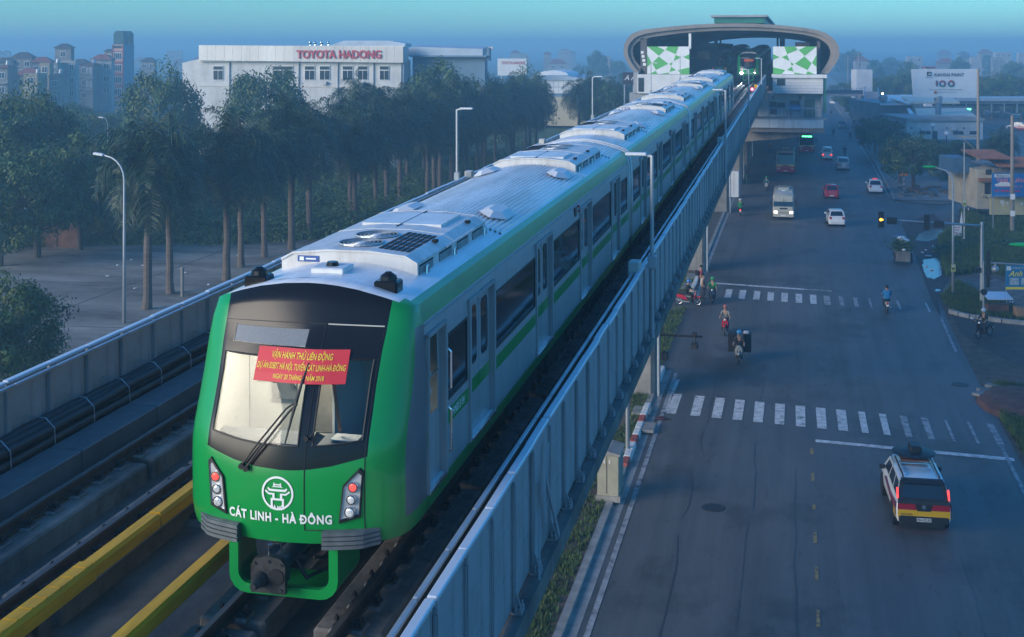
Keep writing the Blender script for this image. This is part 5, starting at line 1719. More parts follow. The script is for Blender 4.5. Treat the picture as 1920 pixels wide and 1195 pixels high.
# ---------------- yard edge: low brick wall, shed corner
m_brick = mat("old_brick", (0.14, 0.07, 0.05), .9, var=.35, scale=1.5)
a, b = G(0, 462), G(165, 468)
wl = thing("yard_wall", "low dark brick wall along the back of the concrete yard", "wall", (a.x, a.y+.6, 0))
d = (b-a); L = d.length; ang = atan2(d.y, d.x)
for k in range(int(L/2.4)):
    mb = MB(); M = Matrix.Rotation(ang, 4, 'Z')
    mb.box(k*2.4, k*2.4+2.37, -.11, .11, 0, 2.1, M=M); mb.box(k*2.4, k*2.4+.3, -.16, .16, 0, 2.25, M=M)
    mb.build("wall_section", m_brick, wl)
p = G(12, 470)
sh = thing("shed", "small shed with a pale metal roof at the left edge of the yard", "shed", (p.x-3, p.y+.5, 0))
mb = MB(); mb.box(-4, 2.5, 0, 3, 0, 2.6); mb.build("wall", m_concd, sh)
mb = MB(); mb.prism([(-4.4, -.9, 2.6), (3.0, -.9, 2.6), (3.0, -.9, 2.72), (-4.4, -.9, 2.72)], (0, 4.4, .7)); mb.build("roof", m_fcap, sh)
mb = MB(); mb.box(1.3, 2.2, -.06, .02, .3, 2.1); mb.build("door", m_paint, sh)

# ---------------- tall street lamp on the left and small ones
def street_lamp(base, h, reach, label, headmat, az=pi, group=None, r0=.11):
    t = thing("street_lamp", label, "street lamp", base, az, group)
    mb = MB()
    pts = [(0, 0, 0), (0, 0, h*.5), (0, 0, h*.84)] + [(reach*.75*(1-cos(a)), 0, h*.84 + h*.14*sin(a)) for a in (.3, .6, .9, 1.2, 1.5)] + [(reach*.8, 0, h*.985)]
    mb.tube(pts, [r0, r0*.8, r0*.6] + [r0*.5]*5 + [r0*.4], 8); mb.build("pole", m_lamp, t, smooth='all')
    M = Matrix.Translation((reach*.78, 0, h*.985)) @ Matrix.Rotation(radians(-6), 4, 'Y')
    mb = MB(); mb.bbox(0, .75, -.14, .14, -.06, .08, .05, M=M); mb.build("lamp_head", headmat, t)
    return t
p = G(233, 606)
street_lamp((p.x, p.y, 0), 10.5, 1.9, "tall grey street lamp with curved arm beside the first palm", m_white, az=pi-.1)
p = at_depth(202, 290, 150)
street_lamp((p.x, p.y, 0), 8.8, .6, "thin far pole in the field left of the big round tree", m_lamp, r0=.06)
for i, (px_, yb, D) in enumerate(((715, 230, 165), (1022, 230, 200))):
    p = at_depth(px_, yb, D)
    street_lamp((p.x, p.y, 0), 6.5, .8, ["thin lamp between the palm trunks", "small green-headed lamp beside the far palms"][i], mat("lamp_green", (0.05, 0.45, 0.10), .4, var=.05), r0=.07)
# posts standing in the yard
p = G(342, 556)
mb = MB(); mb.cyl((0, 0, 0), (0, 0, 1.9), .12, n=10); mb.cyl((0, 0, 1.9), (0, 0, 2.0), .15, n=10)
mb.build("concrete_post", m_conc, None, (p.x, p.y, 0), label="short concrete post beside the second palm in the yard", category="post")

# ---------------- white showroom
TY = 171.0
m_fas = mat("fascia_panel", (0.74, 0.72, 0.66), .55, var=.10, scale=.35, detail=8, stretch=(1, 1, .4))
m_fas2 = mat("fascia_panel_grey", (0.58, 0.57, 0.54), .6, var=.10, scale=.35, detail=8)
m_wallw = mat("showroom_wall", (0.56, 0.57, 0.57), .8, var=.12, scale=.4, detail=8)
m_lred = mat("letter_red", (0.42, 0.03, 0.05), .5, var=.05)
m_blueroof = mat("blue_steel_roof", (0.34, 0.42, 0.50), .5, metal=.2, var=.12, scale=.5)
m_bluewall = mat("blue_steel_wall", (0.10, 0.19, 0.28), .6, var=.12, scale=.5)
def TP(x, y): return at_Y(x, y, TY)
m_plate_ = mat("unit_white", (.5, .5, .5), .6, var=.1)
streaks("fascia_panel", .14, (1, 1, .12), lo=.5, hi=.8); streaks("fascia_panel_grey", .2, (1, 1, .12), lo=.5, hi=.8); streaks("showroom_wall", .25, (.8, .8, .1), lo=.48, hi=.8)
sw = thing("car_showroom", "long white showroom with a pale fascia and red letters behind the palms", "building")
def tb(nm, x0, x1, y0, y1, ya, yb, mt, par=sw, Yp=TY):
    A, B = at_Y(x0, y1, Yp), at_Y(x1, y0, Yp)
    mb = MB(); mb.box(A.x, B.x, Yp+ya, Yp+yb, A.z, B.z); return mb.build(nm, mt, par)
g0 = TP(378, 112)
mb = MB(); A, B = TP(372, 112), TP(757, 112); mb.box(A.x, B.x, TY, TY+3.2, 0, A.z); mb.build("wall", m_wallw, sw)
A, B = TP(340, 118), TP(374, 112)
mb = MB(); mb.prism([(A.x, TY+.3, 0), (B.x, TY+.3, 0), (B.x, TY+.3, B.z+.1), (A.x, TY+.3, A.z)], (0, 3, 0)); mb.build("side_wing", m_wallw, sw)
# fascia panels
n = 24
for k in range(n):
    x0 = 378 + (760-378)*k/n; x1 = 378 + (760-378)*(k+1)/n - .35
    big = x0 > 548
    f0 = (x0-378)/382
    tb("fascia_panel", x0, x1, 85 + 3.0*f0, 113.5 + 4.5*f0, -.9 if not big else -1.0, -.5, m_fas2 if big else m_fas)
tb("fascia_back", 378, 760, 86, 116, -.5, 1.5, m_fas2)
me = text_mesh("TOYOTA HADONG", 1.6, bold=.03, extrude=.06)
w = max(v.co.x for v in me.vertices) - min(v.co.x for v in me.vertices); hgt = .0
A, B = TP(562, 103), TP(720, 103)
for v in me.vertices: v.co.x *= (B.x-A.x)/w
me.materials.append(m_lred)
link("lettering", me, sw, ((A.x+B.x)/2, TY-1.12, (A.z+B.z)/2), (radians(90), 0, 0))
# windows with frames and panes
for x0, x1 in ((400, 419), (512, 550), (571.5, 590.5), (599.5, 619), (642.5, 662), (671, 690), (712, 730)):
    wn = tb("window", x0, x1, 123.5, 150.5, -.12, .05, m_pwhite)
    for (a, b, c, d) in ((x0+.8, x1-.8, 124.6, 131), (x0+.8, (x0+x1)/2-.5, 132.5, 149.6), ((x0+x1)/2+.5, x1-.8, 132.5, 149.6)):
        tb("pane", a, b, c, d, -.15, -.11, m_winb, wn)
for x in (430, 560, 633, 700, 752):
    tb("down_pipe", x, x+1.2, 117, 185, -.25, -.05, m_wallw)
for x in (606, 655, 676): tb("air_conditioner", x, x+8, 153, 159, -.6, -.02, m_plate_)
tb("wall_band", 372, 757, 160, 162, -.10, .02, m_fas2)
# roof hall behind, blue
A, B = TP(640, 84), TP(777, 84)
mb = MB()
a = [at_Y(x, y, TY+8) for x, y in ((618, 86), (645, 76.5), (730, 76.5), (760, 82), (760, 88), (618, 88))]
mb.prism([(p.x, TY+8, p.z) for p in a], (0, 3, 0)); mb.build("roof_hall", m_blueroof, sw)
a = [at_Y(x, y, TY+3) for x, y in ((760, 94), (775, 88), (905, 92), (905, 106), (760, 106))]
mb = MB(); mb.prism([(p.x, TY+3, p.z) for p in a], (0, 3, .3)); mb.build("annex_roof", m_blueroof, sw)
tb("annex_wall", 760, 898, 106, 190, 3.5, 5, m_bluewall)
tb("annex_eave", 760, 905, 104.5, 107.5, 2.2, 3.2, m_bluewall)
tb("annex_parapet", 779, 905, 88, 94, 6.2, 6.5, m_fas2)
tb("annex_edge", 903, 908, 90, 115, 3, 4, m_bluewall)
for k, (x, rr) in enumerate(((582, 7), (591, 7), (603, 8), (616, 6))):
    p = at_Y(x, 80, TY+4)
    mb = MB(); mb.sphere((p.x, TY+4, p.z), rr*.5*.072, 12, 8, 0, (1, 1.3, 1)); mb.cyl((p.x, TY+4, p.z-1.0), (p.x, TY+4, p.z-.3), .12, n=6)
    mb.build("roof_ventilator", m_chrome, sw, smooth=True)

# ---------------- board on the roofs, glass hall, dark sign near the station
def board(nm, label, x0, x1, y0, y1, D, mt, posts=True, depth=.3, zb=0):
    A, B = at_depth(x0, y1, D), at_depth(x1, y0, D)
    t = thing(nm, label, "billboard", ((A.x+B.x)/2, (A.y+B.y)/2, 0), YAW)
    W = (x1-x0)*D/FPX/2
    mb = MB(); mb.box(-W, W, 0, depth, A.z, B.z); mb.build("panel", mt, t)
    if posts:
        for s_ in (-.7, .7):
            mb = MB(); mb.cyl((s_*W, depth+.15, zb), (s_*W, depth+.15, A.z+.4), .14, n=8); mb.build("post", m_steel, t)
    return t, W, A.z, B.z
t, W, z0, z1 = board("roof_billboard", "white billboard with small red lettering behind the palm tops", 933, 987, 110, 142, 262, m_pwhite)
me = text_mesh("TOYOTA HADONG", .82, bold=.03); w = max(v.co.x for v in me.vertices)*2
for v in me.vertices: v.co.x *= 1.62*W/w
me.materials.append(m_lred); link("lettering", me, t, (.3, -.02, z1-.95), (radians(90), 0, 0))
for k in range(4):
    mb = MB(); mb.tube([(-W+.8+k*W*.6, .1, z1), (-W+.8+k*W*.6, -.5, z1+.5)], .04, 5); mb.box(-W+.65+k*W*.6, -W+.95+k*W*.6, -.7, -.4, z1+.45, z1+.6); mb.build("board_lamp", m_steel, t)
GY = 262.0
gh = thing("glass_hall", "pale gridded hall with rounded roof between the palms and the station", "building")
def gb(nm, x0, x1, y0, y1, ya, yb, mt, par=gh): return tb(nm, x0, x1, y0, y1, ya, yb, mt, par, GY)
gb("wall", 1005, 1100, 148, 182, 0, 20, m_bluewall)
for i in range(9):
    for j in range(2):
        gb("wall_panel", 1012+9*i, 1020.4+9*i, 151+13*j, 163+12.2*j, -.2, .1, m_pwhite)
gb("base", 1000, 1100, 182, 235, -1, 20, mat("cream_wall", (0.46, 0.41, 0.28), .8, var=.1))
a = [at_Y(x, y, GY) for x, y in ((990, 150), (1000, 142), (1055, 142), (1100, 148), (1100, 151), (990, 151))]
mb = MB(); mb.prism([(p.x, GY-.6, p.z) for p in a], (0, 22, 0)); mb.build("roof", m_blueroof, gh)
a = [at_Y(1006 + 30*(1-cos(q)), 142 - 9.5*sin(q), GY+4) for q in [pi*k/10 for k in range(11)]]
mb = MB(); mb.prism([(p.x, GY+4, p.z) for p in a], (0, 14, 0)); mb.build("roof_vault", m_pwhite, gh, smooth=True)
a = at_Y(1027, 135, GY+4); mb = MB(); mb.cyl((a.x, GY+4, a.z), (a.x, GY+4, a.z+4), .05, n=5); mb.build("mast", m_steel, gh)
t, W, z0, z1 = board("dark_sign", "dark brown shop sign with white lettering at the station's left end", 1168, 1192, 136, 158, 205, mat("sign_brown", (0.05, 0.03, 0.035), .6, var=.1))
me = text_mesh("A A", 1.1, shear=.3, bold=.02); me.materials.append(m_wtxt); link("lettering", me, t, (.1, -.02, z1-.9), (radians(90), 0, 0))
# long viaduct-side wall and pale path at the far left of the line
# ---------------- old houses on the left skyline
m_hw = [mat("house_wall_a", (0.20, 0.185, 0.17), .85, var=.3, scale=.3), mat("house_wall_b", (0.17, 0.165, 0.165), .85, var=.25, scale=.3), mat("house_wall_c", (0.28, 0.23, 0.15), .85, var=.25, scale=.3), mat("house_wall_d", (0.31, 0.31, 0.30), .85, var=.2, scale=.3)]
m_tile = mat("roof_tile_red", (0.20, 0.06, 0.05), .8, var=.25, scale=1)
m_tiled = mat("roof_tile_dark", (0.06, 0.05, 0.055), .8, var=.25, scale=1)
def house(label, x0, x1, yt, D, mt, roof=None, floors=3, ybase=None, win=2, depth=2.6, gable=True, turret=None):
    A = at_depth((x0+x1)/2, yt, D); W = (x1-x0)*D/FPX/2; H = A.z
    t = thing("town_house", label, "house", (A.x, A.y, 0), YAW)
    rh = 0
    if roof: rh = min(3.2, W*.55)
    mb = MB(); mb.box(-W, W, 0, depth, 0, H-rh); mb.build("wall", mt, t)
    if roof:
        e = .5
        mb = MB()
        vs = [(-W-e, -e, H-rh), (W+e, -e, H-rh), (W+e, depth+e, H-rh), (-W-e, depth+e, H-rh), (-W*.35, depth*.35, H), (W*.35, depth*.35, H), (W*.35, depth*.65, H), (-W*.35, depth*.65, H)]
        mb.add(vs, [(0,1,5,4),(1,2,6,5),(2,3,7,6),(3,0,4,7),(4,5,6,7),(3,2,1,0)]); mb.build("roof", roof, t)
    top = H-rh
    fh = 3.3
    for f in range(floors):
        z = top - fh*(f+1) + .9
        if z < .3: break
        for k in range(win):
            xc = -W + 2*W*(k+.5)/win
            ww = min(.75, W/win*.55)
            mb = MB(); mb.box(xc-ww, xc+ww, -.08, .03, z, z+1.5); wn = mb.build("window", m_pwhite, t)
            mb = MB()
            mb.box(xc-ww+.1, xc-.05, -.10, -.07, z+.1, z+1.4); mb.box(xc+.05, xc+ww-.1, -.10, -.07, z+.1, z+1.4); mb.build("pane", m_winb, wn)
        mb = MB(); mb.box(-W-.15, W+.15, -.5 if f % 2 else -.12, .05, z-.95, z-.75); mb.build("ledge", m_hw[3], t)
    return t, W, H
house("grey old house with hipped roof at the far left skyline", 22, 60, 98, 330, m_hw[1], m_tiled)
house("low house with dark roof at the left edge", -10, 24, 108, 320, m_hw[1], m_tiled, win=3)
house("house with red-brown roof next to the grey old house", 58, 96, 107, 325, m_hw[0], m_tile)
house("cream balcony house below the red-brown roof", 74, 93, 118, 300, m_hw[2], None, floors=4, win=1)
house("narrow stair tower house with pointed dark roof", 103, 133, 82, 340, m_hw[0], m_tiled, floors=2, win=1)
house("white house with flat porch roof beside the tower house", 112, 142, 114, 318, m_hw[3], None, floors=3)
house("blue-grey house with hipped roof right of the tower house", 132, 166, 111, 335, m_hw[1], m_tiled)
house("white balcony villa with red roof left of the pink house", 171, 209, 102, 335, m_hw[3], m_tile, floors=3)
house("cream gable house behind the pink house", 196, 212, 92, 362, m_hw[2], m_tiled, floors=1, win=1)
house("low dark house right of the pink house", 264, 290, 108, 420, m_hw[1], m_tiled)
house("grey house low in front of the skyline at far left", -5, 30, 135, 300, m_hw[0], m_tile, win=2)
house("dark shed-like house between the old houses", 30, 78, 128, 305, m_hw[1], m_tile, win=3)
hr = random.Random(5)
for i, (x0, x1, yt, D) in enumerate(((-8, 14, 122, 285), (12, 34, 142, 280), (44, 70, 138, 285), (66, 88, 146, 282), (92, 112, 138, 290), (120, 146, 146, 285), (146, 172, 134, 300), (168, 190, 146, 292), (96, 108, 118, 312), (160, 174, 118, 330))):
    if i in (1, 3, 5, 6, 7): continue
    t_, W_h, H_h = house("small cluttered house in the left skyline huddle, " + NUM[i] + " listed", x0, x1, yt, D, m_hw[i % 4], (m_tile, m_tiled, None)[i % 3], floors=2, win=1+i % 2, depth=6)
    t_["label"] = ["squat house at the very left edge of the skyline huddle", "low red-roofed house below the far-left roofs", "small house under the grey hipped roof", "tiny house below the cream balcony house", "narrow dark house between cream house and tower", "low white house at the foot of the flat-porch house", "little house right of the flat-porch house", "low house below the red-roofed villa", "thin house just left of the tower house", "thin house between blue-grey house and villa"][i]
    mb = MB(); mb.cyl((hr.uniform(-.5, .5)*W_h, 3, H_h-.4), (hr.uniform(-.5, .5)*W_h, 3, H_h+.9), .5, n=10); mb.build("roof_tank", m_steel, t_)
    mb = MB(); mb.box(-W_h*.9, W_h*.9, -1.0, 0, H_h-4.3, H_h-4.15); mb.build("balcony", m_hw[3], t_)
# tall narrow pink house with plain blue side wall
D = 345; A = at_depth(211, 84, D); k_ = D/FPX
ph = thing("pink_house", "tall narrow house with pink tiled front and plain blue side wall", "house", (A.x, A.y, 0), YAW)
H = A.z; wf = 20*k_; wt = 52*k_
m_pink = mat("pink_front", (0.62, 0.33, 0.25), .7, var=.08, scale=.5); m_pblue = mat("blue_side_wall", (0.12, 0.24, 0.32), .85, var=.12, scale=.3); m_redtrim = mat("red_trim", (0.33, 0.05, 0.07), .7, var=.1)
mb = MB(); mb.box(0, wf, 0, .4, 0, H); mb.build("front_wall", m_pink, ph)
mb = MB(); mb.box(.05, wf-.02, .4, 10, 0, H+.1); mb.build("side_wall", m_pblue, ph)
for f in range(6):
    z = H - 1.3 - 3.27*(f+1) + .5
    if z < 0: break
    mb = MB(); mb.box(wf*.14, wf*.86, -.12, .02, z, z+1.9); wn = mb.build("window", m_pwhite, ph)
    for q in range(4):
        mb = MB(); mb.box(wf*(.17+.17*q), wf*(.17+.17*q+.13), -.15, -.11, z+.15, z+1.75); mb.build("pane", m_winb, wn)
    mb = MB(); mb.box(-.1, wf+.05, -.2, .02, z-.75, z-.55); mb.build("red_trim", m_redtrim, ph)
    mb = MB(); mb.box(-.1, wf+.05, -.2, .02, z+2.15, z+2.3); mb.build("red_trim", m_redtrim, ph)
for x in (-.1, wf-.12):
    mb = MB(); mb.box(x, x+.2, -.18, .02, 0, H); mb.build("red_trim", m_redtrim, ph)
for q in range(5):
    mb = MB(); mb.box(wf*(.12+.16*q), wf*(.12+.16*q+.1), -.12, .02, H-.95, H-.25); mb.build("parapet_slot", m_winb, ph)
for (y0_, y1_) in ((.6, 5.2), (6.6, 9.8)):
    mb = MB(); a = [(.1, H+.1), (wf-.1, H+.1), (wf-.1, H+3.0), (wf/2+.8, H+3.8), (wf/2-.8, H+3.8), (.1, H+3.0)]
    mb.prism([(x, y0_, z) for x, z in a], (0, y1_-y0_, 0)); mb.build("roof_shelter", mat("shelter_green", (0.035, 0.09, 0.10), .7, var=.2), ph)
# ---------------- hazy town on the horizon
r = random.Random(77)
TOWN = []
for i in range(46):
    px_ = r.choice((r.uniform(960, 1180), r.uniform(1570, 1930), r.uniform(1570, 1930), r.uniform(-20, 380)))
    D = r.uniform(520, 1100); yt = r.uniform(92, 122) if px_ > 900 else r.uniform(104, 130)
    if at_depth(px_, yt, D).z < 5: yt = 95
    TOWN.append((px_, yt, D, r.uniform(14, 34)))
cnt = {}
for px_, yt, D, w in sorted(TOWN):
    sd_ = side_of(px_); c = cnt[sd_] = cnt.get(sd_, -1) + 1
    th, _w, _h = house(f"pale town house fading into the haze {sd_}, {NUM[c]} from the left there", px_-w/2, px_+w/2, yt, D, m_hw[r.choice((0, 2, 3))], r.choice((None, m_tile, m_tiled)), floors=3, win=r.choice((2, 3, 4)))
    th["group"] = f"hazy town houses {sd_}"
# ================================================================ vehicles
m_tyre = mat("tyre", (0.015, 0.015, 0.016), .8, var=.2, scale=8)
m_rim = mat("rim", (0.45, 0.46, 0.48), .3, metal=.8, var=.1, scale=6)
m_cglass = mat("car_glass", (0.012, 0.016, 0.02), .06, var=0, spec=.8)
m_trim = mat("black_trim", (0.014, 0.014, 0.015), .5, var=.2, scale=6)
m_tail = mat("tail_light", (0.45, 0.015, 0.015), .25, var=0)
m_tailon = mat("tail_light_lit", (0.6, 0.02, 0.02), .25, var=0, emit=(1, .05, .04), estr=1.0)
m_hlamp = mat("head_lamp_lens", (0.65, 0.66, 0.66), .12, metal=.4, var=.1, scale=20)
m_hlon = mat("head_lamp_lit", (.9, .9, .85), .2, var=0, emit=(1, .93, .8), estr=1.6)
m_plate = mat("number_plate", (0.65, 0.66, 0.66), .5, var=.05, scale=10)
def paint(n, c): return mat("paint_"+n, c, .25, var=.04, scale=1.2, coat=.5)

WHEEL = {}
def wheel(t, x, y, r, w=.2):
    k = (round(r, 2), round(w, 2))
    if k not in WHEEL:
        mb = MB()
        N = 20; prof = [(-w/2, r*.62), (-w/2, r*.92), (-w*.38, r), (w*.38, r), (w/2, r*.92), (w/2, r*.62)]
        rows = [[(px, pr*cos(2*pi*i/N), pr*sin(2*pi*i/N)) for i in range(N+1)] for px, pr in prof]
        mb.grid(rows)
        a = mb.mesh("tyre", [m_tyre])
        mb = MB()
        for s_ in (-1, 1):
            mb.cyl((s_*w*.30, 0, 0), (s_*w*.44, 0, 0), r*.62, r*.60, 16, 0)
            for q in range(5):
                an = 2*pi*q/5; mb.box(s_*w*.44-.01, s_*w*.44+.012, -.035, .035, .05, r*.55, 1, M=Matrix.Rotation(an, 4, 'X'))
        b = mb.mesh("rim", [m_trim, m_rim])
        WHEEL[k] = (a, b)
    a, b = WHEEL[k]
    wv = link("wheel", a, t, (x, y, r)); link("rim", b, wv)
    return wv

def car(label, cat, loc, rotz, P, body, name="car", group="vehicles on the road", lit=False, roofmat=None, parts=True):
    """y forward. P: L W belt H, profile tables"""
    t = thing(name, label, cat, loc, rotz, group)
    L, W, H, belt = P['L'], P['W'], P['H'], P['belt']
    hw = W/2; zb = P.get('zb', .22)
    # lower body: stations (y, top z, half-width factor)
    S = P['deck']
    rows = []
    for y, zt, wf, zl in S:
        w = hw*wf
        rows.append([(-w*.94, y, zl), (-w*.99, y, zl+.12), (-w, y, (zl+zt)*.5), (-w*.97, y, zt-.10), (-w*.90, y, zt-.015), (-w*.5, y, zt+.012), (0, y, zt+.02), (w*.5, y, zt+.012), (w*.90, y, zt-.015), (w*.97, y, zt-.10), (w, y, (zl+zt)*.5), (w*.99, y, zl+.12), (w*.94, y, zl)])
    mb = MB(); mb.grid(rows); mb.poly(rows[0]); mb.poly(list(reversed(rows[-1])))
    bands = P.get('bands')
    bm_ = [body]
    bd = mb.build("body", bm_, t, smooth=True)
    # greenhouse
    (r0, r1, f1, f0) = P['gh']      # rear bottom y, rear top, front top, front bottom
    wb, wt = hw*.93, hw*P.get('tumble', .76); ht = H; hb = belt-.03
    B = [(-wb, r0), (wb, r0), (wb, f0), (-wb, f0)]; T = [(-wt, r1), (wt, r1), (wt, f1), (-wt, f1)]
    mb = MB()
    N = 5
    rows = []
    for i in range(N+1):
        f = i/N
        fz = sin(f*pi/2)**.9; z = hb + (ht-hb)*f
        ring = []
        for k in range(4):
            for q in (0, .5):
                b0, b1, t0, t1 = B[k], B[(k+1) % 4], T[k], T[(k+1) % 4]
                bx, by = b0[0]+(b1[0]-b0[0])*q, b0[1]+(b1[1]-b0[1])*q
                tx, ty = t0[0]+(t1[0]-t0[0])*q, t0[1]+(t1[1]-t0[1])*q
                ring.append((bx+(tx-bx)*f, by+(ty-by)*f, z))
        ring.append(ring[0]); rows.append(ring)
    mb.grid(rows)
    top = rows[-1][:-1]
    crown = [(x*.86, (y-(r1+f1)/2)*.9+(r1+f1)/2, ht+.045) for x, y, z in top]
    mb.grid([rows[-1], crown+[crown[0]]]); mb.poly(crown)
    mb.build("roof", roofmat or body, t, smooth=True)
    # glass panels lie just proud of the cabin faces
    def gpan(nm, k, u0, u1, v0, v1, mt=m_cglass, off=.012):
        b0, b1, t0, t1 = B[k], B[(k+1) % 4], T[k], T[(k+1) % 4]
        def pt(u, v):
            b_ = Vector((b0[0]+(b1[0]-b0[0])*u, b0[1]+(b1[1]-b0[1])*u, hb)); t_ = Vector((t0[0]+(t1[0]-t0[0])*u, t0[1]+(t1[1]-t0[1])*u, ht))
            return b_.lerp(t_, v)
        c = [pt(u0, v0), pt(u1, v0), pt(u1*.98+.02*u0, v1), pt(u0*.98+.02*u1, v1)]
        n = (c[1]-c[0]).cross(c[3]-c[0]).normalized()
        ctr = Vector((0, (r0+f0)/2, (hb+ht)/2))
        if n.dot(c[0]-ctr) < 0: n = -n
        mb = MB(); mb.prism([p - n*.004 for p in c], n*off); return mb.build(nm, mt, t)
    gpan("rear_window", 0, .08, .92, .16, .88)
    gpan("windscreen", 2, .06, .94, .10, .92)
    spl = P.get('split', [(.06, .48), (.52, .94)])
    for a, b in spl:
        gpan("side_window", 1, a, b, .14, .86); gpan("side_window", 3, 1-b, 1-a, .14, .86)
    # wheels
    for y in P['axles']:
        for s_ in (-1, 1): wheel(t, s_*(hw-.12), y, P.get('wr', .31), .2)
        for s_ in (-1, 1):
            mb = MB(); mb.cyl((s_*(hw-.24), y, P.get('wr', .31)+.02), (s_*(hw+.004), y, P.get('wr', .31)+.02), P.get('wr', .31)+.06, n=18); mb.build("wheel_arch", m_trim, t)
    # lamps, bumper, plates, mirrors
    yr, yf = S[0][0], S[-1][0]; wr_, wf_ = hw*S[0][2], hw*S[-1][2]
    zt = P.get('tailz', (.72, .95))
    for s_ in (-1, 1):
        mb = MB(); mb.bbox(s_*wr_*.84-.11, s_*wr_*.84+.11, yr-.03, yr+.12, zt[0], zt[1], .02); mb.build("tail_light", m_tailon if lit else m_tail, t)
        mb = MB(); mb.bbox(s_*wf_*.78-.15, s_*wf_*.78+.15, yf-.12, yf+.03, P.get('hz', .62), P.get('hz', .62)+.15, .03); mb.build("headlight", P.get('hl', m_hlamp), t)
        mb = MB(); mb.bbox(s_*(hw*.97)-.02 if s_ > 0 else -hw*.97-.20, (hw*.97+.20) if s_ > 0 else -hw*.97+.02, f0-.62, f0-.50, belt+.02, belt+.17, .02); mb.build("mirror", P.get('mir', body), t)
    mb = MB(); mb.bbox(-wr_*.96, wr_*.96, yr-.07, yr+.1, zb+.08, zb+.32, .04); mb.build("rear_bumper", P.get('bump', body), t)
    mb = MB(); mb.bbox(-wf_*.96, wf_*.96, yf-.1, yf+.06, zb+.05, zb+.30, .04); mb.build("front_bumper", P.get('bump', body), t)
    mb = MB(); mb.box(-.24, .24, yr-.085, yr-.06, zb+.34, zb+.47) if P.get('platehi') else mb.box(-.24, .24, yr-.085, yr-.06, zb+.14, zb+.26); mb.build("number_plate", m_plate, t)
    mb = MB(); mb.box(-hw*.8, hw*.8, yr+.3, yf-.3, .14, zb+.1); mb.build("underbody", m_trim, t)
    return t
def deck(L, pts, zl=.24): return [(y, z, w, zl) for y, z, w in pts]
HATCH = dict(L=3.6, W=1.6, H=1.48, belt=.95, zb=.2, deck=deck(3.6, [(-1.78, .80, .88), (-1.72, .93, .95), (-1.3, .97, 1.0), (.3, .97, 1.0), (.9, .93, .98), (1.45, .82, .93), (1.75, .66, .80), (1.80, .5, .72)]), gh=(-1.66, -1.25, .15, 1.0), axles=(-1.15, 1.2), wr=.28)
SEDAN = dict(L=4.4, W=1.7, H=1.47, belt=.95, zb=.2, deck=deck(4.4, [(-2.2, .85, .86), (-2.1, .98, .93), (-1.5, 1.0, 1.0), (.5, .97, 1.0), (1.1, .93, .98), (1.8, .82, .93), (2.1, .66, .82), (2.18, .5, .74)]), gh=(-1.6, -.95, .3, 1.15), axles=(-1.35, 1.35), wr=.3)
SUV = dict(L=4.0, W=1.72, H=1.75, belt=1.12, zb=.28, deck=deck(4.0, [(-1.95, 1.02, .92), (-1.88, 1.1, .97), (-1.2, 1.14, 1.0), (.5, 1.12, 1.0), (1.1, 1.05, .98), (1.7, .96, .93), (1.95, .8, .86), (2.0, .6, .8)], .34), gh=(-1.86, -1.72, .25, .95), tumble=.84, axles=(-1.2, 1.25), wr=.35)
VAN = dict(L=3.9, W=1.55, H=1.85, belt=1.1, zb=.25, deck=deck(3.9, [(-1.92, 1.0, .95), (-1.88, 1.1, .98), (-1.2, 1.12, 1.0), (.9, 1.12, 1.0), (1.4, 1.05, .98), (1.75, .95, .92), (1.92, .75, .86), (1.95, .55, .82)], .3), gh=(-1.88, -1.78, .85, 1.5), tumble=.88, axles=(-1.2, 1.3), wr=.28)
PICK = dict(L=5.0, W=1.9, H=1.76, belt=1.16, zb=.34, deck=deck(5.0, [(-2.45, 1.06, .93), (-2.40, 1.14, .97), (-1.5, 1.17, 1.0), (.5, 1.15, 1.0), (1.3, 1.10, .98), (2.0, 1.02, .94), (2.35, .86, .86), (2.45, .62, .78)], .42), gh=(-2.38, -2.05, .55, 1.45), tumble=.80, axles=(-1.45, 1.5), wr=.38, split=[(.03, .30), (.34, .62), (.66, .93)], mir=m_trim, bump=m_trim, tailz=(.74, .98))
white, redp = paint("white", (.72, .73, .72)), paint("red", (.42, .02, .03))
def gp(x, y): p = G(x, y); return (p.x, p.y, .012)
def head(px_): return 0.0
# the escort pickup
p = G(1733, 1003)
pk = car("white pickup with red and yellow rear stripes carrying a black drum on its roof", "pickup", (p.x-.15, p.y+2.4, .012), radians(3.0), PICK, white, name="pickup_truck", lit=True)
hw = .95
m_pred, m_pyel = paint("stripe_red", (.30, .01, .025)), paint("stripe_yellow", (.62, .36, .01))
def slab(nm, pts, vec, mt): mb = MB(); mb.prism(pts, vec); return mb.build(nm, mt, pk)
slab("red_stripe", [(-.88, -2.47, .86), (.88, -2.47, .86), (.88, -2.47, 1.06), (-.88, -2.47, 1.06)], (0, -.02, 0), m_pred)
slab("yellow_stripe", [(-.88, -2.47, .58), (.88, -2.47, .58), (.88, -2.47, .858), (-.88, -2.47, .858)], (0, -.02, 0), m_pyel)
slab("tailgate_trim", [(-.30, -2.49, 1.06), (.30, -2.49, 1.06), (.22, -2.49, .83), (-.22, -2.49, .83)], (0, -.012, 0), m_trim)
slab("tailgate_top", [(-.88, -2.45, 1.06), (.88, -2.45, 1.06), (.86, -2.42, 1.19), (-.86, -2.42, 1.19)], (0, -.02, 0), m_trim)
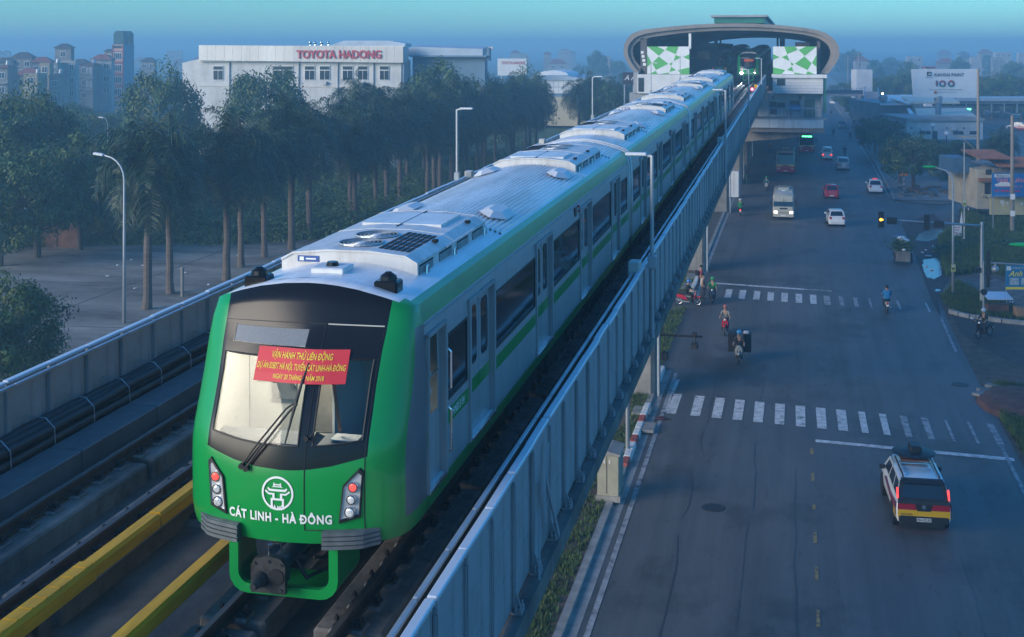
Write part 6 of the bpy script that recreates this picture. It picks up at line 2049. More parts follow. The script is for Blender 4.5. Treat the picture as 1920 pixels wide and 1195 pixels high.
for s_ in (-1, 1):
    slab("side_red_stripe", [(s_*.952, -2.35, .82), (s_*.957, -.9, .80), (s_*.957, .6, .98), (s_*.957, .3, 1.1), (s_*.957, -1.0, 1.0), (s_*.95, -2.35, 1.06)], (s_*.008, 0, 0), m_pred)
    slab("side_yellow_stripe", [(s_*.952, -2.40, .56), (s_*.957, -1.9, .56), (s_*.957, -1.9, .8), (s_*.95, -2.40, .82)], (s_*.008, 0, 0), m_pyel)
    mb = MB(); mb.bbox(s_*.86-.028, s_*.86+.028, -2.42, -2.34, 1.20, 1.56, .012, M=Matrix.Translation((0, -2.36, 1.16)) @ Matrix.Rotation(radians(-28), 4, 'X') @ Matrix.Translation((0, 2.36, -1.16))); mb.build("upper_tail_light", m_tailon, pk)
    mb = MB(); mb.tube([(s_*.62, -1.9, 1.80), (s_*.62, -1.85, 1.86), (s_*.62, .35, 1.86), (s_*.62, .4, 1.80)], .028, 6); mb.build("roof_rail", m_trim, pk)
slab("rear_spoiler", [(-.72, -2.12, 1.72), (.72, -2.12, 1.72), (.72, -1.98, 1.82), (-.72, -1.98, 1.82)], (0, -.1, -.02), m_trim)
for y in (-.55, .25):
    mb = MB(); mb.box(-.72, .72, y-.03, y+.03, 1.86, 1.90); mb.build("roof_bar", m_chrome, pk)
slab("rear_glass_surround", [(-.87, -2.372, 1.14), (.87, -2.372, 1.14), (.755, -2.057, 1.75), (-.755, -2.057, 1.75)], (0, -.004, .002), m_trim)
# dark loudspeaker drum on the rack
dr = thing("roof_drum", "black disc-shaped equipment with a small box strapped on the pickup roof", "equipment", (p.x-.15, p.y+2.4, .012), radians(3.0))
mb = MB(); rows = [[(rr*cos(2*pi*i/24), -.05 + rr*sin(2*pi*i/24), z) for i in range(25)] for rr, z in ((.2, 1.90), (.28, 1.98), (.76, 2.12), (.78, 2.15), (.70, 2.19), (.02, 2.24))]
mb.grid(rows); mb.build("disc", m_trim, dr, smooth=True)
mb = MB(); mb.bbox(-.16, .24, -.40, .30, 2.22, 2.44, .04); mb.build("box", m_trim, dr)
mb = MB(); mb.box(-.5, .5, -.35, .25, 1.88, 1.93); mb.build("tray", mat("rust_tray", (.18, .06, .04), .7, var=.3), dr)
me = text_mesh("80A-022.83", .12, bold=.02); me.materials.append(m_trim)
for v in me.vertices: v.co = (v.co.x*.8, 0, v.co.y)
link("plate_lettering", me, pk, (0, -2.54, .54))
me = text_mesh("NAVARA", .10, bold=.01); me.materials.append(m_trim)
for v in me.vertices: v.co = (v.co.x, 0, v.co.y)
link("tailgate_lettering", me, pk, (-.58, -2.494, .70))
mb = MB(); mb.cyl((0, -2.50, .98), (0, -2.515, .98), .07, n=14); mb.build("tailgate_badge", m_chrome, pk)

def rear_at(px_, py_, L):      # a car seen from behind: its rear bottom centre is at the pixel
    q = G(px_, py_); return (q.x, q.y + L/2, .012)
def front_at(px_, py_, L):
    q = G(px_, py_); return (q.x, q.y + L/2, .012)
car("white hatchback driving away below the red one", "car", rear_at(1567, 426, 3.6), radians(4), HATCH, white)
car("red hatchback driving away in mid road", "car", rear_at(1559, 374, 3.6), radians(2), HATCH, redp)
tx = car("white taxi sedan with a red roof lamp near the right kerb", "taxi", rear_at(1642, 364, 4.4), radians(1), SEDAN, white, name="taxi")
mb = MB(); mb.bbox(-.3, .3, -.45, -.2, 1.50, 1.64, .03); mb.build("roof_sign", mat("taxi_red", (.6, .05, .04), .4, var=0, emit=(1, .1, .08), estr=.25), tx)
suv = car("silver off-roader with spare wheel on its back door", "car", rear_at(1581, 321, 4.0), radians(0), SUV, paint("silver", (.42, .45, .46)))
mb = MB(); mb.cyl((.12, -1.97, .88), (.12, -2.17, .88), .34, n=20); mb.build("spare_wheel", white, suv, smooth=True)
car("white microvan with lit red tail lamps ahead of the off-roader", "van", rear_at(1551, 301, 3.9), 0, VAN, white, name="microvan", lit=True)
car("grey-green sedan coming from far down the road", "car", front_at(1579, 242, 4.4), pi, SEDAN, paint("greygreen", (.16, .22, .22)))
car("small far car at the end of the road by the footbridge", "car", rear_at(1561, 196, 4.4), 0, SEDAN, white)
# parked cars at the depot far right
for i, (px_, py_, c) in enumerate(((1905, 243, white), (1918, 246, redp))):
    q = G(px_, py_); car(["white car parked by the depot at the right edge", "red car cut by the right edge near the depot"][i], "car", (q.x, q.y, .012), radians(70), HATCH, c)

def bus(label, loc, rotz, L, W, H, band, name="city_bus", cat="bus", disp=None, lower=None, upper=None, roofc=None, hl=m_hlamp, group="buses"):
    t = thing(name, label, cat, loc, rotz, group)
    hw = W/2; lower = lower or redp; upper = upper or paint("bus_grey", (.33, .34, .33)); roofc = roofc or upper
    zs = [.35, .75, 1.02, 1.30, 2.35, H-.22, H]
    ws = [.97, 1.0, 1.0, 1.0, .985, .95, .84]
    yf = [L/2-.06, L/2, L/2, L/2-.02, L/2-.14, L/2-.26, L/2-.55]
    yr = [-L/2+.04, -L/2, -L/2, -L/2, -L/2+.05, -L/2+.12, -L/2+.35]
    rows = []
    for z, w, a, b in zip(zs, ws, yf, yr):
        w *= hw; c = .16
        rows.append([(-w, b+c, z), (-w, a-c, z), (-w+c, a, z), (w-c, a, z), (w, a-c, z), (w, b+c, z), (w-c, b, z), (-w+c, b, z), (-w, b+c, z)])
    mb = MB(); mb.grid(rows, mf=lambda i, j: {0: 0, 1: 0, 2: 1}.get(i, 2)); mb.poly(rows[-1][:-1], 3); mb.poly(rows[0][:-1], 0)
    mb.build("body", [lower, band, upper, roofc], t, smooth=True)
    c = .16
    mb = MB(); mb.prism([(-hw*.9, L/2-.01, 1.33), (hw*.9, L/2-.01, 1.33), (hw*.86, L/2-.15, H-.55), (-hw*.86, L/2-.15, H-.55)], (0, .018, .002)); mb.build("windscreen", m_cglass, t)
    mb = MB(); mb.prism([(-hw*.84, L/2-.155, H-.53), (hw*.84, L/2-.155, H-.53), (hw*.8, L/2-.24, H-.26), (-hw*.8, L/2-.24, H-.26)], (0, .018, .002)); mb.build("display_box", m_trim, t)
    if disp:
        mb = MB(); mb.prism([(-hw*.62, L/2-.145, H-.48), (hw*.62, L/2-.145, H-.48), (hw*.6, L/2-.205, H-.30), (-hw*.6, L/2-.205, H-.30)], (0, .022, .003)); mb.build("destination_display", disp, t)
    mb = MB(); mb.prism([(-hw*.85, -L/2-.005, 1.6), (hw*.85, -L/2-.005, 1.6), (hw*.82, -L/2+.06, H-.5), (-hw*.82, -L/2+.06, H-.5)], (0, -.016, 0)); mb.build("rear_window", m_cglass, t)
    n = max(3, int(L/1.6))
    for s_ in (-1, 1):
        for k in range(n):
            y0 = -L/2+.35+(L-.9)*k/n; y1 = y0 + (L-.9)/n-.12
            mb = MB(); mb.prism([(s_*hw*.993, y0, 1.40), (s_*hw*.993, y1, 1.40), (s_*hw*.973, y1, H-.45), (s_*hw*.973, y0, H-.45)], (s_*.02, 0, 0)); mb.build("side_window", m_cglass, t)
        mb = MB(); mb.bbox(s_*hw*.72-.17, s_*hw*.72+.17, L/2-.1, L/2+.03, .66, .88, .03); mb.build("headlight", hl, t)
        mb = MB(); mb.tube([(s_*hw*.95, L/2-.1, H-.6), (s_*(hw+.18), L/2+.12, H-.75)], .025, 5); mb.bbox(s_*(hw+.18)-.08, s_*(hw+.18)+.08, L/2+.06, L/2+.14, H-1.25, H-.75, .02); mb.build("mirror", m_trim, t)
        for y in (-L*.30, L*.30): wheel(t, s_*(hw-.16), y, .45 if L > 8 else .36, .26)
    mb = MB(); mb.bbox(-hw*.96, hw*.96, L/2-.1, L/2+.07, .30, .58, .04); mb.build("front_bumper", lower, t)
    mb = MB(); mb.box(-.25, .25, L/2+.07, L/2+.085, .38, .5); mb.build("number_plate", m_plate, t)
    mb = MB(); mb.bbox(-hw*.5, hw*.5, -L*.25, L*.05, H-.01, H+.22, .05); mb.build("roof_unit", roofc, t)
    mb = MB(); mb.box(-hw*.5, hw*.5, L/2-.3, L/2+.05, .7, .72); mb.box(-hw*.35, hw*.35, L/2-.02, L/2+.012, 1.05, 1.2); mb.build("grille", m_trim, t)
    mb = MB(); mb.box(-.02, .02, L/2+.02, L/2+.05, 1.35, 2.1); mb.tube([(-.5, L/2+.04, 1.35), (.05, L/2-.02, 1.75)], .015, 4); mb.build("wiper", m_trim, t)
    return t
m_band = paint("bus_yellow", (.55, .38, .10))
def fr(px_, py_, L): q = G(px_, py_); return (q.x, q.y + L/2, .012)
bus("red and yellow city bus coming out from under the station", fr(1473, 327, 9), pi, 9, 2.5, 3.1, m_band)
m_gled = mat("green_led", (.02, .3, .08), .4, var=0, emit=(.1, 1, .35), estr=2.6)
bus("city bus with glowing green display under the station beam", fr(1513, 288, 9), pi, 9, 2.5, 3.1, m_band, disp=m_gled)
beige = paint("beige", (.42, .42, .37))
mbus = bus("beige minibus with its headlights on, facing the camera", fr(1469, 413, 7), pi, 7, 2.08, 2.65, beige, name="minibus", lower=beige, upper=beige, hl=m_hlon)
mb = MB(); mb.bbox(-.2, .2, 1.0, 1.5, 2.65, 2.72, .04); mb.build("roof_hatch", white, mbus)
bluep = paint("bus_blue", (.03, .22, .40))
for i, (px_, py_, rz) in enumerate(((1865, 219, 0), (1905, 224, 0.05), (1880, 212, .1), (1895, 214, .1), (1918, 217, .1))):
    q = G(px_, py_)
    bus(["blue city bus standing under the depot canopy, seen from behind", "blue bus with a red lamp at the right end of the depot", "blue bus partly hidden in the depot row, leftmost", "blue bus partly hidden in the depot row, middle", "blue bus partly hidden in the depot row, rightmost"][i], (q.x, q.y+4, .012), rz, 8.5, 2.4, 3.0, white, lower=bluep, upper=bluep, group="blue buses in the depot")

# ---------------- people
m_skin = mat("skin", (.36, .21, .14), .6, var=.08, scale=6)
m_hair = mat("hair_black", (.012, .010, .010), .6, var=.2)
def cloth(n, c): return mat("cloth_"+n, c, .85, var=.18, scale=6)
SEAT = dict(pel=(0, -.12, .80), che=(0, -.04, 1.14), nec=(0, .0, 1.36), hea=(0, .05, 1.54), sh=(.18, -.02, 1.30), el=(.27, .16, 1.07), ha=(.29, .44, 1.00), hi=(.10, -.08, .76), kn=(.17, .34, .70), an=(.15, .20, .30), to=(.15, .38, .25))
STEP = dict(pel=(0, 0, .92), che=(0, .02, 1.24), nec=(0, .04, 1.44), hea=(0, .08, 1.62), sh=(.19, .02, 1.38), el=(.24, -.02, 1.10), ha=(.22, .14, .88), hi=(.09, 0, .88), kn=(.10, .10, .48), an=(.10, .02, .08), to=(.10, .20, .05))
def person(label, loc, rotz, pose, shirt, pants, hairmat=None, helmet=None, asym=0.0, scale=1.0, sleeves=True, group="people on the road", cat="person"):
    P = dict(pose)
    def L(n, s_): x, y, z = P[n]; return Vector((s_*x, y, z))
    J = [Vector(P['pel']), (Vector(P['pel'])+Vector(P['che']))/2, Vector(P['che']), Vector(P['nec']), Vector(P['hea'])-Vector((0, 0, .06)), Vector(P['hea'])+Vector((0, .01, .06))]
    R_ = [(.175, .14), (.165, .13), (.20, .14), (.066, .066), (.092, .105), (.08, .09)]
    K = ['p', 's', 's', 'k', 'k', 'k']
    E = [(0, 1), (1, 2), (2, 3), (3, 4), (4, 5)]
    for s_ in (-1, 1):
        o = len(J); a = asym*s_
        sh, el, ha = L('sh', s_), L('el', s_), L('ha', s_)
        if asym: el += Vector((0, -a*.15, .02)); ha += Vector((0, -a*.3, .04))
        J += [sh, el, ha, ha + (ha-el).normalized()*.09]; R_ += [(.082, .08), (.06, .058), (.042, .04), (.042, .03)]; K += ['s', 's' if sleeves else 'k', 'k', 'k']
        E += [(2, o), (o, o+1), (o+1, o+2), (o+2, o+3)]
        o = len(J)
        hi, kn, an, to = L('hi', s_), L('kn', s_), L('an', s_), L('to', s_)
        if asym: kn += Vector((0, a*.22, 0)); an += Vector((0, a*.42 - .05, .04 if a < 0 else 0)); to += Vector((0, a*.42, .02))
        J += [hi, kn, an, to]; R_ += [(.115, .11), (.088, .085), (.058, .056), (.052, .042)]; K += ['p', 'p', 'p', 'f']
        E += [(0, o), (o, o+1), (o+1, o+2), (o+2, o+3)]
    me = bpy.data.meshes.new("body"); me.from_pydata([tuple(j) for j in J], E, [])
    ob = bpy.data.objects.new("body", me)
    md = ob.modifiers.new("skin", 'SKIN'); md.use_smooth_shade = True
    for i, sv in enumerate(me.skin_vertices[0].data):
        sv.radius = R_[i]; sv.use_root = (i == 0)
    ss = ob.modifiers.new("sub", 'SUBSURF'); ss.levels = 1; ss.render_levels = 1
    m2 = eval_mesh(ob)
    bpy.data.objects.remove(ob); bpy.data.meshes.remove(me)
    m2.materials.clear()
    for mt in (m_skin, shirt, pants, m_trim): m2.materials.append(mt)
    segs = []
    for a, b in E: segs.append((J[a], J[b], K[b] if K[a] != 'p' or K[b] in 'pf' else 's'))
    idx = {'k': 0, 's': 1, 'p': 2, 'f': 3}
    mi = []
    for pl in m2.polygons:
        c = pl.center; best = None
        for a, b, kk in segs:
            d = b-a; tt = max(0, min(1, (c-a).dot(d)/max(d.length_squared, 1e-9))); ds = (a+d*tt-c).length
            if best is None or ds < best[0]: best = (ds, kk)
        mi.append(idx[best[1]])
    m2.polygons.foreach_set("material_index", mi)
    t = thing("person", label, cat, loc, rotz, group, scale=scale)
    link("body", m2, t)
    hc = Vector(P['hea'])
    mb = MB(); mb.sphere(hc+Vector((0, -.015, .065)), .105 if not helmet else .135, 12, 8, 0, (1, 1.12, .95)); 
    if helmet: mb.bbox(hc.x-.09, hc.x+.09, hc.y+.08, hc.y+.19, hc.z+.06, hc.z+.09, .02)
    mb.build("helmet" if helmet else "hair", helmet or hairmat or m_hair, t, smooth=True)
    mb = MB(); mb.cyl(hc+Vector((0, .085, -.01)), hc+Vector((0, .125, -.03)), .018, .012, 6); mb.build("nose", m_skin, t)
    return t

def motorbike(label, loc, rotz, col, group="motorbikes on the road", shield=None, lit=False, seatlen=.75):
    """y forward"""
    t = thing("motorbike", label, "motorbike", loc, rotz, group)
    for y in (-.62, .62):
        r = .27
        mb = MB(); mb.tube([(0, y+r*cos(a), .29+r*sin(a)) for a in [2*pi*k/18 for k in range(18)]], .042, 6, closed=True); w = mb.build("wheel", m_tyre, t, smooth='all')
        mb = MB(); mb.tube([(0, y+r*.82*cos(a), .29+r*.82*sin(a)) for a in [2*pi*k/18 for k in range(18)]], .014, 4, closed=True)
        for k in range(8):
            a = 2*pi*k/8; mb.tube([(0, y, .29), (0, y+r*.8*cos(a), .29+r*.8*sin(a))], .007, 3)
        mb.cyl((-.06, y, .29), (.06, y, .29), .06, n=10); mb.build("rim", m_rim, w)
    mb = MB()
    mb.tube([(0, .50, .86), (0, .36, .62), (0, .05, .42), (0, -.35, .52), (0, -.70, .72)], [.06, .07, .10, .10, .06], 8)
    mb.bbox(-.13, .13, -.22, .22, .22, .48, .05)
    mb.build("frame", m_trim, t, smooth=True)
    mb = MB()
    mb.prism([(-.17, .40, .45), (.17, .40, .45), (.19, .46, .72), (.10, .52, .95), (-.10, .52, .95), (-.19, .46, .72)], (0, .05, .02))
    mb.prism([(-.12, -.80, .74), (.12, -.80, .74), (.15, -.30, .70), (.13, -.05, .50), (-.13, -.05, .50), (-.15, -.30, .70)], (0, 0, -.16))
    mb.bbox(-.06, .06, .40, .86, .56, .64, .03)
    mb.build("fairing", shield or col, t)
    mb = MB(); mb.bbox(-.12, .12, -.72, .02, .72, .80, .04); mb.build("seat", m_trim, t)
    mb = MB(); mb.tube([(-.34, .34, 1.0), (-.22, .42, 1.02), (0, .46, .98), (.22, .42, 1.02), (.34, .34, 1.0)], .018, 6)
    for s_ in (-1, 1): mb.tube([(s_*.22, .42, 1.02), (s_*.28, .38, 1.2)], .008, 4); mb.sphere((s_*.29, .38, 1.22), .05, 8, 5, 0, (1.2, .3, .8))
    mb.build("handlebar", m_trim, t)
    mb = MB(); mb.sphere((0, .52, .92), .085, 10, 6, 0, (1.2, .7, .9)); mb.build("headlight", m_hlon if lit else m_hlamp, t, smooth=True)
    mb = MB()
    for s_ in (-1, 1): mb.tube([(s_*.07, .48, .80), (s_*.07, .62, .29)], .024, 6)
    mb.build("fork", m_dark, t)
    mb = MB(); mb.tube([(.14, .15, .25), (.16, -.3, .28), (.17, -.75, .42)], [.03, .045, .05], 8); mb.build("exhaust", m_steel, t, smooth=True)
    mb = MB(); mb.bbox(-.07, .07, -.86, -.78, .60, .72, .02); mb.build("tail_light", m_tailon if lit else m_tail, t)
    mb = MB(); mb.box(-.09, .09, -.88, -.865, .46, .58); mb.build("number_plate", m_plate, t)
    return t
def bike_rider(px_, py_, rz, bl, pl, col, shirt, pants, helmet, dy=0.0, lit=False, shield=None, s=1.0):
    q = G(px_, py_); loc = Vector((q.x, q.y, .012))
    off = Matrix.Rotation(rz, 3, 'Z') @ Vector((0, dy, 0))
    b = motorbike(bl, loc+off, rz, col, lit=lit, shield=shield)
    person(pl, loc+off, rz, SEAT, shirt, pants, helmet=helmet)
    return b, loc+off
gjack, blackc = cloth("green", (.015, .20, .07)), cloth("black", (.014, .014, .017))
blueh, whiteh, redh = paint("helmet_blue", (.03, .16, .45)), paint("helmet_white", (.55, .56, .58)), paint("helmet_red", (.34, .09, .06))
bgreen = paint("helmet_green", (.04, .30, .10))
bred, bblk, bwht, bblue = paint("bike_red", (.42, .015, .04)), paint("bike_black", (.02, .02, .025)), paint("bike_white", (.5, .5, .47)), paint("bike_blue", (.02, .05, .11))
jean = cloth("jeans", (.03, .035, .05))
# side-on red bike by the kerb
bike_rider(1290, 573, -pi/2-.1, "red motorbike standing side-on by the kerb", "rider in black with a blue helmet on the side-on red motorbike", bred, blackc, blackc, blueh)
bike_rider(1335, 571, pi, "dark motorbike ridden by the person in a green jacket", "rider in green jacket and green-white helmet waiting at the crossing", bblue, gjack, blackc, bgreen, dy=-.6)
bike_rider(1359, 630, pi, "red motorbike coming towards the camera in the left lane", "rider in grey shirt and brownish helmet on the red motorbike", bred, cloth("greyshirt", (.20, .20, .20)), jean, redh, dy=-.6)
b, l = bike_rider(1385, 684, pi, "pale motorbike loaded with wide black crates", "rider with light blue helmet in front of the black crates", bwht, cloth("darkshirt", (.05, .04, .035)), cloth("khaki", (.12, .11, .09)), paint("helmet_sky", (.05, .30, .55)), dy=-.6, shield=bwht)
for s_ in (-1, 1):
    c = thing("pannier_crate", ["wide black slatted crate on the load bike, right one in view", "wide black slatted crate on the load bike, left one in view"][s_ > 0], "crate", (l.x + s_*.40, l.y + .62, .012), pi, "crates on the load bike")
    for k in range(7):
        mb = MB(); mb.box(-.22, .22, -.40, -.36, .48+k*.135, .57+k*.135); mb.build("slat", m_trim, c)
    mb = MB(); mb.bbox(-.22, .22, -.358, .34, .46, 1.42, .03); mb.build("box", blackc, c)
q = G(1394, 645); mb = MB(); mb.bbox(-.16, .14, -.1, .12, 1.43, 1.56, .05); mb.build("white_bundle", mat("plastic_white", (.5, .55, .6), .5, var=.1), None, (l.x+.35, l.y+.6, .012), pi, label="small white bundle lying on top of the black crates", category="bundle")
bike_rider(1664, 588, 0, "motorbike riding away at the far crossing", "rider in a bright blue jacket riding away at the far crossing", bwht, cloth("blue", (.02, .20, .42)), blackc, paint("helmet_black", (.015, .015, .018)), dy=.7)
bike_rider(1845, 633, pi/2+.9, "dark motorbike parked at the right verge kerb", "rider in dark clothes with a white helmet at the right verge", bblk, blackc, cloth("brown", (.10, .06, .05)), whiteh)
bike_rider(1388, 406, 0.05, "motorbike riding away beside the viaduct kerb", "rider in green with a white helmet beside the viaduct kerb", bblk, gjack, blackc, whiteh, dy=.6, lit=True)
bike_rider(1437, 359, pi, "white-lit motorbike coming between bus and kerb", "rider in teal jacket coming between bus and kerb", bwht, cloth("teal", (.02, .16, .16)), blackc, bgreen, dy=-.6)
for i, (px_, py_, rz) in enumerate(((1584, 293, 0), (1594, 263, 0), (1563, 257, 0), (1444, 288, pi), (1558, 218, 0), (1601, 235, 0))):
    w = ["behind the grey-green sedan", "near the right pavement kerb", "far down the middle of the road", "under the dark station beam", "tiny at the far end of the road", "beside the white stair pillar"][i]
    bike_rider(px_, py_, rz, f"dark far motorbike {w}", f"dark-clothed far rider {w}", bblk, blackc if i != 3 else cloth("orange", (.30, .10, .03)), blackc, [bblk, whiteh][i % 2])
# pedestrians
q = G(1313, 546); person("person in a red shirt carrying a bag, striding off the median", (q.x, q.y, .05), -.9, STEP, cloth("redshirt", (.20, .02, .035)), blackc, asym=.8)
pb = thing("shoulder_bag", "dark bag on the back of the person in the red shirt", "bag", (q.x-.08, q.y+.0, .05), -.9)
mb = MB(); mb.bbox(-.14, .14, -.27, -.12, 1.05, 1.42, .04); mb.build("bag", blackc, pb)
q = G(1305, 566); person("person in a white vest standing behind the side-on motorbike", (q.x+.35, q.y+.75, .02), -1.3, STEP, cloth("white", (.5, .5, .5)), jean, asym=.15, sleeves=False)

# refuse cart piled with greens, pushed along the right edge
q = G(1694, 497)
ct = thing("hand_cart", "hand cart piled high with greens and sacks by the puddle", "cart", (q.x, q.y+1.0, .012), 0)
mb = MB(); mb.bbox(-.52, .52, -1.0, -.92, .25, 1.05, .02); mb.build("tail_board", m_concd, ct)
mb = MB(); mb.bbox(-.55, .55, -.9, 1.1, .35, .95, .03); mb.build("box", m_concd, ct)
for s_ in (-1, 1): wheel(ct, s_*.68, -.3, .42, .08)
r = random.Random(3); mb = MB()
for k in range(900):
    v = Vector((r.gauss(0, .38), r.gauss(.2, .55), abs(r.gauss(0, .38))))
    c = Vector((v.x, v.y, 1.0+v.z)); a = Vector((r.uniform(-1, 1), r.uniform(-1, 1), r.uniform(-1, 1))).normalized()*.12; b_ = a.orthogonal().normalized()*.05
    mb.add([c-a, c+b_, c+a, c-b_], [(0, 1, 2, 3)], r.choice((0, 0, 1)))
mb.build("greens", [m_leafs[1], m_leafs[3]], ct, fix=False, kind="stuff")
for k, (x, y, z, s_, mt) in enumerate(((.05, .95, 1.75, .34, m_plate), (-.2, 1.25, 1.9, .3, mat("sack_blue", (.05, .14, .25), .7, var=.2)), (.25, .5, 1.65, .3, m_plate), (.05, -.85, 1.15, .14, m_plate))):
    mb = MB(); mb.sphere((x, y, z), s_, 10, 7, 0, (1.2, 1, .7)); mb.build("sack", mt, ct, smooth=True)
for s_ in (-1, 1):
    mb = MB(); mb.tube([(s_*.5, 1.1, .8), (s_*.45, 1.9, .95)], .025, 5); mb.build("handle", m_trim, ct)
# ================================================================ right side: signals, signs, poles, buildings
m_galv = mat("galvanised_pole", (.34, .37, .40), .4, metal=.6, var=.12, scale=1.5)
m_sigb = mat("signal_black", (.012, .013, .015), .5, var=.2, scale=5)
m_cpole = mat("concrete_pole", (.23, .20, .17), .9, var=.25, scale=1.2, stretch=(1, 1, .3))
m_amber = mat("amber_lamp", (.8, .35, .02), .4, var=0, emit=(1, .38, .03), estr=3.0)
m_lampg = mat("lamp_green2", (.02, .40, .10), .4, var=.05)
# traffic signal gantry: pole base from the photo, arm towards the road
b = G(1841, 572); Dp = FPX*CAM_H/(572-HOR)
sg = thing("signal_gantry", "traffic signal gantry with a long arm and amber arrow over the road", "traffic light", (b.x, b.y, .05))
top = at_depth(1841, 421, Dp)
arm_end = at_depth(1650, 411, Dp*.995)
mb = MB(); mb.cyl((0, 0, 0), (0, 0, top.z+.1), .15, .11, 12); mb.box(-.3, .3, -.3, .3, 0, .06); mb.build("pole", m_galv, sg, smooth=True)
AE = arm_end - Vector((b.x, b.y, .05)); A0 = Vector((0, 0, top.z-.15))
mb = MB(); mb.tube([A0, A0.lerp(AE, .5), AE], [.085, .065, .045], 8); mb.build("arm", m_galv, sg, smooth='all')
def on_arm(px_):
    f = (1841-px_)/(1841-1650.0); return A0.lerp(AE, f)
def sig3(par, c, amber=False, h=1.05, w=.36, rz=0.0):
    M = Matrix.Translation(c) @ Matrix.Rotation(rz, 4, 'Z')
    mb = MB(); mb.bbox(-w/2, w/2, -.02, .16, -h/2, h/2, .03, M=M)
    s = mb.build("signal_head", m_sigb, par)
    for k in range(3):
        z = h*(.32-.32*k)
        mb = MB(); mb.tube([(.13*cos(a), -.14, z+.13*sin(a)) for a in [pi*q/8 for q in range(-1, 10)]], .012, 4)
        for i in range(len(mb.v)): mb.v[i] = tuple(M @ Vector(mb.v[i]))
        mb.build("hood", m_sigb, s)
    if amber:
        me = MB(); z = 0.0
        for pl in ([(-.13, 0), (0, .11), (0, .045), (.13, .045), (.13, -.045), (0, -.045), (0, -.11)],):
            me.prism([M @ Vector((x, -.03, z+q)) for x, q in pl], M.to_3x3() @ Vector((0, -.012, 0)))
        me.build("arrow_lamp", m_amber, s)
    return s
sig3(sg, on_arm(1652) + Vector((0, -.1, -.02)), True)
sig3(sg, on_arm(1737) + Vector((0, -.1, -.02)))
for px_ in (1672, 1760):
    c = on_arm(px_) + Vector((0, -.1, -.05)); mb = MB(); mb.bbox(c.x-.32, c.x+.32, c.y-.06, c.y+.1, c.z-.22, c.z+.22, .02); mb.build("countdown_box", m_sigb, sg)
# repeater post in front of it with side-facing heads
b = G(1844, 600)
s2 = thing("signal_post", "slim signal post with dark heads seen from the side by the verge kerb", "traffic light", (b.x, b.y, .05))
mb = MB(); mb.cyl((0, 0, 0), (0, 0, 3.6), .07, n=10); mb.build("post", m_galv, s2, smooth=True)
sig3(s2, Vector((.35, 0, 3.4)), False, 1.9, .34, pi/2)
sig3(s2, Vector((.35, .1, 2.5)), False, 1.0, .34, pi/2)
mb = MB(); mb.bbox(-.5, -.12, -.1, .2, 2.9, 3.2, .03); mb.build("side_head", m_sigb, s2)
mb = MB(); mb.cyl((0.02, -.12, 1.7), (0.02, .02, 1.7), .2, n=16); mb.build("round_sign", m_sigb, s2)
# green-headed street lamp leaning over the verge
b = G(1787, 556)
t = thing("street_lamp", "street lamp with bright green head and curved arm on the right verge", "street lamp", (b.x, b.y, .05), pi, "street lamps on the right")
Dl = FPX*CAM_H/(556-HOR); h = at_depth(1785, 316, Dl).z
mb = MB(); rch = 47*Dl/FPX
mb.tube([(0, 0, 0), (0, 0, h*.5), (0, 0, h*.88), (.12, 0, h*.93), (.45, 0, h*.975), (rch*.6, 0, h*.995), (rch*.75, 0, h)], [.10, .08, .065, .06, .055, .05, .045], 8); mb.build("pole", m_lamp, t, smooth='all')
mb = MB(); mb.sphere((rch*.9, 0, h+.02), .42, 12, 6, 0, (1.15, .36, .24)); mb.build("lamp_head", m_lampg, t, smooth=True)
b = G(1890, 640)
D2 = FPX*CAM_H/(640-HOR)*.93
hp = at_depth(1905, 459, D2)
t = thing("street_lamp", "green lamp head reaching in from the right edge above the blue board", "street lamp", (hp.x, hp.y, 0), 0, "street lamps on the right")
mb = MB(); mb.tube([(2.4, 0, 0), (2.4, 0, hp.z-.6), (2.0, 0, hp.z-.15), (1.0, 0, hp.z)], [.1, .07, .06, .05], 8); mb.build("pole", m_lamp, t, smooth='all')
mb = MB(); mb.sphere((.35, 0, hp.z), .62, 12, 6, 0, (1.2, .36, .2)); mb.build("lamp_head", m_lampg, t, smooth=True)
# camera arm from the right
c0 = at_depth(1866, 494, D2*.96)
t = thing("surveillance_camera", "thin horizontal arm with a domed camera at the right edge", "camera", (c0.x, c0.y, 0))
mb = MB(); mb.tube([(-.2, 0, c0.z+.02), (3.2, .3, c0.z-.1), (3.2, .3, 0)], .05, 6); mb.build("arm", m_galv, t)
mb = MB(); mb.sphere((.0, 0, c0.z-.30), .2, 10, 6, 0, (1, 1, .9)); mb.cyl((0, 0, c0.z-.2), (0, 0, c0.z), .05, n=6); mb.build("dome", m_steel, t, smooth=True)
# small yellow notices tied to poles; post with them
def notice(px_, py_, D, w, h, label):
    p = at_depth(px_, py_, D); t = thing("pole_notice", label, "sign", (p.x, p.y-.14, p.z), YAW+.05)
    mb = MB(); mb.box(-w, w, -.01, .01, -h, h); mb.build("board", mat("notice_yellow", (.45, .42, .14), .6, var=.15, scale=4), t)
    mb = MB(); mb.box(-w*.6, w*.55, -.014, -.009, -h*.4, -h*.05); mb.build("dark_print", m_sigb, t)
    mb = MB(); mb.box(-w*.6, w*.6, -.014, -.009, h*.35, h*.75); mb.build("pale_print", m_plate, t)
notice(1787, 502, Dl, .16, .26, "yellow printed notice tied to the green-headed lamp pole")
b = G(1808, 458); Dq = FPX*CAM_H/(458-HOR)
t = thing("thin_pole", "thin tall grey pole with a yellow notice near the house", "pole", (b.x, b.y, .05)); hq = at_depth(1808, 268, Dq).z
mb = MB(); mb.cyl((0, 0, 0), (0, 0, hq), .08, .05, 8); mb.build("shaft", m_galv, t, smooth=True)
mb = MB(); mb.box(-.12, .12, -.1, .1, 0, .5); mb.build("base_box", m_plate, t)
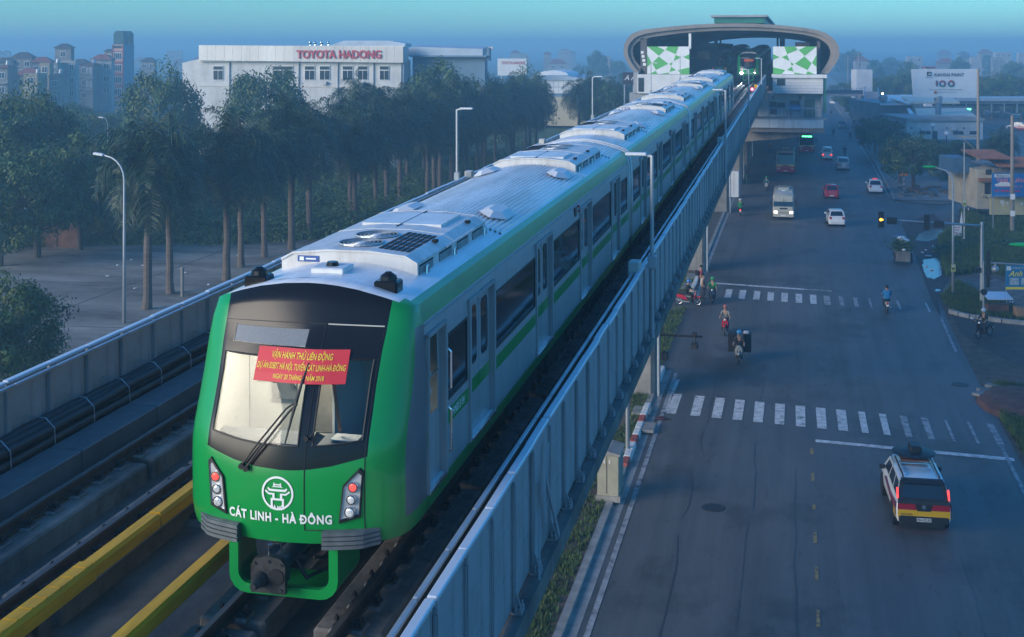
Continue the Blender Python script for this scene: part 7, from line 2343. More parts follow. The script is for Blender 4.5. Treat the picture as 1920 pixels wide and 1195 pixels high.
notice(1808, 381, Dq, .19, .27, "yellow printed notice on the thin tall pole")
# white pennant and paper board by the poles
p = at_depth(1804, 408, Dq*.99); t = thing("pennant", "white pennant hanging by the thin tall pole", "flag", (p.x-.1, p.y-.2, p.z))
mb = MB(); mb.prism([(-.12, 0, -.55), (.14, 0, -.5), (.04, 0, .6)], (0, .03, 0)); mb.build("cloth", m_plate, t)
p = G(1794, 452); t = thing("paper_board", "white paper board with pink writing standing on the verge", "sign", (p.x, p.y, .05), .2)
mb = MB(); mb.box(-.42, .42, -.02, .02, .25, 1.35); mb.build("board", m_plate, t)
for s_ in (-1, 1):
    mb = MB(); mb.box(s_*.38-.03, s_*.38+.03, -.03, .03, 0, .3); mb.build("leg", m_trim, t)
for k in range(3):
    mb = MB(); mb.box(-.3, .3-.1*k, -.026, -.02, 1.1-.22*k, 1.18-.22*k); mb.build("writing", mat("pink_ink", (.45, .18, .22), .6, var=.1), t)
# triangular warning signs
def tri_sign(px_, py_, yb, label):
    b = G(px_, yb); D = FPX*CAM_H/(yb-HOR); c = at_depth(px_, py_, D); s = .55
    t = thing("warning_sign", label, "road sign", (b.x, b.y, .05), 0, "triangular warning signs")
    mb = MB(); z = .1
    n = 6
    H = c.z-.3
    for k in range(n):
        mb.cyl((0, .04, H*k/n), (0, .04, H*(k+1)/n), .05, n=8, m=k % 2)
    mb.build("post", [m_kwhite, m_kred], t)
    mb = MB(); mb.prism([(-s, 0, c.z-.35), (s, 0, c.z-.35), (0, 0, c.z+.6)], (0, .03, 0)); mb.build("plate", mat("sign_orange", (.75, .22, .03), .5, var=.05), t)
    mb = MB(); mb.prism([(-s*.62, -.006, c.z-.22), (s*.62, -.006, c.z-.22), (0, -.006, c.z+.36)], (0, .004, 0)); mb.build("face", mat("sign_yellow", (.80, .45, .03), .5, var=.05), t)
    mb = MB(); mb.box(-.08, .08, -.014, -.008, c.z-.18, c.z+.1); mb.cyl((0, -.008, c.z+.14), (0, -.014, c.z+.14), .06, n=8); mb.build("pictogram", m_sigb, t)
tri_sign(1695, 325, 358, "triangular warning sign on the traffic island with trees")
tri_sign(1816, 370, 406, "triangular warning sign at the foot of the concrete pole")
# verge kerb at the corner
kp = [G(x, y) for x, y in ((1782, 588), (1800, 594), (1820, 598), (1845, 601), (1880, 606), (1925, 611))]
vk = thing("corner_kerb", "pale kerb edging the grass at the right corner", "kerb")
for a, b in zip(kp, kp[1:]):
    n = max(1, int((b-a).length/1.1))
    for k in range(n):
        p, q = a.lerp(b, k/n), a.lerp(b, (k+.96)/n); d = (q-p).normalized(); nn = Vector((-d.y, d.x, 0))*.14
        mb = MB(); mb.prism([(*(p-nn).xy, 0), (*(q-nn).xy, 0), (*(q+nn).xy, 0), (*(p+nn).xy, 0)], (0, 0, .28)); mb.build("kerb_stone", m_kerb, vk)
# grass on the right verge
def poly_area(pix):
    pts = [G(x, y) for x, y in pix]; xs = [p.x for p in pts]; ys = [p.y for p in pts]
    def inside(x, y):
        c = False; n = len(pts); j = n-1
        for i in range(n):
            if (pts[i].y > y) != (pts[j].y > y) and x < (pts[j].x-pts[i].x)*(y-pts[i].y)/(pts[j].y-pts[i].y)+pts[i].x: c = not c
            j = i
        return c
    return (lambda r: (r.uniform(min(xs), max(xs)), r.uniform(min(ys), max(ys)))), (lambda p: inside(*p))
for nm, lab, pix, n, h in (("verge_grass", "dark grass patch inside the corner kerb", [(1765,560),(1795,530),(1850,560),(1925,590),(1925,606),(1850,598),(1785,586)], 7000, .3),
                        ("verge_grass", "thick weeds between the puddles and the blue board", [(1768,500),(1760,450),(1790,425),(1925,440),(1925,530),(1850,510),(1775,520)], 16000, .5),
                        ("verge_grass", "dark weeds at the lower right edge of the road", [(1860,720),(1925,730),(1925,860),(1880,790)], 5000, .25),
                        ("verge_grass", "weeds in front of the yellow wall", [(1800,400),(1925,410),(1925,440),(1820,430)], 5000, .55)):
    ar, ok = poly_area(pix); grass_field(nm, lab, ar, n, h, n, ok=ok, z=.05)
pts = []
r = random.Random(15)
for px_, py_, n in ((1865, 418, 8), (1890, 415, 5), (1845, 410, 4), (1790, 470, 10), (1830, 460, 10), (1880, 470, 10), (1770, 480, 5), (1810, 440, 6), (1900, 500, 5), (1745, 318, 5), (1775, 335, 8), (1795, 345, 6)):
    for k in range(n):
        q = G(px_+r.uniform(-25, 25), py_+r.uniform(-8, 8)); rad = r.uniform(.4, 1.1)
        if q.x > v_right(q.y)+1.5: pts.append((q.x, q.y, rad, rad*.9, int(150*rad), .05))
bush_field("verge_bushes", "low dark bushes and weeds on the right verge", pts, .26, 16, [m_leafs[0], m_leafs[1], m_leafs[2]])
# rubble heap on the island and scattered litter
r = random.Random(8)
ih = thing("rubble_heap", "dark heap of rubble and planks on the traffic island", "rubble")
for k in range(60):
    q = G(r.uniform(1685, 1800), r.uniform(352, 372)); s = r.uniform(.15, .5)
    M = Matrix.Translation((q.x, q.y, .1)) @ Matrix.Rotation(r.uniform(0, 6), 4, 'Z') @ Matrix.Rotation(r.uniform(-.4, .4), 4, 'X')
    mb = MB(); mb.bbox(-s, s, -s*.5, s*.5, 0, s*.6, .05, M=M); mb.build("rubble_block", r.choice((m_concd, m_dirt, m_bark)), ih)
m_litter = mat("litter", (.5, .52, .55), .6, var=.2)
for k in range(26):
    z_ = random.Random(k); px_, py_ = z_.choice(((z_.uniform(1770, 1910), z_.uniform(480, 610)), (z_.uniform(1700, 1790), z_.uniform(455, 560)), (z_.uniform(200, 450), z_.uniform(480, 560)))); q = G(px_, py_)
    M = Matrix.Translation((q.x, q.y, .08)) @ Matrix.Rotation(z_.uniform(0, 6), 4, 'Z')
    if k == 0: lit_mb = MB()
    lit_mb.bbox(-.12, .12, -.08, .1, 0, .07, .03, M=M)
lit_mb.build("litter", m_litter, kind="stuff", label="scattered pale litter on the verges and yard", category="litter")
# red verge debris near lower right
mb = MB(); q = G(1905, 760)
rb = thing("soil_heap", "reddish heap of soil and broken slabs at the right road edge", "soil heap", (q.x+.4, q.y, 0))
mb.sphere((0, 0, 0), 2.2, 14, 8, 0, (1.0, 1.5, .22)); mb.build("soil", mat("red_soil", (.12, .055, .04), .95, var=.35, scale=2, bump=.6), rb)
for k, (x, y, a) in enumerate(((-1.4, 1.9, .4), (-.9, 2.6, -.5), (-1.8, 1.2, .9))):
    mb = MB(); mb.bbox(-.5, .5, -.22, .22, 0, .12, .02, M=Matrix.Translation((x, y, .12)) @ Matrix.Rotation(a, 4, 'Z')); mb.build("broken_slab", m_pave, rb)

# blue board with yellow script
def flat_board(name, label, x0, x1, y0, y1, D, mt, zb=.05, rz=YAW, cat="sign board"):
    A, B = at_depth(x0, y1, D), at_depth(x1, y0, D); W = (x1-x0)*D/FPX/2
    t = thing(name, label, cat, ((A.x+B.x)/2, (A.y+B.y)/2, 0), rz)
    mb = MB(); mb.box(-W, W, 0, .08, A.z, B.z); mb.build("panel", mt, t)
    for s_ in (-1, 1):
        mb = MB(); mb.cyl((s_*W*.93, .12, zb), (s_*W*.93, .12, B.z), .05, n=8); mb.build("post", m_galv, t)
    return t, W, A.z, B.z
m_bblue = mat("board_blue", (.02, .17, .33), .5, var=.08, scale=1.5)
t, W, z0, z1 = flat_board("blue_board", "blue sign board with yellow script lettering at the right edge", 1886, 1945, 498, 543, 82, m_bblue)
def put_text(t, s, sz, x, z, mt, wd=None, bold=.0, shear=0, align='LEFT', y=-.012):
    me = text_mesh(s, sz, bold=bold, shear=shear, align=align)
    if wd:
        xs = [v.co.x for v in me.vertices]; w = max(xs)-min(xs)
        for v in me.vertices: v.co.x *= wd/w
    me.materials.append(mt); return link("lettering", me, t, (x, y, z), (radians(90), 0, 0))
put_text(t, "CÔNG TY TNHH", .18, -W+.42, z1-.18, m_plate)
put_text(t, "Anh Dũng", .52, -W+.18, z1-.55, m_ytxt, shear=.4, bold=.01)
mb = MB(); mb.box(-W+.05, -W+.34, -.012, -.002, z1-.32, z1-.06); mb.build("logo_patch", m_plate, t)
mb = MB(); mb.box(-W, W, -.012, -.002, z0, z0+.16); mb.build("yellow_strip", m_ytxt, t)
for k in range(2):
    mb = MB(); mb.box(-W+.25+k*.75, -W+.85+k*.75, -.012, -.002, z0+.3, z0+.75); mb.build("picture_patch", mat("picture_grey", (.35, .42, .45), .6, var=.4, scale=9), t)
# snack stall by the board
q = G(1870, 590); t = thing("street_stall", "low stall with a pale sheet roof on the verge", "stall", (q.x, q.y, .05), .2)
mb = MB(); mb.prism([(-.8, -.6, 1.0), (.8, -.6, 1.0), (.8, .6, 1.25), (-.8, .6, 1.25)], (0, 0, .05)); mb.build("sheet_roof", m_fcap, t)
for x in (-.7, .7):
    for y in (-.5, .5): mb = MB(); mb.cyl((x, y, 0), (x, y, 1.05 if y < 0 else 1.22), .03, n=6); mb.build("leg", m_trim, t)
mb = MB(); mb.bbox(-.65, .65, -.3, .45, 0, .6, .03); mb.build("counter", m_brick, t)
q = G(1918, 600); t = thing("brick_block", "brown cardboard-coloured block cut by the right edge", "block", (q.x, q.y, .05), .1)
mb = MB(); mb.bbox(-.5, .8, -.4, .4, 0, .75, .03); mb.build("block", mat("kraft", (.30, .17, .09), .8, var=.2), t)

# tall concrete utility poles
for i, (px_, yt, yb, r0) in enumerate(((1834, 130, 398, .20), (1898, 218, 442, .22))):
    b = G(px_, yb); D = FPX*CAM_H/(yb-HOR); h = at_depth(px_, yt, D).z
    t = thing("utility_pole", ["tall concrete utility pole in front of the billboard", "concrete utility pole in front of the blue taxi board"][i], "utility pole", (b.x, b.y, .05), 0, "utility poles")
    mb = MB(); mb.cyl((0, 0, 0), (0, 0, h), r0, r0*.62, 10); mb.build("shaft", m_cpole, t, smooth=True)
    if i == 0:
        mb = MB(); mb.box(-2.0, .1, -.06, .06, h*.52, h*.52+.12); mb.tube([(-1.6, 0, h*.52), (-.1, 0, h*.42)], .04, 5); mb.build("cross_arm", m_cpole, t)
    for z in (.16, .3): mb = MB(); mb.box(-r0*.9, r0*.9, -r0-.02, -r0+.02, h*z, h*z+.5); mb.build("pasted_bill", m_plate, t)
    mb = MB(); mb.tube([(r0*.8*cos(a*2.2), r0*.9*sin(a*2.2), h*(.42+.012*a)) for a in range(12)], .03, 4); mb.build("cable_coil", m_trim, t)
# overhead wires
for i, (a, b_, sag) in enumerate((((1834, 145), (1930, 120), .4), ((1898, 275), (1930, 272), .1))):
    p, q = at_depth(a[0], a[1], 137), at_depth(b_[0], b_[1], 137)
    t = MB(); t.tube([p.lerp(q, f) + Vector((0, 0, -sag*4*f*(1-f))) for f in [k/8 for k in range(9)]], .02, 4)
    t.build("overhead_wire", m_trim, None, label=["wire running right from the top of the tall utility pole", "wire running right from the shorter utility pole"][i], category="wire")

# tiled-roof house and yellow wall on the right
HD = 122.0
def hp_(x, y, D=HD): return at_depth(x, y, D)
def bxd(nm, par, x0, x1, y0, y1, D, d0, d1, mt, org):
    """box whose front face fills the pixels, standing at depth D, in a frame turned with the camera"""
    A, B = at_depth(x0, y1, D), at_depth(x1, y0, D)
    k = D/FPX; X0 = (x0-org[0])*k; X1 = (x1-org[0])*k
    mb = MB(); mb.box(X0, X1, d0, d1, A.z, B.z); return mb.build(nm, mt, par)
def framed(name, label, cat, ox, D):
    p = at_depth(ox, 100, D); return thing(name, label, cat, (p.x, p.y, 0), YAW)
hs = framed("tiled_house", "run-down house with orange tile roofs and cream walls at the right edge", "house", 1870, HD)
m_otile = mat("orange_tile", (.26, .10, .05), .8, var=.3, scale=1.2)
m_cream = mat("cream_plaster", (.42, .37, .27), .85, var=.2, scale=.8, detail=8)
org = (1870, 0)
bxd("wall", hs, 1832, 1866, 318, 392, HD, 0, 8, m_cream, org)
bxd("wall", hs, 1862, 1945, 315, 375, HD, -.4, 8, m_hw[1], org)
bxd("window", hs, 1846, 1856, 343, 364, HD, -.1, .05, m_winb, org)
bxd("window", hs, 1848, 1858, 318, 327, HD, -.1, .05, m_winb, org)
bxd("sill", hs, 1840, 1866, 364, 368, HD, -.35, .05, m_cream, org)
def rooft(x0, x1, y0, y1, d, rise, dd):
    A, B = at_depth(x0, y1, HD), at_depth(x1, y0, HD); k = HD/FPX
    X0, X1 = (x0-1870)*k, (x1-1870)*k
    rf = None
    n = int((X1-X0)/.32)
    for j in range(n):      # tile courses running down the slope
        xa = X0+(X1-X0)*j/n
        mb = MB(); mb.prism([(xa, d, A.z), (xa+.30, d, A.z), (xa+.26, d, A.z+.10), (xa+.04, d, A.z+.10)], (0, dd, B.z-A.z)); mb.build("tile_course", m_otile, hs)
    return rf
rooft(1828, 1892, 288, 297, -1.2, 0, 5)
rooft(1862, 1945, 300, 311, -1.6, 0, 4)
bxd("cornice", hs, 1834, 1866, 334, 340, HD, -.5, .02, m_otile, org)
bxd("blue_sheet", hs, 1800, 1834, 300, 328, HD, 2, 6, mat("sheet_blue", (.05, .12, .20), .7, var=.2), org)
yw = framed("yellow_wall", "pale yellow boundary wall with pasted papers below the blue taxi board", "wall", 1900, 116)
bxd("wall", yw, 1857, 1945, 371, 403, 116, 0, .25, mat("yellow_plaster", (.46, .40, .22), .85, var=.15, scale=.8, detail=8), (1900, 0))
bxd("coping", yw, 1855, 1947, 369, 371.5, 116, -.08, .33, m_kerb, (1900, 0))
for k, (a, b, c, d) in enumerate(((1876, 1883, 376, 382), (1887, 1891, 379, 382), (1879, 1882, 384, 386), (1914, 1918, 380, 384))):
    bxd("pasted_paper", yw, a, b, c, d, 116, -.012, -.004, m_plate, (1900, 0))
t, W, z0, z1 = flat_board("taxi_board", "large blue taxi advertising board with red and white lettering", 1860, 1945, 325, 369, 115, mat("taxi_blue", (.015, .15, .40), .5, var=.08, scale=1))
put_text(t, "Mobiphone", .26, -W+.40, z1-.24, m_sigb, bold=.02)
mb = MB(); mb.box(-W+.22, -W+1.65, -.010, -.002, z1-.38, z1-.10); mb.build("white_strip", m_plate, t)
m_rw = mat("pale_red_ink", (.70, .22, .22), .5, var=.05); m_wb = mat("cyan_ink", (.45, .62, .70), .5, var=.05)
put_text(t, "TAXI XUÂN", .48, -W+.40, z1-.68, m_rw, bold=.03)
put_text(t, "Tuyến đường: Nội Bài", .26, -W+.40, z1-1.22, m_rw, shear=.3)
put_text(t, "ĐT: 04.38.62.62.62", .30, -W+.25, z1-1.62, mat("red_ink", (.55, .02, .05), .5, var=.05), bold=.03)
put_text(t, "uy tín - an toàn - chất lượng", .16, -W+.25, z0+.12, m_wb)
me = MB(); me.prism([(x-W+.75, -.012, z1-1.02+z) for x, z in ((-.45, -.18), (-.5, 0), (-.2, .08), (0, .22), (.7, .22), (.95, .05), (1.3, 0), (1.3, -.18))], (0, .006, 0)); me.build("car_picture", m_plate, t)

# ---------------- big white billboard on a single post
BD = 215.0
bb = framed("billboard", "large white paint billboard on a thick single post", "billboard", 1763, BD)
org = (1763, 0)
A, B = at_depth(1711, 183, BD), at_depth(1839, 130, BD); k = BD/FPX
mb = MB(); mb.prism([((1710-1763)*k, 0, B.z), ((1838-1763)*k, 1.2, B.z), ((1840-1763)*k, 1.2, A.z-.1), ((1713-1763)*k, 0, A.z)], (0, .5, 0)); mb.build("panel", m_pwhite, bb)
mb = MB(); mb.cyl((0, 1.0, 0), (0, 1.0, A.z+.5), .52, .5, 16); mb.build("post", m_bluewall, bb, smooth=True)
mb = MB(); mb.cyl((0, 1.0, A.z-1.0), (0, 1.0, A.z+.2), .62, .7, 16); mb.build("post_collar", m_steel, bb)
rzb = atan2(1.2, 128*k)
def bt(s, sz, px_, py_, mt, wd, bold=.03):
    p = at_depth(px_, py_, BD); me = text_mesh(s, sz, bold=bold); xs = [v.co.x for v in me.vertices]; w = max(xs)-min(xs)
    for v in me.vertices: v.co.x *= wd*k/w
    me.materials.append(mt); X = (px_-1763)*k
    return link("lettering", me, bb, (X, (X-(1710-1763)*k)*1.2/(128*k)-.10, p.z), (radians(90), 0, rzb))
m_ink = mat("dark_ink", (.02, .025, .04), .5, var=.05)
bt("KANSAI PAINT", .80, 1782, 141, m_ink, 58, .012)
bt("Alphanam", .3, 1743, 145.5, m_bblue, 14, .0)
X = (1743-1763)*k; z = at_depth(1743, 139, BD).z
mb = MB(); yq = (X-(1710-1763)*k)*1.2/(128*k); mb.box(X-.38, X+.38, yq-.10, yq+.06, z-.35, z+.38); mb.build("logo_square", m_ink, bb)
bt("A", .6, 1743.5, 139, m_plate, 5).location.y -= .08
m_teal = mat("teal_ink", (.03, .22, .28), .5, var=.5, scale=3, col2=(.35, .05, .08))
bt("1", 1.25, 1758, 157.5, m_teal, 4.5, .05)
for px_ in (1769, 1786):
    p = at_depth(px_, 157.5, BD); X = (px_-1763)*k; yy = (X-(1710-1763)*k)*1.2/(128*k)-.03
    mb = MB(); N = 28
    for q in range(N):
        a0, a1 = 2*pi*q/N, 2*pi*(q+1)/N
        def rp(rx_, rz_, a_): x_ = X+rx_*cos(a_); return (x_, (x_-(1710-1763)*k)*1.2/(128*k)-.10, p.z+rz_*sin(a_))
        mb.poly([rp(.64, .6, a0), rp(.64, .6, a1), rp(.28, .26, a1), rp(.28, .26, a0)], q*5//N)
    mb.build("ring_numeral", [m_teal, mat("ink_red", (.40, .05, .07), .5, var=.1), mat("ink_blue", (.03, .12, .30), .5, var=.1), mat("ink_green", (.05, .20, .14), .5, var=.1), m_teal], bb)
bt("NIỀM TIN CHO MỘT THẾ GIỚI TƯƠI ĐẸP HƠN", .26, 1775, 168.8, m_ink, 65, .0)
bt("SƠN KANSAI ALPHANAM", .2, 1777, 173.5, m_ink, 36, .0)
p = at_depth(1755.5, 174, BD); mb = MB(); X = (1755.5-1763)*k
yq = (X-(1710-1763)*k)*1.2/(128*k); mb.cyl((X, yq-.10, p.z), (X, yq-.05, p.z), .27, n=16); mb.build("round_seal", mat("seal_orange", (.40, .14, .05), .5, var=.1), bb)
# red-roofed gate top peeking above the board
t = framed("gate_tower", "small white gate tower with red roof behind the billboard top", "tower", 1744, 300)
bxd("wall", t, 1736, 1752, 128, 200, 300, 0, 2, m_pwhite, (1744, 0)); bxd("roof", t, 1733.5, 1754.5, 125.5, 128.3, 300, -.4, 2.4, m_tile, (1744, 0))

# ---------------- bus depot: low white office, big pale roofs, long canopy
dp = framed("depot_office", "low white depot office with a pale curved roof under the billboard", "building", 1770, 205)
org = (1770, 0)
bxd("wall", dp, 1700, 1843, 226, 262, 205, 0, 14, m_wallw, org)
bxd("cornice", dp, 1698, 1845, 222, 227, 205, -.4, 14.4, m_stgrey, org)
for x in (1725, 1735.5, 1787, 1797, 1818, 1827): bxd("window", dp, x, x+9, 246, 252, 205, -.12, .04, m_winb, org)
bxd("door", dp, 1748, 1757, 246, 262, 205, -.12, .04, m_winb, org)
for x in (1709, 1775.5, 1807): 
    bxd("round_vent", dp, x-1.2, x+1.2, 239, 241.5, 205, -.1, .02, m_winb, org)
for x in (1728, 1786): bxd("air_conditioner", dp, x-3, x+3, 240, 244.5, 205, -.6, 0, m_plate, org)
k2 = 205/FPX
def roofpoly(nm, pix, D, depth, mt, par, org):
    kk = D/FPX; pts = [((x-org[0])*kk, 0, at_depth(x, y, D).z) for x, y in pix]
    mb = MB(); mb.prism(pts, (0, depth, 0)); return mb.build(nm, mt, par)
m_palec = mat("pale_roof", (.55, .54, .44), .6, var=.1, scale=.6)
# sloping roofs, drawn as tilted slabs
def tilt(nm, par, x0, x1, yn, xf0, xf1, yf, D, Df, mt, org, th=.3):
    a = [at_depth(x0, yn, D), at_depth(x1, yn, D), at_depth(xf1, yf, Df), at_depth(xf0, yf, Df)]
    inv = par.matrix_world.inverted()
    mb = MB(); pts = [inv @ q for q in a]; mb.prism(pts, (0, 0, -th)); return mb.build(nm, mt, par)
bpy.context.view_layer.update()
tilt("roof", dp, 1722, 1838, 224, 1716, 1812, 203, 205, 232, m_palec, org)
tilt("roof_edge", dp, 1712, 1722, 224, 1700, 1706, 203, 206, 234, m_fcap, org)
bxd("parapet_rail", dp, 1746, 1840, 219, 224, 205, .3, .4, m_stgrey, org)
dc = framed("depot_hall", "pale ribbed depot hall with big sloping roofs left of the billboard", "building", 1670, 245)
bxd("wall", dc, 1645, 1712, 194, 235, 245, 0, 20, m_stgrey, (1670, 0))
for j in range(22): bxd("wall_rib", dc, 1646+3*j, 1647+3*j, 195, 234, 245, -.15, .02, m_hw[0], (1670, 0))
bpy.context.view_layer.update()
tilt("roof", dc, 1650, 1712, 195, 1648, 1735, 178, 244, 285, m_pwhite, (1670, 0))
tilt("roof", dc, 1706, 1800, 192, 1690, 1780, 181, 235, 262, m_palec, (1670, 0))
tilt("roof_edge", dc, 1700, 1708, 193, 1668, 1676, 183, 234, 262, m_fcap, (1670, 0))
p = at_depth(1656, 184, 250); q = dc.matrix_world.inverted() @ p
mb = MB(); mb.sphere(q, .9, 12, 8); mb.build("roof_dome", m_stgrey, dc, smooth=True)
cn = framed("depot_canopy", "long flat blue-grey depot canopy on posts above the blue buses", "canopy", 1860, 262)
bxd("canopy_roof", cn, 1775, 1960, 184, 190, 262, 0, 9, m_blueroof, (1860, 0))
bxd("canopy_beam", cn, 1775, 1960, 190, 195, 262, .8, 1.2, m_stgrey, (1860, 0))
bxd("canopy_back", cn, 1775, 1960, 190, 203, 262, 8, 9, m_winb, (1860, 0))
for j in range(7): bxd("canopy_post", cn, 1790+24*j, 1792+24*j, 195, 212, 262, 1, 1.3, m_steel, (1860, 0))
for i, (x, y) in enumerate(((1815, 205), (1655, 176))):
    p = at_depth(x, y, 240); mb = MB(); sw_ = (.55, .16)[i]; mb.box(p.x-sw_, p.x+sw_, p.y, p.y+.2, p.z-.16, p.z+.16); o = mb.build("lit_panel", m_gled if i == 0 else m_lampw, None if False else dp)
    o.parent = None; o["label"] = ["small glowing green display in the depot yard", "tiny bright lamp above the depot hall"][i]; o["category"] = "display"
# depot yard
mb = MB(); mb.poly([(22, 150, .02), (120, 160, .02), (160, 320, .02), (40, 320, .02), (24, 235, .02)]); mb.build("depot_yard", m_asph, kind="structure")
for a, b in (((1850, 236), (1925, 265)), ((1840, 240), (1925, 275))):
    p, q = G(*a), G(*b); strip("yard_line", m_paintworn, None, [(p.x, p.y), (q.x, q.y)], .2, .03, kind="structure")

# ---------------- footbridge with stair tower
FD = 300.0
fb = framed("footbridge", "concrete footbridge with a white lift tower and steep stairs across the road", "footbridge", 1600, FD)
org = (1600, 0)
bxd("deck", fb, 1540, 1618, 176, 181, FD, 0, 3, m_stgrey, org)
bxd("deck_side", fb, 1540, 1618, 169, 176, FD, -.1, 0, mat("net_dark", (.03, .06, .09), .7, var=.2), org)
for j in range(10): bxd("rail_post", fb, 1541+8*j, 1541.6+8*j, 166, 170, FD, -.1, 0, m_steel, org)
bxd("hand_rail", fb, 1540, 1618, 165.6, 166.3, FD, -.1, 0, mat("rail_blue", (.10, .25, .45), .5, var=.1), org)
bxd("tower", fb, 1613, 1643, 131.5, 230, FD, 3.2, 8, m_stw, org)
bxd("pier", fb, 1608, 1614, 181, 236, FD, 0, 2, m_stgrey, org)
bxd("white_pillar", fb, 1599, 1608, 206, 243, FD*.93, 0, 1.5, m_stw, org)
# stairs coming towards the camera
inv = None
bpy.context.view_layer.update(); inv = fb.matrix_world.inverted()
n = 24
a0, a1 = at_depth(1620, 172, FD+3), at_depth(1646, 172, FD+3); b0, b1 = at_depth(1626, 236, FD*.86), at_depth(1655, 236, FD*.86)
for j in range(n):
    f0, f1 = j/n, (j+1)/n
    p0, p1, q0, q1 = a0.lerp(b0, f0), a1.lerp(b1, f0), a0.lerp(b0, f1), a1.lerp(b1, f1)
    z = p0.z
    mb = MB(); mb.prism([inv @ Vector((p.x, p.y, z)) for p in (p0, p1, q1, q0)], (0, 0, -.5)); mb.build("step", m_stgrey, fb)
for s0, s1 in ((a0, b0), (a1, b1)):
    mb = MB(); mb.tube([inv @ (s0 + Vector((0, 0, 1.1))), inv @ (s1 + Vector((0, 0, 1.1)))], .12, 6); mb.build("stair_rail", MATS["rail_blue"], fb)
# lattice power pylons far off
for i, (px_, yt, D) in enumerate(((1610, 98, 420), (1590, 106, 560))):
    p = at_depth(px_, yt, D); t = thing("power_pole", ["far power pole with crossbars above the footbridge", "fainter far power pole beside the roof shell"][i], "power pole", (p.x, p.y, 0), YAW, "far power poles")
    mb = MB(); mb.cyl((0, 0, 0), (0, 0, p.z), .35, .2, 6)
    for q in (.82, .9, .97): mb.box(-1.8, 1.8, -.1, .1, p.z*q, p.z*q+.22)
    mb.build("mast", m_cpole, t)

# ---------------- trees on the right pavement and island
def street_tree(px_, yb, ytop, s, label, k):
    b = G(px_, yb); D = FPX*CAM_H/(yb-HOR); H = at_depth(px_, ytop, D).z
    base = {0: 2.2*.8+3.0, 1: 2.2*.8+3.4}[k % 2]
    return tree(b.x, b.y, s, label, k, kinds=SMALL, rz=px_*.3, sz=H/(base*s), group="street trees on the right")
street_tree(1650, 298, 212, 1.55, "dark spreading street tree in front of the footbridge stairs", 0)
street_tree(1641, 290, 225, 1.2, "street tree half hidden at the pavement kerb", 1)
street_tree(1712, 362, 243, 1.35, "green street tree on the traffic island near the depot", 0)
street_tree(1688, 345, 258, 1.05, "slim street tree on the island beside the warning sign", 1)
street_tree(1795, 335, 258, 1.25, "dark tree in front of the depot office's right end", 1)
street_tree(1770, 330, 262, 1.0, "small tree beside the globe lamps", 0)
for i, (px_, yb, yt) in enumerate(((1622, 240, 195), (1604, 222, 180), (1594, 212, 176), (1586, 205, 172), (1580, 200, 170), (1612, 230, 188))):
    street_tree(px_, yb, yt, 1.1, f"far street tree lining the right pavement, {NUM[i]} listed towards the footbridge" if False else ["far street tree lining the pavement, nearest to the white pillar", "far street tree under the footbridge deck", "far street tree just beyond the footbridge", "fainter far street tree beyond the footbridge", "faintest street tree at the end of the road", "far street tree between pillar and footbridge"][i], i)
# globe lamps
for i, (px_, py_, yb) in enumerate(((1749, 237, 300), (1774.5, 252, 330))):
    b = G(px_, yb); D = FPX*CAM_H/(yb-HOR); h = at_depth(px_, py_, D).z
    t = thing("globe_lamp", ["white globe lamp in front of the depot office, left one", "white globe lamp in front of the depot office, right one"][i], "street lamp", (b.x, b.y, .1), 0, "globe lamps")
    mb = MB(); mb.cyl((0, 0, 0), (0, 0, h), .09, .06, 8); mb.build("post", m_trim, t)
    mb = MB(); mb.sphere((0, 0, h), .3, 12, 8); mb.build("globe", mat("globe_white", (.75, .78, .82), .3, var=.02), t, smooth=True)
# red flag-like banner and parked shapes on the pavement
p = at_depth(1777, 303, 165); t = thing("red_banner", "small red upright banner among the trees by the depot", "banner", (p.x, p.y, 0), YAW)
mb = MB(); mb.cyl((0, 0, 0), (0, 0, p.z+.8), .04, n=6); mb.build("pole", m_trim, t)
mb = MB(); mb.box(.04, .5, -.01, .01, p.z-.7, p.z+.7); mb.build("cloth", m_red, t)

# ---------------- things under the viaduct on the left of the road
q = G(1141, 945)
t = thing("utility_cabinet", "beige electrical cabinet on a concrete plinth beneath the viaduct", "cabinet", (q.x-.05, q.y+.6, .1), 0)
mb = MB(); mb.box(-.42, .5, -.72, .72, 0, .22); mb.build("plinth", m_conc, t)
mb = MB(); mb.bbox(-.36, .44, -.66, .66, .22, 1.72, .02); mb.build("case", mat("cabinet_beige", (.30, .29, .22), .6, var=.12, scale=2, detail=8), t)
mb = MB(); mb.prism([(-.42, -.72, 1.72), (.5, -.72, 1.72), (.5, -.72, 1.78), (.04, -.72, 1.88), (-.42, -.72, 1.78)], (0, 1.44, 0)); mb.build("lid", m_kerb, t)
mb = MB(); mb.box(-.02, -.005, -.675, -.66, .3, 1.68); mb.box(.43, .448, -.02, -.0, .3, 1.68); mb.build("door_seam", m_trim, t)
for x in (-.12, .08):
    mb = MB(); mb.box(x, x+.05, -.68, -.66, 1.42, 1.55); mb.build("warning_label", m_plate, t)
q = G(1157, 870); t = thing("signal_post", "grey steel post behind the beige cabinet carrying a sign seen edge-on", "post", (q.x+.25, q.y+1.4, .1))
mb = MB(); mb.cyl((0, 0, 0), (0, 0, 4.6), .09, .08, 10); mb.box(-.2, .2, -.2, .2, 0, .05); mb.build("post", m_galv, t)
mb = MB(); mb.prism([(-.62, -.1, 2.6), (.25, -.1, 3.3), (.32, -.1, 4.9), (-.55, -.1, 4.4)], (0, .04, 0)); mb.build("sign_back", m_steel, t)
q = G(1224, 737); t = thing("camera_mast", "slim mast at the pier with an arm holding a road camera", "camera", (q.x+.35, q.y-.4, .1))
hA = at_depth(1240, 611, 64).z
mb = MB(); mb.cyl((0, 0, 0), (0, 0, hA), .07, n=8); mb.build("mast", m_dark, t)
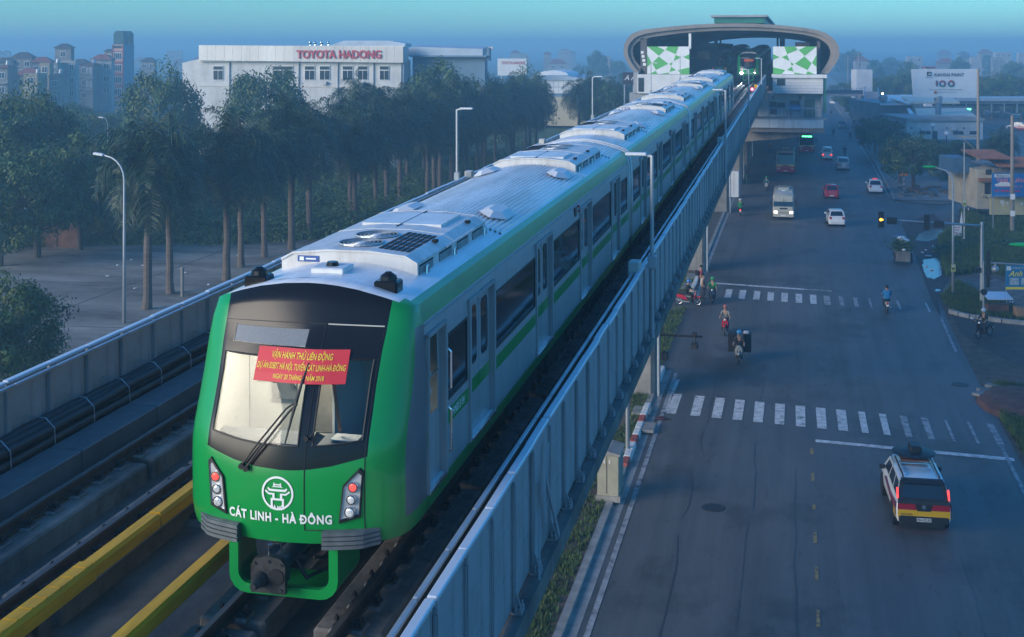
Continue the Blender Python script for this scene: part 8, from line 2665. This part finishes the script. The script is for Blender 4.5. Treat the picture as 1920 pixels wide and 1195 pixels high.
mb = MB(); mb.tube([(0, 0, hA), (2.1, .1, hA-.02)], .06, 6); mb.build("arm", m_dark, t)
mb = MB(); mb.bbox(1.55, 1.9, -.25, .3, hA-.55, hA-.3, .04); mb.cyl((1.72, 0, hA-.3), (1.72, 0, hA), .05, n=6); mb.bbox(1.62, 1.84, -.1, .12, hA+.05, hA+.2, .02); mb.build("camera", m_dark, t)
mb = MB(); mb.bbox(.1, .45, -.15, .15, hA-1.2, hA-.8, .05); mb.build("signal_head", m_sigb, t)
q = G(1376, 372); t = thing("white_cabinet", "tall white utility box beside the third viaduct pier", "cabinet", (q.x, q.y+.6, .1))
mb = MB(); mb.bbox(-.55, .55, -.5, .6, 0, 2.9, .04); mb.build("case", m_pwhite, t)
mb = MB(); mb.box(-.02, .02, -.515, -.5, .2, 2.7); mb.build("door_seam", m_stgrey, t)
q = G(1399, 345); t = thing("reflector_post", "thin post with a yellow-green reflector beside the kerb", "post", (q.x, q.y, 0))
mb = MB(); mb.box(-.05, .05, -.03, .03, 0, 1.2); mb.build("post", mat("reflector", (.35, .5, .1), .4, var=0), t)
q = G(1241, 787); t = thing("dark_bag", "dark crumpled bag lying on the road by the kerb", "bag", (q.x, q.y, .012), .3)
mb = MB(); mb.prism([(-.32, -.15, 0), (.45, -.1, 0), (.1, .25, 0)], (0, 0, .02)); mb.sphere((-.05, 0, .05), .22, 10, 6, 0, (1.4, .8, .4)); mb.build("bag", mat("bag_dark", (.03, .03, .06), .6, var=.4, col2=(.12, .03, .03)), t)
# ================================================================ air
mb = MB(); mb.box(-1500, 1500, -120, 2600, -1.5, 32.0)
hz = mb.build("haze", [], kind="stuff")
m = bpy.data.materials.new("haze_air"); m.use_nodes = True
t = m.node_tree; t.nodes.clear()
o = t.nodes.new("ShaderNodeOutputMaterial"); pv = t.nodes.new("ShaderNodeVolumePrincipled")
pv.inputs["Color"].default_value = (0.33, 0.64, 0.84, 1)
pv.inputs["Density"].default_value = 0.0015
pv.inputs["Anisotropy"].default_value = 0.1
t.links.new(pv.outputs[0], o.inputs["Volume"])
hz.data.materials.append(m)
hz["label"] = "pale blue morning haze hanging over the whole scene"
hz["category"] = "haze"
